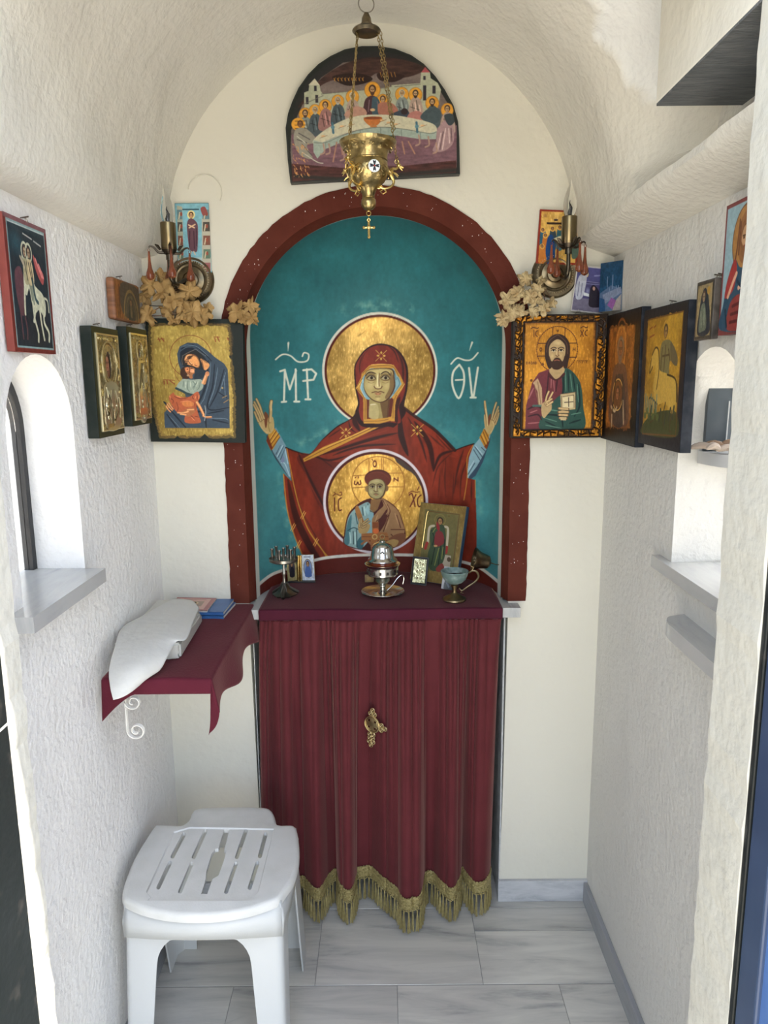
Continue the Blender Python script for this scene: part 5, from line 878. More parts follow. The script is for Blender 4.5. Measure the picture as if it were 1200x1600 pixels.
def paint_booklet():
    cv = Cv(0, 0, 60, 84, 3, (140, 90, 88)); cv.poly([(7, 8), (53, 8), (53, 76), (7, 76)], (176, 138, 126)); cv.poly([(14, 24), (46, 24), (46, 58), (14, 58)], (132, 110, 96)); cv.ell(30, 38, 9, 12, (176, 150, 116)); face(cv, 30, 36, 6); cv.poly([(22, 58), (26, 46), (34, 46), (38, 58)], (90, 60, 56)); cv.lines([[(14, 14), (46, 14)], [(18, 66), (42, 66)]], 2, (96, 60, 56)); return cv
# ================================================================ HANGING PICTURES AND PRINTS
K_ALB = .75
M_PAINT = painted('icon_paint', .42, .34, .7, bump=(70, .0006)); M_MURAL = painted('mural_paint', .55, .38, .55, bump=(35, .0015)); M_RIZA = painted('embossed_metal', .5, .28, 1.0); M_PRINT = painted('glossy_print', .25, .3, .3)
def paint_attr(me, rgb, g):
    a = np.concatenate([np.clip(lin(np.clip(rgb, 0, 255)) / K_ALB, 0, .9), g[:, None]], 1).astype('f')
    ca = me.color_attributes.new('paint', 'FLOAT_COLOR', 'POINT'); ca.data.foreach_set('color', a.ravel())
def grid_mesh(name, V, nx, ny, keep=None):
    i = np.arange(ny - 1)[:, None] * nx + np.arange(nx - 1)[None, :]; i = i.ravel()
    if keep is not None: i = i[keep.ravel()]
    F = np.stack([i, i + 1, i + nx + 1, i + nx], 1).astype('i')
    me = bpy.data.meshes.new(name); me.vertices.add(len(V)); me.vertices.foreach_set('co', V.astype('f').ravel())
    me.loops.add(F.size); me.loops.foreach_set('vertex_index', F.ravel()); me.polygons.add(len(F))
    me.polygons.foreach_set('loop_start', np.arange(len(F), dtype='i') * 4); me.polygons.foreach_set('loop_total', np.full(len(F), 4, 'i')); me.polygons.foreach_set('use_smooth', np.ones(len(F), bool))
    me.update(calc_edges=True); return me
def bil(A, x, y):
    h, w = A.shape[:2]; x = np.clip(x, 0, w - 1.001); y = np.clip(y, 0, h - 1.001); xi = x.astype(int); yi = y.astype(int); fx = x - xi; fy = y - yi
    if A.ndim == 3: fx, fy = fx[..., None], fy[..., None]
    return (A[yi, xi] * (1 - fx) + A[yi, xi + 1] * fx) * (1 - fy) + (A[yi + 1, xi] * (1 - fx) + A[yi + 1, xi + 1] * fx) * fy
def panel(name, cv, w, h, m, parent, y=-.001, quad=None, disp=0, step=.00085, keepf=None, label=None, z0=0):
    """painted sheet w x h standing on its parent's base, facing -Y"""
    nx, ny = int(w / step) + 2, int(h / step) + 2
    U, Vv = np.meshgrid(np.linspace(0, 1, nx), np.linspace(0, 1, ny))
    if quad is None: px, py = U * (cv.w - 1), Vv * (cv.h - 1)
    else:
        Q = cv._p(quad); q = lambda k: (Q[0, k] * (1 - U) + Q[1, k] * U) * (1 - Vv) + (Q[3, k] * (1 - U) + Q[2, k] * U) * Vv; px, py = q(0), q(1)
    rgb = bil(cv.c, px, py).reshape(-1, 3); g = bil(cv.g, px, py).ravel(); z = bil(cv.z, px, py)
    X = (U - .5) * w; Z = (1 - Vv) * h + z0; V = np.stack([X, y - disp * z, Z], -1).reshape(-1, 3)
    keep = None
    if keepf is not None: k = keepf(X, Z - z0, z); keep = k[:-1, :-1] & k[1:, 1:] & k[:-1, 1:] & k[1:, :-1]
    me = grid_mesh(name, V[:, :], nx, ny, keep)
    # faces wound for a -Y normal
    paint_attr(me, rgb, g); o = bpy.data.objects.new(name, me); COL.objects.link(o); me.materials.append(m); o.parent = parent; me.flip_normals()
    if label: o['label'] = label
    return o
def fquad(TL, TR, BR, BL, Y):
    """frontal picture from its four corners: base point, size, tilt"""
    a, b, c, d = (at(*p, 1, Y) for p in (TL, TR, BR, BL)); bot = (c + d) / 2; top = (a + b) / 2
    w = ((b - a).length + (c - d).length) / 2; h = (top - bot).length; ang = math.atan2(top.x - bot.x, top.z - bot.z); return bot, w, h, ang
def nail(x, y, z, parent, up=.004):
    bm = BM(); tube(bm, [(x, y, z), (x, y - .014, z + .002)], .0012, 6); ring(bm, (x, y - .010, z - up), .004, .0006, rotm('X', 70), 12, 5); return obj('hanging_nail', bm, M_STEEL, parent, True)
M_BOARDB = mat('blackened_board', (.010, .013, .011), .6, spec=.2, noise=(30, (.035, .038, .034), .45, .8), bump=(40, .001, 3)); M_BOARDN = mat('blue_black_board', (.014, .017, .024), .6, spec=.2, noise=(30, (.05, .055, .065), .45, .8), bump=(40, .001, 3)); M_BOARDG = mat('green_black_board', (.010, .016, .013), .5, spec=.25, noise=(30, (.03, .035, .028), .45, .8))
M_BOARDR = mat('brick_red_board', (.26, .055, .04), .5, noise=(30, (.2, .04, .03), .4, .7)); M_BOARDO = mat('worn_brown_wood', (.26, .11, .05), .55, noise=(14, (.12, .05, .025), .35, .7, (1, 1, 8)), bump=(40, .001, 3))
M_CARD = mat('card_edge', (.55, .55, .52), .6)
def hung(name, label, cat, TL, TR, BR, BL, Y, thick, boardmat, cv, m=None, inset=(0, 0, 0, 0), quad=None, wall=None, bev=.0015, disp=0, group=None, lean=0):
    bot, w, h, ang = fquad(TL, TR, BR, BL, Y); t = thing(name, label, cat, (bot.x, Y, bot.z), (lean, ang, 0), group)
    bm = BM(); box(bm, (-w / 2, 0, 0), (w / 2, thick, h), bev); obj('board' if thick > .004 else 'backing_card', bm, boardmat, t, True)
    l, r, b, tp = inset
    pn = panel('painting' if thick > .004 else 'printed_face', cv, w - l - r, h - b - tp, m or M_PAINT, t, -.0006, quad, disp, z0=b); pn.location.x = (l - r) / 2
    return t, w, h
# arched picture of the supper above the niche
M_ARCHB = mat('dark_arch_board', (.012, .014, .013), .5, bump=(20, .002, 3), noise=(12, (.03, .032, .028), .4, .8))
_o = [(430 + x / 4, 60 + y / 4) for x, y in ((95, 903), (78, 760), (65, 560), (80, 470), (106, 395), (145, 310), (205, 225), (270, 160), (345, 110), (435, 68), (540, 48), (640, 47), (750, 65), (850, 104), (930, 160), (1000, 235), (1060, 320), (1115, 420), (1143, 520), (1150, 620), (1155, 847), (900, 860), (600, 876), (300, 890))]
_w = [at(x, y, 1, 1.895) for x, y in _o]; bx = (_w[0].x + _w[20].x) / 2; bz = min(p.z for p in _w)
t = thing('arched_icon', 'arched dark-edged icon of haloed figures at a long table, above the niche', 'icon', (bx, 1.895, bz))
pl = [(p.x - bx, p.z - bz) for p in _w]; bm = BM(); prism(bm, pl, 0, .022); bmesh.ops.bevel(bm, geom=[e for e in bm.edges if len(e.link_faces) == 2 and e.calc_face_angle(0) > .8 and abs(e.verts[0].co.y - e.verts[1].co.y) < 1e-6 and e.verts[0].co.y < .01], offset=.002, segments=2, affect='EDGES'); obj('board', bm, M_ARCHB, t, True)
cv = paint_supper(); A, B = at(440, 66, 1, 1.895), at(724, 294, 1, 1.895); poly = np.array(pl); cen = poly.mean(0); inn = cen + (poly - cen) * .985
def inpoly(P):
    def f(X, Z, z):
        X = X + (A.x + B.x) / 2 - bx; Z = Z + B.z - bz; ins = np.zeros(X.shape, bool)
        for (ax, ay), (bx_, by) in zip(P, np.roll(P, -1, 0)):
            if ay != by: ins ^= ((ay > Z) != (by > Z)) & (X < (bx_ - ax) * (Z - ay) / (by - ay) + ax)
        return ins
    return f
pn = panel('painting', cv, B.x - A.x, A.z - B.z, M_PAINT, t, -.0006, keepf=inpoly(inn)); pn.location = ((A.x + B.x) / 2 - bx, 0, B.z - bz)
# mother and child, left of the niche
t, w, h = hung('icon', 'large gilded icon of mother in dark blue veil holding child in orange, black board', 'icon', (230, 500), (377, 496), (385, 691), (234, 691), 1.885, .025, M_BOARDB, paint_mother(), quad=[(514, 76), (1110, 70), (1140, 845), (535, 845)])
for x in (-.05,): nail(x, .035, h + .004, t)
# carved gilt frame with the blessing man, right of the niche
bot, w, h, ang = fquad((800, 492), (945, 490), (943, 684), (797, 684), 1.88)
t = thing('icon', 'gilded icon of bearded man blessing with book, in carved blackened gold frame', 'icon', (bot.x, 1.88, bot.z), (0, 0, 0))
bm = BM(); box(bm, (-w / 2, .004, 0), (w / 2, .032, h), .001); obj('board', bm, mat('charred_board', (.03, .018, .014), .6, noise=(40, (.07, .04, .03), .5, .8)), t)
cvf = paint_goldframe(); kf = lambda X, Z, z: ~((np.abs(X) < w / 2 * .755) & (Z > h * .075) & (Z < h * .935))
panel('carved_frame', cvf, w, h, M_PAINT, t, -.0005, disp=.009, keepf=kf, label='carved gold frame with charred cracks')
panel('painting', paint_blessing(), w * .785, h * .885, M_PAINT, t, .002, quad=[(140, 172), (590, 172), (590, 780), (135, 782)], z0=h * .06)
for x in (-.045, .045):
    bm = BM(); tube(bm, [(x - .008, .01, h), (x, .006, h + .012), (x + .008, .01, h)], .0008, 5); obj('wire_loop', bm, M_STEEL, t)
# icons on the side walls: a 'hanging' picture facing into the room
def sidehung(name, label, cat, side, y0, y1, z0, z1, thick, bm_mat, cv, m=None, disp=0, inset=0, group=None, rnd=0.0015, nails=(), swing=0, label_p=None, bott=0):
    w, h = y1 - y0, z1 - z0; x = (XL + thick + .003) if side == 'L' else (XR - thick - .003)
    t = thing(name, label, cat, (x, (y0 + y1) / 2, z0), (0, 0, (PI / 2 if side == 'L' else -PI / 2) + swing), group)
    bm = BM(); box(bm, (-w / 2, 0, 0), (w / 2, thick if w > .08 else .011, h), rnd, 3); obj('board', bm, bm_mat, t)
    pn = panel('painting' if m is not M_RIZA else 'embossed_cover', cv, w - 2 * inset, h - 2 * inset, m or M_PAINT, t, -.0006, disp=disp, z0=inset, label=label_p)
    for x in nails: nail(x * w, thick * .8, h + .006, t)
    return t
sidehung('silver_icon', 'silver-covered icon with an oval face opening, nearer one on the left wall', 'icon', 'L', 1.493, 1.640, 1.384, 1.606, .022, M_BOARDG, paint_riza(3), M_RIZA, .003, nails=(-.1,), group='silver-covered icons on the left wall')
sidehung('silver_icon', 'silver-covered icon of a standing figure, left wall beside the blue-veiled mother', 'icon', 'L', 1.697, 1.838, 1.395, 1.618, .022, M_BOARDG, paint_riza(5, full=True), M_RIZA, .003, nails=(-.1,), group='silver-covered icons on the left wall')
sidehung('icon', 'dark blue icon of riders on a white horse with brick red edges, left wall', 'icon', 'L', 1.198, 1.345, 1.546, 1.757, .013, M_BOARDR, paint_horsemen(), nails=(.05,))
sidehung('icon', 'small rounded brown wooden plaque with an arched picture, above the silver icons', 'icon', 'L', 1.650, 1.818, 1.630, 1.719, .018, M_BOARDO, paint_smallwood(), inset=.004, rnd=.007, nails=(-.15,))
sidehung('icon', 'dark scorched icon of an elder in an amber halo, corner of the right wall', 'icon', 'R', 1.630, 1.893, 1.343, 1.645, .020, M_BOARDN, paint_elder(), inset=.002)
sidehung('icon', 'ochre icon of a mounted rider in a blue-black frame, right wall', 'icon', 'R', 1.378, 1.608, 1.356, 1.634, .021, M_BOARDN, paint_rider(), inset=.001, nails=(.05,))
sidehung('icon', 'small dark framed icon of a hooded figure, overlapping the light blue icon', 'icon', 'R', 1.255, 1.325, 1.558, 1.656, .030, mat('tarnished_frame', (.10, .085, .07), .45, noise=(50, (.04, .035, .03), .4, .7)), paint_smalldark(), inset=.003, nails=(.3, .1))
sidehung('icon', 'light blue icon of a long-haired figure in blue and red, cut by the door jamb', 'icon', 'R', 1.10, 1.252, 1.563, 1.765, .020, mat('mauve_red_edge', (.13, .045, .05), .5), paint_saint_blue())
# prints propped above the icons
hung('print', 'pale blue print of a robed figure among small scenes, behind the left wall lamp', 'print', (274, 318), (325, 317), (332, 425), (278, 428), 1.912, .003, M_CARD, paint_bluecard(), M_PRINT, quad=[(320, 225), (568, 225), (610, 712), (330, 712)])
hung('print', 'small red-bordered icon print of a crowded scene, behind the right wall lamp', 'print', (845, 327), (908, 330), (903, 412), (836, 414), 1.910, .006, mat('red_card', (.22, .05, .03), .5), paint_redcard(), M_PRINT, quad=[(390, 265), (684, 280), (655, 655), (350, 662)])
hung('print', 'violet print of a pale standing figure and a dark kneeling one', 'print', (902, 416), (952, 417), (942, 490), (891, 487), 1.900, .002, M_CARD, paint_violetcard(), M_PRINT, quad=[(655, 675), (885, 675), (845, 1012), (603, 998)])
_a = at(949, 486, 1, 1.90); t = thing('print', 'dark blue print with a violet square, in the corner beside the violet print', 'print', (.553, 1.862, 1.655), (0, 0, math.radians(-52)))
bm = BM(); box(bm, (-.032, 0, 0), (.032, .002, .115)); obj('backing_card', bm, M_CARD, t); panel('printed_face', paint_bluescene(), .064, .115, M_PRINT, t)
# faint ring of cable lying against the back wall, and a strip of wire
bm = BM(); c = at(320, 300, 1, 1.916); tube(bm, [(c.x + .041 * math.cos(a), 1.916, c.z + .040 * math.sin(a)) for a in [math.radians(-30 + 200 * i / 40) for i in range(41)]], .0013, 6); o = obj('cable', bm, M_WALLB); tag(o, 'thin white painted-over cable loop on the wall above the blue print', 'cable')
# niche shell carrying the mural
AD = .30
nxn = 620; s = np.linspace(-1, 1, nxn); th = np.arccos(-np.clip(s * .985 + 0, -1, 1)); th = (th - th[0]) / (th[-1] - th[0]) * PI; th = .8 * th + .2 * np.linspace(0, PI, nxn)
RN = .339
z1 = np.arange(.895, 1.60, .0011); ph = np.linspace(0, PI / 2, 200)[1:]; rowsz = [(z, RN, AD) for z in z1] + [(None, p, 0) for p in ph]
V = np.zeros((len(rowsz), nxn, 3)); zs = z1[-1]; topk = (1.913 - zs) / RN
for j, r in enumerate(rowsz):
    if r[0] is not None: V[j, :, 0] = NX - RN * np.cos(th); V[j, :, 1] = YB + .03 + AD * np.sin(th) ** .9; V[j, :, 2] = r[0]
    else: V[j, :, 0] = NX - RN * np.cos(r[1]) * np.cos(th); V[j, :, 1] = YB + .03 + AD * np.cos(r[1]) * np.sin(th) ** .9; V[j, :, 2] = zs + RN * topk * math.sin(r[1])
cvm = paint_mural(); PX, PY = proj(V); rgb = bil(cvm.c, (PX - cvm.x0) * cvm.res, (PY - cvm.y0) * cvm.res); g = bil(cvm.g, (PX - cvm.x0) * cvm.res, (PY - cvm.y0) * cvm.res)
# white line along the edge of the painted shell
edge = np.zeros(PX.shape); d_edge = np.minimum(np.arange(nxn), np.arange(nxn)[::-1])
lim = np.abs(V[:, :, 0] - NX); white = np.zeros(PX.shape)
for j in range(len(rowsz)):
    Xl = V[j, :, 0]; dy = V[j, :, 1] - (YB + .03); rr_ = np.abs(Xl - NX) if V[j, 0, 2] <= zs + 1e-6 else np.hypot(Xl - NX, (V[j, :, 2] - zs) / topk); white[j] = np.clip((rr_ - (RN - .0052)) / .001, 0, 1)
rgb = rgb * (1 - white[..., None]) + np.array((188, 190, 180)) * white[..., None]; g = g * (1 - white)
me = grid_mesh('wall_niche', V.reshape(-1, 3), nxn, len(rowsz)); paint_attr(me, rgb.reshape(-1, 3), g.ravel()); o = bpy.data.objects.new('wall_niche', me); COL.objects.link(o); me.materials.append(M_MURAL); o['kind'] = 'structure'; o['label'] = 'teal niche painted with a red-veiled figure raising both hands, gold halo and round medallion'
# ================================================================ HANGING OIL LAMP
def chain(name, parent, p0, p1, link=.0075, r=.0008, w=.55, m=None, sag=0):
    p0, p1 = Vector(p0), Vector(p1); L = (p1 - p0).length; n = int(L / (link * .80)); bm = BM(); d = (p1 - p0).normalized()
    q = d.to_track_quat('Z', 'X').to_matrix().to_4x4()
    for i in range(n):
        t = (i + .5) / n; c = p0 + (p1 - p0) * t + Vector((0, 0, -sag * 4 * t * (1 - t)))
        M = Matrix.Translation(c) @ q @ rotm('Z', 90 * (i % 2) + 20) @ rotm('X', 90)
        pts = [M @ Vector((link * .5 * w * math.cos(a), link * .5 * math.sin(a), 0)) for a in [2 * PI * k / 10 for k in range(10)]]
        tube(bm, pts, r, 5, closed=True)
    return obj(name, bm, m or M_BRASS, parent)
LX, LY = at(575, 240, 1, 1.50).x, 1.50
lz = at(577, 222, 1, 1.5).z           # rim height
t = thing('hanging_oil_lamp', 'brass oil lamp hanging on chains before the arched icon', 'oil lamp', (LX, LY, lz - .175))
T0 = .175
bm = BM(); lathe(bm, [(.047, T0 - .004), (.0535, T0 - .001), (.0545, T0), (.053, T0 - .004), (.050, T0 - .009), (.041, T0 - .015), (.0375, T0 - .021), (.0365, T0 - .030), (.0352, T0 - .033), (.0365, T0 - .036), (.038, T0 - .045), (.0385, T0 - .053), (.0365, T0 - .062), (.031, T0 - .071), (.0235, T0 - .078), (.0165, T0 - .083), (.0135, T0 - .09), (.0115, T0 - .096), (.0105, T0 - .099), (.0135, T0 - .103), (.0145, T0 - .109), (.013, T0 - .1155), (.0085, T0 - .12), (.002, T0 - .1225), (0, T0 - .123)], 56)
lathe(bm, [(.0, T0 - .05), (.034, T0 - .045), (.035, T0 - .03), (.039, T0 - .015), (.047, T0 - .004)], 56)
# embossed scrolls
for z, n, R, am in ((T0 - .012, 18, .045, .0016), (T0 - .054, 9, .0385, .0032)):
    for k in range(n):
        a = 2 * PI * k / n; c = Vector((R * math.cos(a), R * math.sin(a), z)); M = rotm('Z', math.degrees(a)) @ rotm('Y', 90 if am > .002 else 60)
        s_ = am * (3.4 if am > .002 else 2.2); pts = [M @ Vector((s_ * (1 - j / 16) * math.cos(j * .75), s_ * 1.3 * (1 - j / 16) * math.sin(j * .75), 0)) for j in range(15)]
        tube(bm, [c + p for p in pts], .0011, 5)
ring(bm, (0, 0, T0 - .033), .0358, .0016, seg=40); ring(bm, (0, 0, T0 - .0985), .011, .0012, seg=30); obj('lamp_bowl', bm, M_BRASS, t, label='embossed brass bowl with flared rim and ball finial')
# enamel medallion
bm = BM(); Mm = Matrix.Translation((.012, -.0385, T0 - .052)) @ rotm('X', 90) @ rotm('Y', 16); lathe(bm, [(0, .0015), (.0105, .0012), (.0115, .0)], 24, Mm)
md = obj('enamel_medallion', bm, mat('white_enamel', (.72, .74, .74), .2), t, label='white enamel disc with black cross and red centre')
bm = BM()
for k in range(4):
    a = PI / 4 * 0 + k * PI / 2; R_ = Mm @ Matrix.Rotation(a, 4, 'Z')
    P = [(.001, -.001), (.006, -.0028), (.0095, -.0028), (.0078, 0), (.0095, .0028), (.006, .0028), (.001, .001)]; vs = [bm.verts.new(R_ @ Vector((x, y, .0021))) for x, y in P]; bm.faces.new(vs)
    P = [(.004, -.001), (.0085, 0), (.004, .001)]; 
obj('cross_mark', bm, mat('black_enamel', (.012, .014, .02), .2), md)
bm = BM(); ball(bm, Mm @ Vector((0, 0, .002)), .0016, 10, 6); obj('centre_stone', bm, mat('red_enamel', (.45, .05, .03), .2), md)
def dragon(ang, sc=1):
    bm = BM(); A = math.radians(ang); u = Vector((math.cos(A), math.sin(A), 0))
    P = [(.022, -.079), (.030, -.082), (.040, -.080), (.047, -.075), (.049, -.068), (.045, -.060), (.043, -.053), (.047, -.047), (.054, -.046), (.058, -.042)]
    pts = catmull([(p[0], p[1], 0) for p in P], 4); R = [.0022 + .0022 * math.exp(-((i / len(pts) - .62) / .18) ** 2) for i in range(len(pts))]
    tube(bm, [u * p[0] + Vector((0, 0, T0 + p[1])) for p in pts], R, 8)
    W = lambda x, z, y=0: u * x + Vector((0, 0, T0 + z)) + Vector((-u.y, u.x, 0)) * y
    ball(bm, W(.059, -.040), .0042, 10, 7, (1.1, 1, .9)); tube(bm, [W(.061, -.041), W(.068, -.044)], [.0028, .0012], 7); tube(bm, [W(.061, -.043), W(.066, -.049)], [.002, .0008], 6)
    for s in (-1, 1): tube(bm, [W(.058, -.037), W(.055, -.029, s * .003), W(.058, -.026, s * .004)], [.0016, .0012, .0004], 6); tube(bm, [W(.046, -.052), W(.054, -.056, s * .004), W(.058, -.060, s * .005)], [.002, .0015, .0006], 6); tube(bm, [W(.044, -.055, s * .002), W(.036, -.049, s * .006), (W(.034, -.042, s * .007))], [.0022, .002, .0005], 6)
    tube(bm, [W(.022 + .006 * math.sin(k * .5) , -.083 - .004 * math.cos(k * .5) + .0004 * k) for k in range(14)], .0013, 6); tube(bm, [W(.030, -.082), W(.034, -.088), W(.028, -.092), (W(.023, -.088))], [.002, .0016, .001, .0005], 6)
    ring(bm, W(.055, -.0335), .0038, .0008, rotm('Z', ang) @ rotm('X', 90), 12, 5)
    return obj('dragon_bracket', bm, M_GOLD, t), W(.055, -.029)
tips = [dragon(a)[1] for a in (8, 232, 140)]
cz = at(573, 40, 1, 1.5).z - (lz - .175)
bm = BM(); lathe(bm, [(.0, cz + .022), (.004, cz + .021), (.0085, cz + .012), (.0095, cz + .004), (.0125, cz - .001), (.0245, cz - .006), (.0265, cz - .009), (.022, cz - .0135), (.010, cz - .0125), (.0, cz - .012)], 40); ring(bm, (0, 0, cz + .0005), .0122, .0009, seg=30)
obj('chain_cap', bm, M_BRONZE, t, label='bell-shaped brass cap gathering the chains')
bm = BM(); ring(bm, (0, 0, cz + .036), .0145, .0011, rotm('Z', 12) @ rotm('X', 90), 28, 7); obj('top_ring', bm, M_STEEL, t)
for nm, a, b in (('lamp_chain', (.020, 0, cz - .009), tips[0]), ('lamp_chain', (-.0165, -.004, cz - .009), tips[1]), ('lamp_chain', (-.0165, .006, cz - .009), tips[2]), ('lamp_chain', (.026, .004, cz - .009), tips[0] + Vector((-.004, .008, .055)))): chain(nm, t, a, b)
bm = BM(); hz = cz + .05
tube(bm, [(0, 0, hz), (0, 0, 2.33 - (lz - .175))], .0012, 6); obj('hanging_wire', bm, M_STEEL, t)
ringz = T0 - .1275
bm = BM(); ring(bm, (0, 0, ringz), .0042, .0009, rotm('X', 90), 16, 6); ring(bm, (0, 0, ringz - .008), .003, .0007, rotm('Y', 90) , 12, 5); ring(bm, (0, 0, ringz - .0125), .0028, .0007, rotm('X', 90), 12, 5); obj('finial_ring', bm, M_GOLD, t)
bm = BM(); z = ringz - .029; tube(bm, [(0, 0, z + .014), (0, 0, z - .014)], .0022, 8); tube(bm, [(-.0085, 0, z + .003), (.0085, 0, z + .003)], .0022, 8)
for x, zz in ((0, .0145), (0, -.0145), (-.0095, .003), (.0095, .003)): ball(bm, (x, 0, z + zz), .0031, 8, 6)
ball(bm, (0, -.001, z + .003), .0042, 10, 7, (1, .6, 1)); obj('pendant_cross', bm, M_GOLD, t)

# ================================================================ WALL LAMPS (candle sconces with amber drops)
M_AMBER = mat('amber_glass', (.34, .10, .045), .08, trans=.6, ior=1.45); M_BULB = mat('clear_bulb_glass', (.98, .97, .95), .03, trans=1, ior=1.18); M_SLEEVE = mat('bronze_sleeve', (.20, .155, .085), .28, 1)
def sconce(label, disc_px, dx):
    d = at(*disc_px, 1, 1.905); t = thing('wall_lamp', label, 'wall lamp', (d.x, 1.918, d.z), (0, 0, 0), 'candle lamps on the back wall')
    bm = BM(); M = rotm('X', 90); lathe(bm, [(0, .016), (.008, .0155), (.010, .010), (.0175, .0085), (.0195, .011), (.022, .009), (.033, .0075), (.036, .0095), (.0385, .0095), (.041, .007), (.048, .0065), (.0535, .0075), (.057, .004), (.0575, .0)], 64, M); bp = obj('backplate', bm, M_BRONZE, t, label='round beaded bronze backplate')
    bm = BM()
    for k in range(48): a = 2 * PI * k / 48; ball(bm, (.0445 * math.cos(a), -.0075, .0445 * math.sin(a)), .0017, 7, 5)
    obj('beading', bm, mat('bright_bead', (.55, .48, .34), .3, 1), bp); bm = BM(); ball(bm, (0, -.018, 0), .0065, 16, 10); obj('boss', bm, M_BRASS, bp)
    ax, ay, az = dx, -.105, .045
    pts = catmull([(0, -.012, 0), (dx * .3, -.045, -.006), (dx * .55, -.078, -.018), (dx * .8, -.10, -.016), (dx, -.108, 0), (dx, -.105, az)], 7); bm = BM(); tube(bm, pts, .0048, 10); tube(bm, [(ax, ay, az - .012), (ax, ay, az)], .0085, 12); obj('arm', bm, mat('dark_bronze', (.09, .075, .055), .35, 1), t)
    # four-armed drip tray
    bm = BM(); lathe(bm, [(.0, az), (.012, az + .001), (.0165, az + .009), (.018, az + .014), (.016, az + .012), (.010, az + .004), (0, az + .003)], 28, Matrix.Translation((ax, ay, 0)))
    hooks = []
    for k in range(4):
        a = math.radians(20 + 90 * k); u = Vector((math.cos(a), math.sin(a), 0)); P = catmull([(0.012, az + .004), (.024, az + .004), (.034, az + .014), (.042, az + .017), (.046, az + .013)], 5)
        tube(bm, [Vector((ax, ay, 0)) + u * p[0] + Vector((0, 0, p[1])) for p in P], [.0035 - .0022 * i / len(P) for i in range(len(P))], 7)
        q = Vector((ax, ay, 0)) + u * .026 + Vector((0, 0, az + .010)); tube(bm, [q - u * .006, q + Vector((0, 0, .008)), q + u * .006 + Vector((0, 0, .012))], [.003, .004, .001], 6); hooks.append(Vector((ax, ay, 0)) + u * .046 + Vector((0, 0, az + .012)))
    obj('drip_tray', bm, mat('dark_bronze_tray', (.075, .06, .045), .38, 1), t)
    for h_ in hooks:
        bm = BM(); ring(bm, h_ - Vector((0, 0, .004)), .003, .0006, rotm('X', 90), 10, 5); c = h_ - Vector((0, 0, .0)); lathe(bm, [(.0, -.006), (.0022, -.007), (.0026, -.012), (.0034, -.030), (.0050, -.044), (.0088, -.055), (.0100, -.0615), (.0085, -.0675), (.003, -.071), (0, -.0715)], 16, Matrix.Translation(c)); obj('amber_drop', bm, M_AMBER, t)
    bm = BM(); lathe(bm, [(.0165, az + .010), (.0178, az + .012), (.0178, az + .070), (.0168, az + .071), (.0160, az + .060), (0, az + .058)], 32, Matrix.Translation((ax, ay, 0))); obj('candle_sleeve', bm, M_SLEEVE, t)
    zb = az + .068; bm = BM(); prof = [(.0085, 0), (.0115, .006), (.0148, .018), (.0155, .028), (.0135, .043), (.009, .058), (.0045, .070), (.002, .079), (.0006, .086), (0, .087)]; lathe(bm, [(r, zb + z) for r, z in prof], 28, Matrix.Translation((ax, ay, 0)))
    for v in bm.verts: k = max(0, v.co.z - zb - .045); v.co.x -= k * k * 4 * (1 if dx < 0 else .0)
    obj('flame_bulb', bm, M_BULB, t, label='clear flame-shaped glass bulb'); bm = BM(); tube(bm, [(ax, ay, zb - .005), (ax, ay, zb + .012), (ax + .002, ay, zb + .022), (ax - .001, ay, zb + .032), (ax, ay, zb + .038)], [.0035, .0045, .0035, .0012, .0006], 8); obj('filament_mount', bm, mat('dark_filament', (.12, .12, .13), .25, 1), t)
    return t
sconce('bronze candle lamp with amber drops above the mother-and-child icon, left', (297, 437), -.022)
sconce('bronze candle lamp with amber drops above the carved gold frame, right', (868, 428), .008)

# ================================================================ DRIED LEAVES
M_LEAF = mat('dried_leaf', (.29, .175, .065), .7, spec=.2, noise=(45, (.44, .29, .12), .35, .7), bump=(60, .001, 3)); M_HOP = mat('dried_papery_flower', (.54, .43, .24), .75, spec=.2, noise=(45, (.36, .25, .12), .35, .7), bump=(60, .001, 3)); M_STEM = mat('dry_stem', (.16, .08, .04), .7)
def leaf_mesh(bm, c, n, up, s, curl, rnd):
    n = n.normalized(); r_ = up.cross(n).normalized(); u = n.cross(r_).normalized(); N = 44; ctr = bm.verts.new(c + n * s * .10); rings = []
    p1, p2, p3 = (rnd.uniform(0, 6.28) for _ in range(3)); fold = rnd.uniform(.3, .9); jt = [rnd.uniform(-1, 1) for _ in range(N)]
    for rr in (.22, .45, .66, .84, 1.0):
        row = []
        for k in range(N):
            a = 2 * PI * k / N; lob = .56 + .62 * abs(math.cos(2.5 * (a - PI / 2))) ** 1.3 * (1.12 if 0.4 < a < 2.7 else .85) + (.07 * (k % 2) + .05 * jt[k]) * (rr > .7)
            R = s * rr * (lob if rr > .3 else .8); x, y = R * math.cos(a), R * math.sin(a)
            z = fold * abs(x) * (.5 if curl > .4 else -.5) - curl * s * (rr ** 2.2) * (.5 + .6 * math.sin(2 * a + p1)) + .10 * s * rr * math.sin(5 * a + p2) + .07 * s * rr * math.sin(9 * a + p3) * (rr > .4)
            row.append(bm.verts.new(c + r_ * x + u * y + n * (z + s * .1)))
        rings.append(row)
    for k in range(N): bm.faces.new((ctr, rings[0][k], rings[0][(k + 1) % N]))
    for A_, B_ in zip(rings, rings[1:]):
        for k in range(N): bm.faces.new((A_[k], B_[k], B_[(k + 1) % N], A_[(k + 1) % N]))
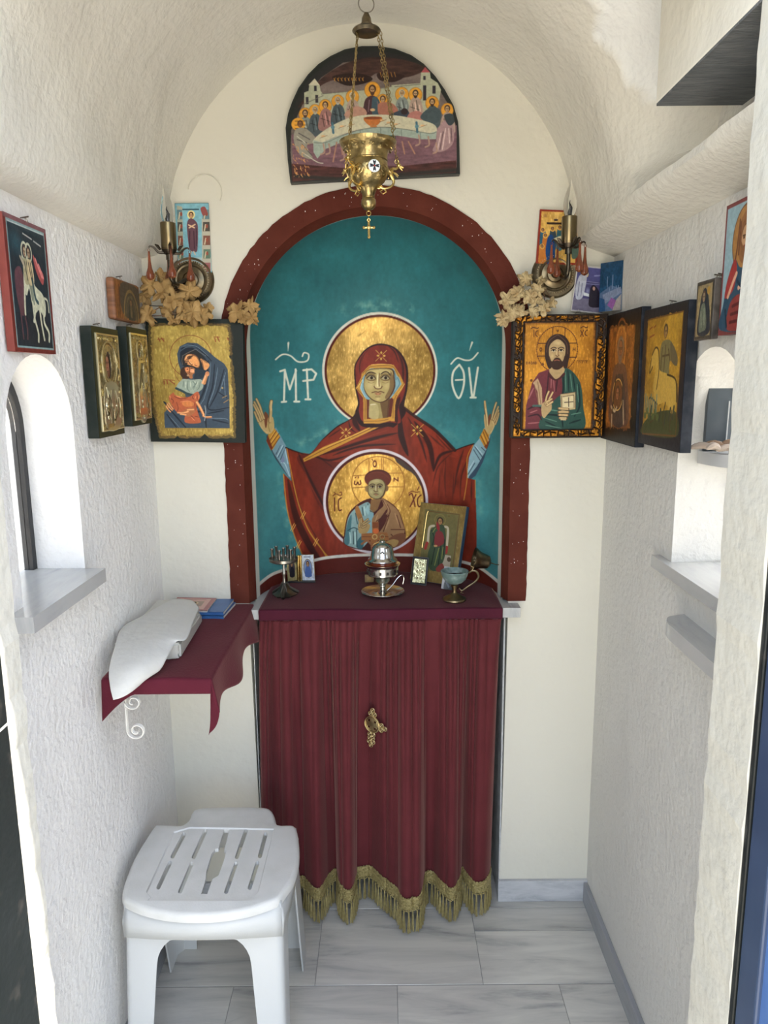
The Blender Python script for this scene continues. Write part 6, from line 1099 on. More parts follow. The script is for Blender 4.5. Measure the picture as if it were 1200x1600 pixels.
def bunch(name, label, pts, mt, base, seed, rx=1.0, cat='dried leaves'):
    rnd = random.Random(seed); b = at(*base, 1, 1.89); t = thing(name, label, cat, b, group='dried sprays tucked above the icons')
    for (px, py, s, y) in pts:
        p = at(px, py, 1, y) - b; bm = BM()
        for q in range(3 if rx > 1 else 2):
            n = Vector((rnd.uniform(-.9, .9), -1, rnd.uniform(-.9, .6))); leaf_mesh(bm, p + Vector((rnd.uniform(-.2, .2) * s, -q * s * .25, rnd.uniform(-.2, .2) * s)), n, Vector((rnd.uniform(-.9, .9), 0, rnd.choice((-1, -1, 1)))), s * (1.3 - .2 * q), rnd.uniform(.25, .6) * rx, rnd)
        o = obj('leaf' if rx <= 1 else 'flower_head', bm, mt, t); md_ = o.modifiers.new('thickness', 'SOLIDIFY'); md_.thickness = .0005
    bm = BM(); P = [at(px, py, 1, min(y + .015, 1.905)) - b for px, py, s, y in pts]
    tube(bm, catmull([P[0]] + P[1::2], 4), .0012, 6); tube(bm, catmull([Vector((0, 0, 0))] + P[::2], 4), .001, 6); obj('stem', bm, M_STEM, t); return t
bunch('dried_leaf_spray', 'spray of brown dried leaves under the left wall lamp', [(236, 445, .020, 1.86), (226, 462, .018, 1.87), (250, 432, .014, 1.87), (258, 458, .022, 1.85), (272, 470, .020, 1.84), (297, 455, .020, 1.855), (286, 476, .016, 1.85), (232, 492, .019, 1.85), (262, 484, .014, 1.86), (300, 488, .022, 1.84), (285, 492, .016, 1.85), (318, 490, .017, 1.85), (268, 499, .010, 1.86), (325, 480, .010, 1.86)], M_LEAF, (270, 470), 3)
bunch('dried_leaf_spray', 'small spray of brown dried leaves at the icon corner, on the maroon band', [(373, 487, .019, 1.86), (390, 478, .014, 1.86), (394, 495, .015, 1.865), (380, 497, .012, 1.87), (400, 482, .007, 1.87)], M_LEAF, (385, 490), 8)
bunch('dried_flower_spray', 'spray of pale dried papery flowers at the right edge of the niche', [(793, 470, .016, 1.86), (808, 458, .014, 1.86), (822, 436, .014, 1.87), (812, 485, .013, 1.86), (800, 490, .015, 1.855), (786, 498, .014, 1.86), (828, 462, .014, 1.85), (842, 452, .014, 1.85), (836, 470, .012, 1.86), (850, 480, .014, 1.86), (862, 474, .011, 1.87), (832, 488, .012, 1.865), (845, 440, .010, 1.87)], M_HOP, (820, 475), 5, 1.9, 'dried flowers')
# short wires left sticking out by the left lamp
bm = BM(); a, b = at(226, 477, 1, 1.915), at(262, 478, 1, 1.90); tube(bm, [a, (a + b) / 2 + Vector((0, 0, -.001)), b], .0011, 6); tag(obj('electric_wire', bm, M_IRON), 'short black wire running under the left dried leaves', 'wire')

# ================================================================ RIGHT WINDOW: board, bracket and driftwood
t = thing('oil_lamp_board', 'dark grey board with a pale shelf set in the right window', 'board', (.66, 1.43, 1.33))
bm = BM(); box(bm, (-.040, 0, .025), (.05, .012, .192), .001); obj('board', bm, mat('slate_grey_board', (.055, .07, .08), .45, noise=(14, (.09, .10, .11), .4, .8)), t)
bm = BM(); prism(bm, [(-.048, .012), (-.045, -.02), (-.036, -.060), (-.02, -.078), (.05, -.085), (.05, .012)], .0, .024, ax='Z'); obj('ledge', bm, mat('pale_grey_stone', (.48, .48, .47), .5), t)
bm = BM(); tube(bm, [(-.002, -.004, .03), (-.001, -.004, .12)], .0012, 6); obj('wick_wire', bm, mat('pale_wire', (.5, .5, .48), .4), t)
rnd = random.Random(9); tt = thing('dried_leaf_pile', 'pile of curled brown dried leaves on the ledge in the right window', 'dried leaves', (.65, 1.38, 1.354))
for k in range(11):
    x = -.055 + k * .011; y = rnd.uniform(-.02, .02); z = .006 + rnd.uniform(0, .012); bm = BM(); a = rnd.uniform(-.5, .5); L = rnd.uniform(.03, .05)
    P = [Vector((x - L * .5, y - a * L * .5, z)), Vector((x, y, z + .006)), Vector((x + L * .5, y + a * L * .5, z - .002))]; tube(bm, catmull(P, 4), [.002, .004, .006, .0065, .0065, .006, .005, .003, .0015][:9], 7)
    obj('leaf', bm, mat('weathered_leaf_%d' % (k % 3), ((.30, .24, .19), (.38, .31, .25), (.24, .15, .09))[k % 3], .8, bump=(90, .002, 3)), tt)
# ================================================================ ALTAR CLOTH AND CURTAIN
VEL = (.096, .019, .022)
def velvet(name, c, dirt=0):
    m = mat(name, c, .85, spec=.15, sheen=.22, noise=(9, tuple(min(1, x * 1.25) for x in c), .35, .75), bump=(220, .0006, 2)); m.node_tree.nodes['Principled BSDF'].inputs['Sheen Tint'].default_value = (.9, .5, .42, 1); return m
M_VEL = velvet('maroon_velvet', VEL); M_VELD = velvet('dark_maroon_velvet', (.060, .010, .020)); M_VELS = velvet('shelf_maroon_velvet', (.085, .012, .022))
def surf(name, G, m, parent=None, thick=0, sub=0, label=None):
    G = np.array(G, float); ny, nx = G.shape[:2]; me = grid_mesh(name, G.reshape(-1, 3), nx, ny); me.materials.append(m); o = bpy.data.objects.new(name, me); COL.objects.link(o); o.parent = parent
    if thick: md_ = o.modifiers.new('thickness', 'SOLIDIFY'); md_.thickness = thick; md_.offset = 0
    if sub: md2 = o.modifiers.new('smooth', 'SUBSURF'); md2.levels = md2.render_levels = sub
    if label: o['label'] = label
    return o
def net(G, k=6):
    rows_ = [catmull(r, k) for r in G]; cols_ = [catmull([r[i] for r in rows_], k) for i in range(len(rows_[0]))]; return np.array(cols_).transpose(1, 0, 2)
CL, CR = -.334, .306
def apse_y(x): u = min(1, abs((x - NX) / RN)); return YB + .03 + AD * max(0, 1 - u * u) ** .45
t = thing('altar_cloth', 'dark maroon velvet cloth covering the niche slab', 'altar cloth', (-.014, 1.9, .90))
G = []
for v in np.linspace(0, 1, 60):
    row = []
    for u in np.linspace(0, 1, 110):
        x = CL + (CR - CL) * u; xi = NX + (x - NX) * .97; yb = apse_y(xi) - .006; yf = 1.862 + .003 * math.sin(u * 9)
        if v < .12: k = v / .12; y = yf - .004 - .002 * math.sin(k * PI / 2); z = .874 + .028 * math.sin(k * PI / 2)
        else: k = (v - .12) / .88; y = yf + (yb - yf) * k; z = .9025 + .0006 * math.sin(23 * u + 9 * k)
        xx = x if y < YB - .01 else min(max(x, NX - RN + .006), NX + RN - .006); row.append((xx + .014, y - 1.9, z - .90))
    G.append(row)
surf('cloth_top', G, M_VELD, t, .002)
# curtain: bottom fold line from where its fringe meets the floor plane
hem_px = [(408, 1417), (418, 1430), (428, 1412), (442, 1434), (456, 1438), (468, 1418), (478, 1424), (490, 1435), (500, 1436), (516, 1412), (524, 1406), (530, 1428), (538, 1439), (549, 1438), (556, 1420), (558, 1398), (564, 1391), (576, 1399), (588, 1408), (604, 1424), (618, 1433), (628, 1450), (640, 1455), (655, 1451), (662, 1436), (666, 1412), (678, 1410), (690, 1424), (702, 1436), (714, 1434), (721, 1418), (724, 1404), (733, 1414), (743, 1427), (758, 1425), (766, 1416), (770, 1404)]
HB = catmull([at(x, y, 2, .012) for x, y in hem_px], 14); HB = np.array([[p[0], p[1]] for p in HB]); nu = len(HB)
HB[:, 1] = np.minimum(HB[:, 1], 1.915); HB[:, 0] = -.02 + (HB[:, 0] + .02) * .975
uu = np.linspace(0, 1, nu); rs = np.random.RandomState(4)
ph_ = np.cumsum(1 + .45 * np.sin(uu * 23 + 1) + .35 * np.sin(uu * 51) + .2 * rs.rand(nu)); ph_ = ph_ / ph_[-1]
pl15 = np.abs(np.sin(ph_ * PI * 17)) ** .55 - .6; pl30 = np.abs(np.sin(ph_ * PI * 34)) ** .55 - .6
HB[:, 1] -= .011 * pl15
HT = np.stack([CL + .002 + (CR - CL - .004) * (.75 * uu + .25 * (HB[:, 0] - HB[0, 0]) / (HB[-1, 0] - HB[0, 0])), 1.866 - .006 * pl30], 1)
def curt(u_i, v):
    w = (1 - (1 - v) ** 2) if v < 1 else 1; w = .2 * v + .8 * (v ** .55)
    fine = -.016 * pl30[u_i] * 6 * v * (1 - v) ** 4 - .010 * pl15[u_i] * (1 - v) * min(1, v * 3)
    p = HT[u_i] * (1 - w) + HB[u_i] * w; return (p[0], p[1] - .004 * (1 - w) + fine * (v < 1), .873 - .763 * v)
t = thing('altar_curtain', 'gathered maroon velvet curtain hanging below the niche slab', 'curtain', (-.014, 1.85, 0))
G = [[(lambda p: (p[0] + .014, p[1] - 1.85, p[2]))(curt(i, v)) for i in range(nu)] for v in np.linspace(0, 1, 90)]
surf('curtain_cloth', G, M_VEL, t, .0015)
M_FR = mat('gold_fringe_thread', (.25, .20, .075), .55, noise=(160, (.42, .35, .15), .35, .7), bump=(400, .0012, 2)); M_FR.node_tree.nodes['Principled BSDF'].inputs['Metallic'].default_value = .25
G = [[(HB[i, 0] + .014, HB[i, 1] - 1.85 - .0035 - .0012 * abs(math.sin(k * 1.8)) - .0008 * math.sin(i * 1.1), .102 + .032 * (1 - k / 7) - (.0025 * abs(math.sin(i * .35)) if k in (0, 7) else 0)) for i in range(nu)] for k in range(8)]
for r_ in G:
    for q in range(len(r_)): pass
surf('fringe_band', [[(x, y, z - .018) for x, y, z in r] for r in G], M_FR, t, .003, label='olive gold woven band along the hem')
bm = BM()
for zz, rr in ((.1165, .0019), (.106, .0022), (.096, .0020), (.086, .0018), (.080, .0016)):
    pts = [(HB[i, 0] + .014, HB[i, 1] - 1.85 - .0062 - .001 * math.sin(i * 1.6), zz + .0016 * math.sin(i * 1.3 + zz * 900)) for i in range(0, nu, 1)]; tube(bm, pts, rr, 5)
obj('gimp_braid', bm, M_FR, t)
seg = np.hypot(*np.diff(HB, axis=0).T); cum = np.concatenate([[0], np.cumsum(seg)]); nT = 96; tass = None
for k in range(nT):
    s_ = cum[-1] * (k + .5) / nT; i = int(np.searchsorted(cum, s_)) - 1; f = (s_ - cum[i]) / (seg[i] + 1e-9); x = HB[i, 0] * (1 - f) + HB[i + 1, 0] * f; y = HB[i, 1] * (1 - f) + HB[i + 1, 1] * f
    if tass is None:
        bm = BM(); rnd = random.Random(1); lathe(bm, [(0, .047), (.0022, .046), (.0026, .042), (.0018, .039), (.002, .036)], 8)
        for q in range(16):
            a = q * 2.4; r0, r1 = .0014, .0048 * (.5 + .5 * (q % 3) / 2); b = a + rnd.uniform(-.3, .3); tube(bm, [(r0 * math.cos(a), r0 * math.sin(a), .038), (r1 * .7 * math.cos(b), r1 * .7 * math.sin(b), .022), (r1 * math.cos(b), r1 * math.sin(b), .006 + rnd.uniform(0, .003))], [.0009, .0010, .0006], 4)
        tass = obj('tassel', bm, M_FR, t, label='gold thread tassel'); o = tass
    else: o = tass.copy(); COL.objects.link(o)
    o.parent = t; o.location = (x + .014, y - 1.85 - .005, .001); o.scale = (.98, .98, 1.68); o.rotation_euler = (0, 0, k * 1.3)
# gilt cross pinned to the curtain
def cy(x, z):
    v = (.873 - z) / .763; best = min(range(nu), key=lambda i: (abs(curt(i, v)[0] - x), curt(i, v)[1])); return curt(best, v)[1]
cp = at(581, 1141, 1, 1.83); yc = min(cy(cp.x, cp.z), cy(cp.x + .02, cp.z), cy(cp.x - .02, cp.z), cy(cp.x, cp.z - .05)) - .012
t = thing('metal_cross', 'pierced gilt metal cross ornament pinned to the maroon curtain', 'cross', (cp.x, yc, cp.z), (0, math.radians(4), math.radians(-32)))
M_GILT = mat('pale_gilt_metal', (.66, .53, .27), .32, 1); X90 = rotm('X', 90)
bm = BM()
for R, r in ((.0225, .0026), (.0175, .0014)): ring(bm, (0, 0, 0), R, r, X90, 36, 8)
for a in range(4):
    M = Matrix.Rotation(a * PI / 2, 4, 'Y'); P = [(.003, -.001), (.0045, .0), (.0085, .018), (-.0085, .018), (-.0045, 0), (-.003, -.001)]
    prism(bm, P, -.0012, .0012, M=M)
obj('pierced_disc', bm, M_GILT, t, label='ringed disc with an equal-armed cross')
for nm, (dx, dz), rr in (('upper_arm', (0, 1), .0068), ('right_arm', (1, 0), .0068), ('lower_arm', (0, -1), .0068)):
    bm = BM(); ox, oz = -dz, dx
    L = [(.0305, -.0068), (.0305, .0068), (.0415, 0)] if nm != 'lower_arm' else [(.0295, -.006), (.0295, .006), (.040, -.005), (.040, .005), (.051, -.0065), (.051, .0065), (.061, 0)]
    for d, o_ in L: ring(bm, (dx * d + ox * o_, -.001, dz * d + oz * o_), rr * .8, .0018, X90, 18, 7); ball(bm, (dx * d + ox * o_, -.001, dz * d + oz * o_), .0022, 8, 6, (1, .6, 1))
    if nm == 'lower_arm': tube(bm, [(0, 0, -.022), (0, 0, -.060)], .0022, 6)
    obj(nm, bm, M_GILT, t)

# ================================================================ LEFT WALL SHELF
SZ = .900; t = thing('wall_shelf', 'shelf on the left wall draped with a maroon cloth, on a white scroll bracket', 'shelf', (-.60, 1.66, SZ))
bm = BM(); box(bm, (.024, -.232, -.022), (.232, .252, -.003), .002); obj('shelf_board', bm, mat('white_shelf', (.7, .7, .68), .5), t)
M_BRK = mat('white_painted_iron', (.72, .70, .64), .45)
for yy in (-.232, .12):
    bm = BM(); 
    def sp(cx, cz_, r0, turns, a0, s): return [(cx + (r0 * (1 - .75 * i / 40)) * math.cos(a0 + s * turns * 2 * PI * i / 40), cz_ + (r0 * (1 - .75 * i / 40)) * math.sin(a0 + s * turns * 2 * PI * i / 40)) for i in range(41)]
    P = sp(.078, -.052, .017, 1.3, PI, 1)[::-1] + [(.062, -.07)] + [(.062, -.085)] + sp(.081, -.115, .0195, 1.4, PI, 1)
    pts = [(x, yy, z) for x, z in P]
    for dz in (-.0035, 0, .0035): tube(bm, [(x, y + dz, z) for x, y, z in pts], .0016, 6)
    tube(bm, [(.024, yy, -.020), (.20, yy, -.024)], .003, 6); tube(bm, [(.062, yy, -.024), (.062, yy, -.07)], .0018, 6); obj('scroll_bracket', bm, M_BRK, t, label='white iron scroll bracket')
# cloth
nx_, ny_ = 64, 84; G = []; W_, L_ = .222, .500
for j in range(ny_ + 1):
    row = []
    for i in range(nx_ + 1):
        s1 = i / nx_; over_r = .075 + .012 * math.sin(j * .16 + 1); tot = W_ + over_r; a = s1 * tot
        near = .030 + .0 * a + .060 * max(0, (s1 - .72) / .28) ** 1.5 + .055 * max(0, (.22 - s1) / .22) ** 1.4; tl_ = L_ + near; b = j / ny_ * tl_
        x = min(a, W_); dr = max(0, a - W_); y = min(b, L_); dn = max(0, b - L_); mn = min(dr, dn)
        z = -max(dr, dn) - mn * .45; x += dr * .16 + mn * .10 - (mn * .45); yy = .255 - y - dn * .14 + mn * .3
        if dr > 0: x += .006 * math.sin(b * 26) * dr / .07
        if dr == 0 and dn == 0: z += .0012 * math.sin(a * 40 + b * 17)
        row.append((.021 + x, yy, z + .0015))
    G.append(row)
surf('shelf_cloth', G, M_VELS, t, .0018, 0, label='maroon velvet cloth hanging over the shelf edges')
# paper parcel: box plus draped sheet
M_PAPER = mat('white_tissue_paper', (.60, .595, .56), .7, bump=(18, .004, 4)); M_PAPER2 = mat('white_wrapping_paper', (.56, .55, .49), .6, bump=(30, .003, 4))
c5 = lambda x, y, z: at(150 + x / 4, 880 + y / 4, 2, z)
pb = Vector((-.53, 1.66, SZ + .003)); t = thing('paper_parcel', 'long parcel loosely wrapped in white paper on the maroon shelf', 'parcel', pb)
B = [c5(430, 606, SZ + .004), c5(528, 598, SZ + .004), c5(660, 378, SZ + .004)]; Tn = [c5(430, 515, SZ + .043), c5(528, 498, SZ + .043), c5(652, 318, SZ + .045), c5(600, 238, SZ + .045), c5(488, 226, SZ + .045)]
def cl(p): return Vector((max(p.x, XL + .006), min(p.y, YB - .006), p.z))
lft = XL + .012
bot_ = [Vector((lft, B[0].y + .02, SZ + .004)), B[0], B[1], B[2], Vector((B[2].x - .01, min(Tn[3].y, 1.905), SZ + .004)), Vector((lft, min(Tn[4].y, 1.905), SZ + .004))]
top_ = [Vector((lft, Tn[0].y + .02, SZ + .043)), Tn[0], Tn[1], Tn[2], cl(Tn[3]), Vector((lft, cl(Tn[4]).y, SZ + .045))]
bm = BM(); vb = [bm.verts.new(cl(p) - pb) for p in bot_]; vt = [bm.verts.new(cl(p) - pb) for p in top_]; bm.faces.new(vb); bm.faces.new(vt)
for i in range(6): bm.faces.new((vb[i], vb[(i + 1) % 6], vt[(i + 1) % 6], vt[i]))
bmesh.ops.recalc_face_normals(bm, faces=bm.faces[:]); bmesh.ops.bevel(bm, geom=bm.edges[:], offset=.005, segments=3, affect='EDGES'); bmesh.ops.subdivide_edges(bm, edges=bm.edges[:], cuts=3, use_grid_fill=True)
rnd = random.Random(3)
for v in bm.verts: v.co += Vector((rnd.uniform(-1, 1), rnd.uniform(-1, 1), rnd.uniform(-1, 1))) * .0009
obj('wrapped_box', bm, M_PAPER2, t)
z1_, z2_ = SZ + .052, SZ + .052
NET = [[c5(484, 220, z1_), c5(540, 224, z1_), c5(606, 236, z1_ - .004), c5(645, 280, z1_ - .006)],
       [c5(310, 318, z1_), c5(410, 296, z1_ + .003), c5(540, 310, z1_ + .002), c5(612, 356, z1_ - .001)],
       [c5(160, 402, z2_), c5(290, 386, z2_ + .003), c5(440, 398, z2_ + .005), c5(566, 472, z2_ - .003)],
       [c5(118, 520, SZ + .048), c5(220, 505, SZ + .052), c5(340, 500, SZ + .053), c5(500, 494, SZ + .045)],
       [c5(82, 660, SZ + .028), c5(180, 640, SZ + .036), c5(300, 620, SZ + .038), c5(445, 590, SZ + .030)],
       [c5(88, 770, SZ + .008), c5(170, 748, SZ + .014), c5(270, 720, SZ + .016), c5(400, 668, SZ + .014)],
       [c5(108, 855, SZ - .012), c5(165, 838, SZ - .010), c5(235, 795, SZ - .004), c5(330, 712, SZ + .006)]]
for r in NET:
    for p in r: p.x = max(p.x, XL + .006); p.y = min(p.y, YB - .006)
NET = [[tuple(p - pb) for p in r] for r in NET]; surf('paper_sheet', net(NET, 7), M_PAPER, t, .0004, label='thin white sheet slipping off the parcel')
# booklets at the far end of the shelf
def book(label, c, w, d, h, rz, m, cat='book', edge=True):
    t = thing('booklet', label, 'booklet', c, (0, 0, rz), 'booklets on the maroon shelf'); bm = BM(); box(bm, (-w / 2, -d / 2, 0), (w / 2, d / 2, .0008)); box(bm, (-w / 2, -d / 2, h - .0008), (w / 2, d / 2, h)); box(bm, (-w / 2, -d / 2, 0), (w / 2, -d / 2 + .0012, h)); obj('cover', bm, m, t, False)
    bm = BM(); box(bm, (-w / 2 + .001, -d / 2 + .001, .0008), (w / 2 - .001, d / 2 - .001, h - .0008)); obj('pages', bm, mat('book_pages', (.62, .61, .56), .8), t, False); return t
M_BLUE = mat('blue_cover', (.03, .10, .27), .35, noise=(30, (.04, .13, .33), .4, .7)); M_GREYB = mat('grey_blue_cover', (.22, .28, .34), .35)
q1, q2, q3 = c5(650, 338, SZ + .004), c5(830, 338, SZ + .004), c5(885, 256, SZ + .004)
bc = Vector((-.4515, 1.852, SZ + .0025)); book('blue-spined booklet, lowest of the three at the far end of the shelf', bc, .090, .118, .0085, math.radians(-4), M_BLUE)
book('blue-spined booklet with pale cover, middle of the three on the shelf', bc + Vector((-.002, .001, .0088)), .088, .114, .0085, math.radians(-2), M_BLUE)
t = thing('booklet', 'thin pink booklet with a small picture, topmost on the shelf', 'booklet', (-.500, 1.848, SZ + .0245), (0, math.radians(2), 0), 'booklets on the maroon shelf')
bm = BM(); box(bm, (-.058, -.052, -.0035), (.047, .056, -.001)); obj('pages', bm, mat('thin_pages', (.6, .56, .52), .7), t, False)
pn = panel('cover', paint_booklet(), .105, .108, M_PRINT, t); pn.rotation_euler = (-PI / 2, 0, 0); pn.location = (-.005, -.052, 0)
# ================================================================ THINGS STANDING IN THE NICHE
AZ = .9045
def zof(py, px, Y): return at(px, py, 1, Y).z
# candle holder
Y0 = 1.985; b = at(445, 928, 1, Y0); t = thing('candle_holder', 'small steel stand with seven candle tubes on the left of the niche cloth', 'candle holder', (b.x, Y0, AZ))
bm = BM(); lathe(bm, [(0, .098), (.036, .098), (.040, .101), (.0405, .108), (.039, .109), (.037, .104), (0, .103)], 40); obj('tray', bm, M_STEEL, t)
for k in range(7):
    a = 2 * PI * k / 6; r = .031 if k < 6 else 0; bm = BM(); M = Matrix.Translation((r * math.cos(a + .3), r * math.sin(a + .3), .102)); lathe(bm, [(.0035, 0), (.0035, .030), (.0050, .032), (.0052, .0345), (.0038, .0345), (.003, .031), (.003, .012), (0, .012)], 16, M); obj('candle_tube', bm, M_STEEL, t)
bm = BM(); lathe(bm, [(.0, .10), (.0045, .10), (.0042, .07), (.006, .066), (.006, .062), (.0042, .058), (.0046, .04), (.006, .034), (.0, .034)], 16); obj('stem', bm, M_STEEL, t)
bm = BM(); lathe(bm, [(.0, .036), (.007, .035), (.013, .022), (.024, .012), (.0355, .006), (.034, .003), (0, .006)], 6)
for k in range(3):
    a = -PI / 2 + 2 * PI * k / 3; u = Vector((math.cos(a), math.sin(a), 0)); tube(bm, [u * .006 + Vector((0, 0, .038)), u * .014 + Vector((0, 0, .022)), u * .030 + Vector((0, 0, .011)), u * .040 + Vector((0, 0, .004))], [.0035, .0045, .005, .005], 8)
obj('base', bm, mat('dark_steel', (.16, .15, .13), .4, 1), t)
# folding three-leaf icon
b = at(468, 909, 2, AZ); t = thing('folding_icon', 'tiny folding metal icon beside the candle stand', 'icon', (b.x, b.y, AZ))
bm = BM(); box(bm, (-.036, -.012, 0), (.048, .010, .004), .001); obj('foot', bm, M_IRON, t)
M_GLT2 = mat('gilt_edge', (.5, .40, .2), .3, 1)
for nm, x, yaw, w, k in (('left_leaf', -.020, 28, .030, 0), ('right_leaf', .028, -14, .040, 1)):
    L = bpy.data.objects.new(nm, None)
    bm = BM(); box(bm, (-w / 2, 0, 0), (w / 2, .003, .078), .0006); o = obj(nm, bm, M_GLT2, t, label=('gilt leaf with dark portrait' if k == 0 else 'bright silver leaf with blue portrait')); o.location = (x, -.002, .004); o.rotation_euler = (math.radians(-5), math.radians(-4 if k else 0), math.radians(yaw)); panel('portrait', paint_diptych(k), w - .002, .076, M_PRINT, o, -.0006, z0=.001); bpy.data.objects.remove(L)
bm = BM(); tube(bm, [(-.003, .002, .004), (-.002, .004, .080)], .0045, 10); tube(bm, [(.005, .002, .004), (.005, .004, .079)], .0035, 10); obj('centre_hinge', bm, M_GOLD, t)
# silver standing lamp
Y0 = 1.985; b = at(598, 921, 1, Y0); t = thing('standing_oil_lamp', 'silver oil lamp with domed lid, red glass and saucer, centre of the niche', 'oil lamp', (b.x, Y0, AZ))
bm = BM(); lathe(bm, [(0, .003), (.022, .001), (.040, .0015), (.056, .008), (.0605, .012), (.0595, .0135), (.054, .0105), (.038, .0045), (.020, .0055), (.012, .010), (.008, .015), (0, .016)], 56); obj('saucer', bm, M_SILVER, t)
bm = BM(); lathe(bm, [(.008, .014), (.007, .022), (.0095, .026), (.009, .029), (.014, .034), (.022, .044), (.0245, .054), (.027, .058), (.026, .058), (.0225, .052), (.018, .042), (0, .036)], 48); obj('stem_bowl', bm, M_SILVER, t)
bm = BM(); lathe(bm, [(.030, .056), (.0395, .058), (.042, .061), (.0415, .065), (.0435, .076), (.0435, .082), (.0475, .087), (.0490, .0905), (.047, .091), (.0425, .086), (.040, .080), (.0385, .064), (.030, .059)], 56); ga = obj('pierced_gallery', bm, M_SILVER, t, label='pierced silver rim')
bm = BM()
for k in range(14):
    a = 2 * PI * k / 14 + .1; M = rotm('Z', math.degrees(a)) @ Matrix.Translation((.0430, 0, .0705)); box(bm, (-.0006, -.0032, -.0042), (.0008, .0032, .0042), M=M)
obj('piercing', bm, mat('dark_opening', (.03, .025, .02), .7), ga)
bm = BM(); lathe(bm, [(.0, .060), (.034, .062), (.038, .082), (.0375, .096), (.036, .100), (.033, .102), (0, .102)], 48); obj('glass_cup', bm, mat('ruby_glass', (.30, .05, .015), .1, trans=.5), t, label='amber red glass')
bm = BM(); lathe(bm, [(.0395, .0975), (.041, .100), (.0395, .104), (.035, .107), (.0325, .112), (.0305, .125), (.029, .137), (.025, .144), (.018, .149), (.010, .1515), (.0085, .153), (.0095, .155), (.006, .1575), (0, .158)], 56); dm = obj('domed_lid', bm, M_SILVER, t)
bm = BM(); ring(bm, (0, 0, .1645), .0062, .0012, rotm('X', 90), 20, 6); obj('lid_ring', bm, M_BRASS, dm)
bm = BM()
for dx, dz in ((0, .0032), (0, -.0032), (.0032, 0), (-.0032, 0)): ball(bm, (dx, -.0300, .126 + dz), .0026, 10, 6, (1, .35, 1))
obj('cross_cutout', bm, M_IRON, dm)
bm = BM(); tube(bm, catmull([(.012, -.012, .016), (.028, -.010, .032), (.042, -.006, .050), (.054, -.003, .057), (.059, -.002, .047), (.056, -.003, .032)], 6), .0017, 8); obj('handle', bm, M_SILVER, t)
# small gilt block behind the lamp
b = at(577, 909, 2, AZ); t = thing('wooden_block', 'tiny gold-brown block on the cloth behind the silver lamp', 'block', (b.x, b.y, AZ)); bm = BM(); box(bm, (-.013, -.006, 0), (.013, .006, .021), .001); obj('block', bm, mat('gold_brown_wood', (.30, .19, .08), .5, noise=(60, (.42, .28, .12), .4, .7)), t)
bm = BM(); box(bm, (-.006, -.0072, .005), (.006, -.006, .016)); obj('painted_face', bm, mat('ochre_patch', (.42, .28, .10), .5), t)
# leaning gilt icon
BL_, BR_ = at(640, 908, 2, AZ), at(712, 919.5, 2, AZ); d = BR_ - BL_; w = d.length; yaw = math.atan2(d.y, d.x); mid = (BL_ + BR_) / 2 + Vector((0, 0, .006))
t = thing('icon', 'olive gold icon of an enthroned figure leaning against the niche wall, right', 'icon', mid, (math.radians(-17), 0, yaw)); h = .232
bm = BM(); box(bm, (-w / 2, 0, 0), (w / 2, .018, h), .0015); obj('board', bm, mat('blue_edged_board', (.03, .06, .11), .4), t)
panel('painting', paint_seated(), w - .002, h - .002, M_PAINT, t, -.0006, quad=[(432, 68), (862, 113), (712, 850), (284, 786)], z0=.001, step=.0007)
bm = BM(); tube(bm, [(-w * .32, -.0016, h * .42), (-w * .32, -.0018, h * .86), (-w * .30, -.0016, h * .895)], .0022, 8); obj('bevel_glint', bm, M_GOLD, t, label='gold strip standing for a window reflection on the bevel')  # thin gold rod stands in for the window's gleam on the bevel
b = at(652, 909, 2, AZ); t = thing('icon', 'tiny silver relief icon in a black frame leaning on the enthroned-figure icon', 'icon', (b.x + .001, b.y - .038, AZ + .001), (math.radians(-14), math.radians(4), math.radians(-10)))
bm = BM(); box(bm, (-.0235, 0, 0), (.0235, .007, .082), .001); obj('frame', bm, M_IRON, t); panel('relief', paint_relief_small(), .043, .077, M_RIZA, t, -.0004, disp=.0006, step=.0005, z0=.0025)
b = at(694, 919, 2, AZ); t = thing('card', 'small grey photo card behind the green-stained cup', 'card', (b.x + .006, b.y - .012, AZ), (math.radians(-12), math.radians(8), math.radians(-6))); bm = BM(); box(bm, (-.016, 0, 0), (.016, .001, .064)); obj('backing_card', bm, M_CARD, t, False); panel('printed_face', paint_card(), .032, .064, M_PRINT, t, -.0006)
# incense cup
Y0 = 1.925; b = at(710, 938, 1, Y0); t = thing('incense_burner', 'brass footed cup stained green with a curled handle, right side of the niche', 'incense burner', (b.x, Y0, AZ))
M_CUP = mat('tarnished_brass', (.26, .20, .11), .38, 1, noise=(40, (.15, .12, .07), .4, .7)); M_PAT = mat('green_patina', (.16, .24, .22), .6, .4, noise=(60, (.34, .42, .40), .45, .75))
bm = BM(); lathe(bm, [(0, .001), (.029, .001), (.032, .004), (.031, .008), (.020, .014), (.010, .020), (.0065, .024), (.006, .034), (.009, .040), (.0095, .043), (.006, .048), (0, .05)], 44); obj('foot', bm, M_CUP, t)
bm = BM(); lathe(bm, [(0, .046), (.010, .047), (.021, .052), (.030, .061), (.035, .072), (.0365, .080), (.038, .0815), (.0365, .084), (.034, .080), (.031, .068), (.022, .058), (0, .054)], 44); obj('bowl', bm, M_PAT, t, label='bowl stained green and white')
bm = BM(); lathe(bm, [(0, .072), (.018, .073), (.0335, .071)], 24)
for v in bm.verts: v.co.z += random.uniform(-.003, .003)
obj('charred_incense', bm, mat('charcoal', (.012, .013, .015), .9, bump=(150, .004, 3)), t)
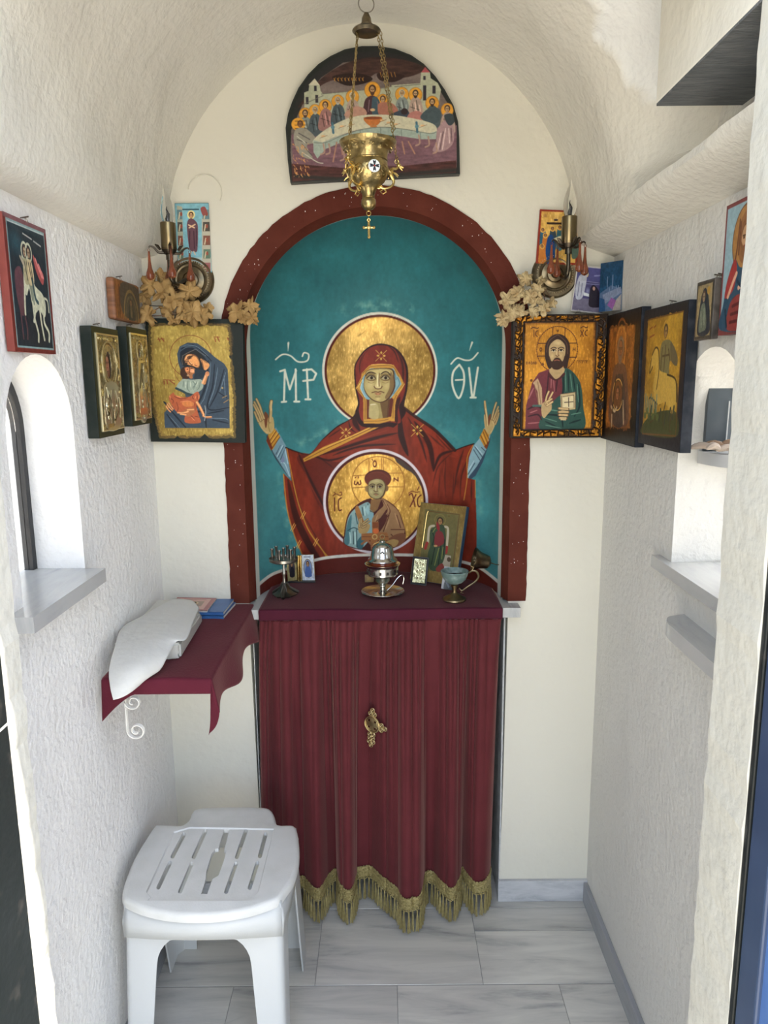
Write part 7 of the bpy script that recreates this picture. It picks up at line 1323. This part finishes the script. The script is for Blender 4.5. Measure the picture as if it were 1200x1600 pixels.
bm = BM(); P = catmull([(.012, -.004, .036), (.020, -.005, .030), (.034, -.006, .040), (.054, -.006, .054), (.063, -.006, .068), (.058, -.006, .082), (.046, -.005, .084), (.038, -.004, .078)], 6); tube(bm, P, [.0018 + .0012 * math.sin(PI * i / len(P)) for i in range(len(P))], 8); tube(bm, [(.020, -.005, .030), (.016, -.006, .024), (.024, -.006, .022)], [.002, .0016, .0008], 7); tube(bm, [(.046, -.005, .084), (.050, -.006, .094), (.042, -.006, .098)], [.002, .0016, .0008], 7); obj('curled_handle', bm, M_CUP, t)
# bell
b = at(752, 876, 1, 2.0); t = thing('hand_bell', 'bronze bell lying on its side behind the cup, its wire handle against the niche', 'bell', (b.x, 2.0, b.z))
M = rotm('Y', 103) @ Matrix.Translation((0, 0, -.022)); bm = BM(); lathe(bm, [(.034, .0), (.0335, .003), (.028, .010), (.023, .020), (.0205, .032), (.018, .042), (.010, .048), (0, .049), (.0, .046), (.009, .045), (.016, .040), (.019, .030), (.021, .018), (.026, .008), (.032, .001), (.034, 0)], 44, M); obj('bell_body', bm, M_BRONZE, t)
bm = BM(); tube(bm, [M @ Vector((0, 0, .047)), M @ Vector((.002, 0, .062)), M @ Vector((.0, .002, .088))], [.0022, .0014, .001], 7); obj('handle', bm, M_BRONZE, t); bm = BM(); tube(bm, [M @ Vector((0, 0, .044)), M @ Vector((.004, 0, .010))], .0012, 6); ball(bm, M @ Vector((.004, 0, .004)), .0055, 12, 8); obj('clapper', bm, M_BRONZE, t)
# wax taper fallen by the niche edge, a thin line on the cloth
bm = BM(); a, c = at(769, 920, 2, AZ + .001), at(781, 936, 2, AZ + .001); tube(bm, [a, c], .0011, 6); tag(obj('incense_stick', bm, mat('pale_wood', (.40, .28, .2), .6)), 'thin stick on the cloth at the right edge of the niche', 'stick')

# ================================================================ PLASTIC STOOL
M_PL = mat('white_plastic', (.52, .535, .53), .34, spec=.5, bump=(350, .0002, 2)); M_PLS = mat('scuffed_white_plastic', (.58, .585, .56), .45, noise=(20, (.64, .64, .62), .35, .7), bump=(260, .0003, 2))
SX, SY, SH = -.392, 1.505, .432; t = thing('plastic_stool', 'white moulded plastic stool with slotted seat against the left wall', 'stool', (SX, SY, 0))
s6 = lambda x, y, z=SH: at(160 + x / 3.53, 1220 + y / 3.53, 2, z)
OUT = [(112, 640), (108, 600), (140, 500), (185, 400), (240, 310), (285, 245), (320, 236), (410, 240), (445, 236), (478, 205), (500, 160), (560, 143), (700, 138), (860, 140), (925, 150), (952, 190), (968, 236), (1040, 238), (1068, 252), (1080, 300), (1086, 380), (1078, 460), (1050, 540), (1010, 600), (985, 634), (962, 652), (900, 676), (800, 706), (680, 728), (520, 738), (370, 730), (250, 706), (170, 678), (125, 655)]
o2 = [s6(*p) for p in OUT]; o2 = [(max(p.x, XL + .004) - SX, p.y - SY) for p in o2]
def slot(a, b, w=22):
    a, b = Vector(a), Vector(b); d = (b - a).normalized(); n = Vector((-d.y, d.x)) * w / 2; P = []
    for c, s in ((b, 1), (a, -1)):
        for k in range(5): q = -PI / 2 + PI * k / 4; P.append(c + (d * math.cos(q) + n.normalized() * math.sin(q)) * (w / 2) * s)
    return [((s6(p.x, p.y).x - SX), (s6(p.x, p.y).y - SY)) for p in P]
SL = [slot((450, 288), (386, 412)), slot((568, 270), (503, 414)), slot((791, 270), (741, 414)), slot((900, 288), (868, 410)), slot((372, 445), (308, 582)), slot((492, 450), (428, 604)), slot((736, 450), (682, 606)), slot((855, 446), (812, 584))]
cen = [(672, 262), (700, 262), (684, 330), (672, 372), (684, 380), (668, 440), (640, 515), (606, 535), (578, 618), (544, 616), (570, 535), (572, 495), (600, 400), (622, 368), (640, 366), (656, 310)]; SL.append([(s6(*p).x - SX, s6(*p).y - SY) for p in cen])
bm = BM(); prism(bm, o2, SH - .024, SH, ax='Z')
bmesh.ops.bevel(bm, geom=[e for e in bm.edges if all(abs(v.co.z - SH) < 1e-5 for v in e.verts) and len(e.link_faces) == 2 and e.calc_face_angle(0) > .8], offset=.009, segments=4, affect='EDGES', profile=.5)
# cut the slots: rebuild as top skin with holes
bm.free(); bm = BM(); n = len(o2)
def offs(P, d):
    Q = []; A2 = sum(a[0] * b[1] - b[0] * a[1] for a, b in zip(P, P[1:] + P[:1])); sg = 1 if A2 > 0 else -1
    for i, p in enumerate(P):
        a, b = Vector(P[i - 1]), Vector(P[(i + 1) % len(P)]); tn = (b - a).normalized(); nn = Vector((-tn.y, tn.x)) * sg; Q.append((p[0] + nn.x * d, p[1] + nn.y * d))
    return Q
rims = [(0, SH - .020), (0, SH - .012), (.0012, SH - .006), (.004, SH - .002), (.009, SH)]
smo = [tuple(p) for p in catmull(o2, 3, True)]; L0 = [[bm.verts.new((x, y, z)) for x, y in offs(smo, d)] for d, z in rims]
for A_, B_ in zip(L0, L0[1:]):
    for i in range(len(smo)): bm.faces.new((A_[i], A_[(i + 1) % len(smo)], B_[(i + 1) % len(smo)], B_[i]))
# sunk centre panel
pan = [(250, 660), (798, 660), (845, 632), (862, 610), (948, 264), (482, 254), (392, 282), (240, 612), (262, 640)]; pan = [(s6(*p).x - SX, s6(*p).y - SY) for p in pan]
def loopv(P, z): return [bm.verts.new((x, y, z)) for x, y in P]
pv = loopv(pan, SH); pv2 = loopv(offs(pan, .0025), SH - .003); top = L0[-1]
def fill(outer, holes):
    ls = [outer] + holes; flat = [v for l in ls for v in l]
    for tr in tessellate_polygon([[Vector((v.co.x, v.co.y, 0)) for v in l] for l in ls]):
        try: bm.faces.new([flat[i] for i in tr])
        except ValueError: pass
fill(top, [pv])
for i in range(len(pv)): bm.faces.new((pv[i], pv[(i + 1) % len(pv)], pv2[(i + 1) % len(pv)], pv2[i]))
hs = []; 
for s in SL:
    a = loopv(s, SH - .003); hs.append(a); b_ = loopv(s, SH - .012)
    for i in range(len(a)): bm.faces.new((a[i], a[(i + 1) % len(a)], b_[(i + 1) % len(a)], b_[i]))
fill(pv2, hs)
obj('seat', bm, M_PLS, t, True, label='scuffed greyish slotted seat panel')
X0, X1, YA, YBk = -.163, .168, -.128, .132      # outer corners under the seat
def spl(v):
    k = max(0, SH - v.co.z); v.co.y += (-.10 if v.co.y < 0 else .24) * k * min(1, abs(v.co.y) / .12); v.co.x += (.01 if v.co.x > 0 else -.02) * k
bm = BM(); T_ = .004; zb = SH - .085
def bulge(P0, P1, nrm, amp, z0, z1):
    A2 = []; 
    for k in range(25):
        f = k / 24; p = Vector(P0) + (Vector(P1) - Vector(P0)) * f + Vector((nrm[0], nrm[1], 0)) * amp * math.sin(PI * f); zz = z0 + amp * .6 * math.sin(PI * f)
        A2.append((p, zz))
    for off in (0,):
        a = [bm.verts.new((p.x, p.y, z)) for p, z in A2]; m_ = [bm.verts.new((p.x + nrm[0] * .003, p.y + nrm[1] * .003, (z + z1) / 2)) for p, z in A2]; b2 = [bm.verts.new((p.x - nrm[0] * .003, p.y - nrm[1] * .003, z1)) for p, z in A2]
        for i in range(24): bm.faces.new((a[i], a[i + 1], m_[i + 1], m_[i])); bm.faces.new((m_[i], m_[i + 1], b2[i + 1], b2[i]))
bulge((X0, YA, 0), (X1, YA, 0), (0, -1), .040, zb, SH - .010); bulge((X0, YBk, 0), (X1, YBk, 0), (0, 1), .010, zb, SH - .012); bulge((X0, YA, 0), (X0, YBk, 0), (-1, 0), .010, zb, SH - .012); bulge((X1, YA, 0), (X1, YBk, 0), (1, 0), .010, zb, SH - .012)
for v in bm.verts: spl(v)
o = obj('apron', bm, M_PL, t); md_ = o.modifiers.new('thickness', 'SOLIDIFY'); md_.thickness = .004
for cx, cy_, sx, sy in ((X0, YA, 1, 1), (X1, YA, -1, 1), (X0, YBk, 1, -1), (X1, YBk, -1, -1)):
    bm = BM(); prev = None; lv = [SH - .012, zb + .02, zb, zb - .008, zb - .018, zb - .030, zb - .045, zb - .065, .25, .18, .09, .0]
    for z in lv:
        base = .050 + .022 * (z / .35); fz = zb - z
        a = .115 if z > zb else base + .048 * (1 - math.sqrt(max(0, 1 - max(0, 1 - fz / .060) ** 2))) * 1.0
        rr = .016; P = [(cx + sx * a, cy_), (cx + sx * rr, cy_)] + [(cx + sx * rr * (1 - math.sin(q)), cy_ + sy * rr * (1 - math.cos(q))) for q in [PI / 8, PI / 4, 3 * PI / 8]] + [(cx, cy_ + sy * rr), (cx, cy_ + sy * a)]
        I = [(cx + sx * T_, cy_ + sy * a), (cx + sx * T_ , cy_ + sy * (rr + .002)), (cx + sx * (rr + .002), cy_ + sy * T_), (cx + sx * a, cy_ + sy * T_)]
        row = [bm.verts.new((x, y, z)) for x, y in P + I]
        if prev:
            for i in range(len(row)): bm.faces.new((prev[i], prev[(i + 1) % len(row)], row[(i + 1) % len(row)], row[i]))
        else: bm.faces.new(row)
        prev = row
    bm.faces.new(prev[::-1])
    for v in bm.verts: spl(v)
    obj('leg', bm, M_PL, t)
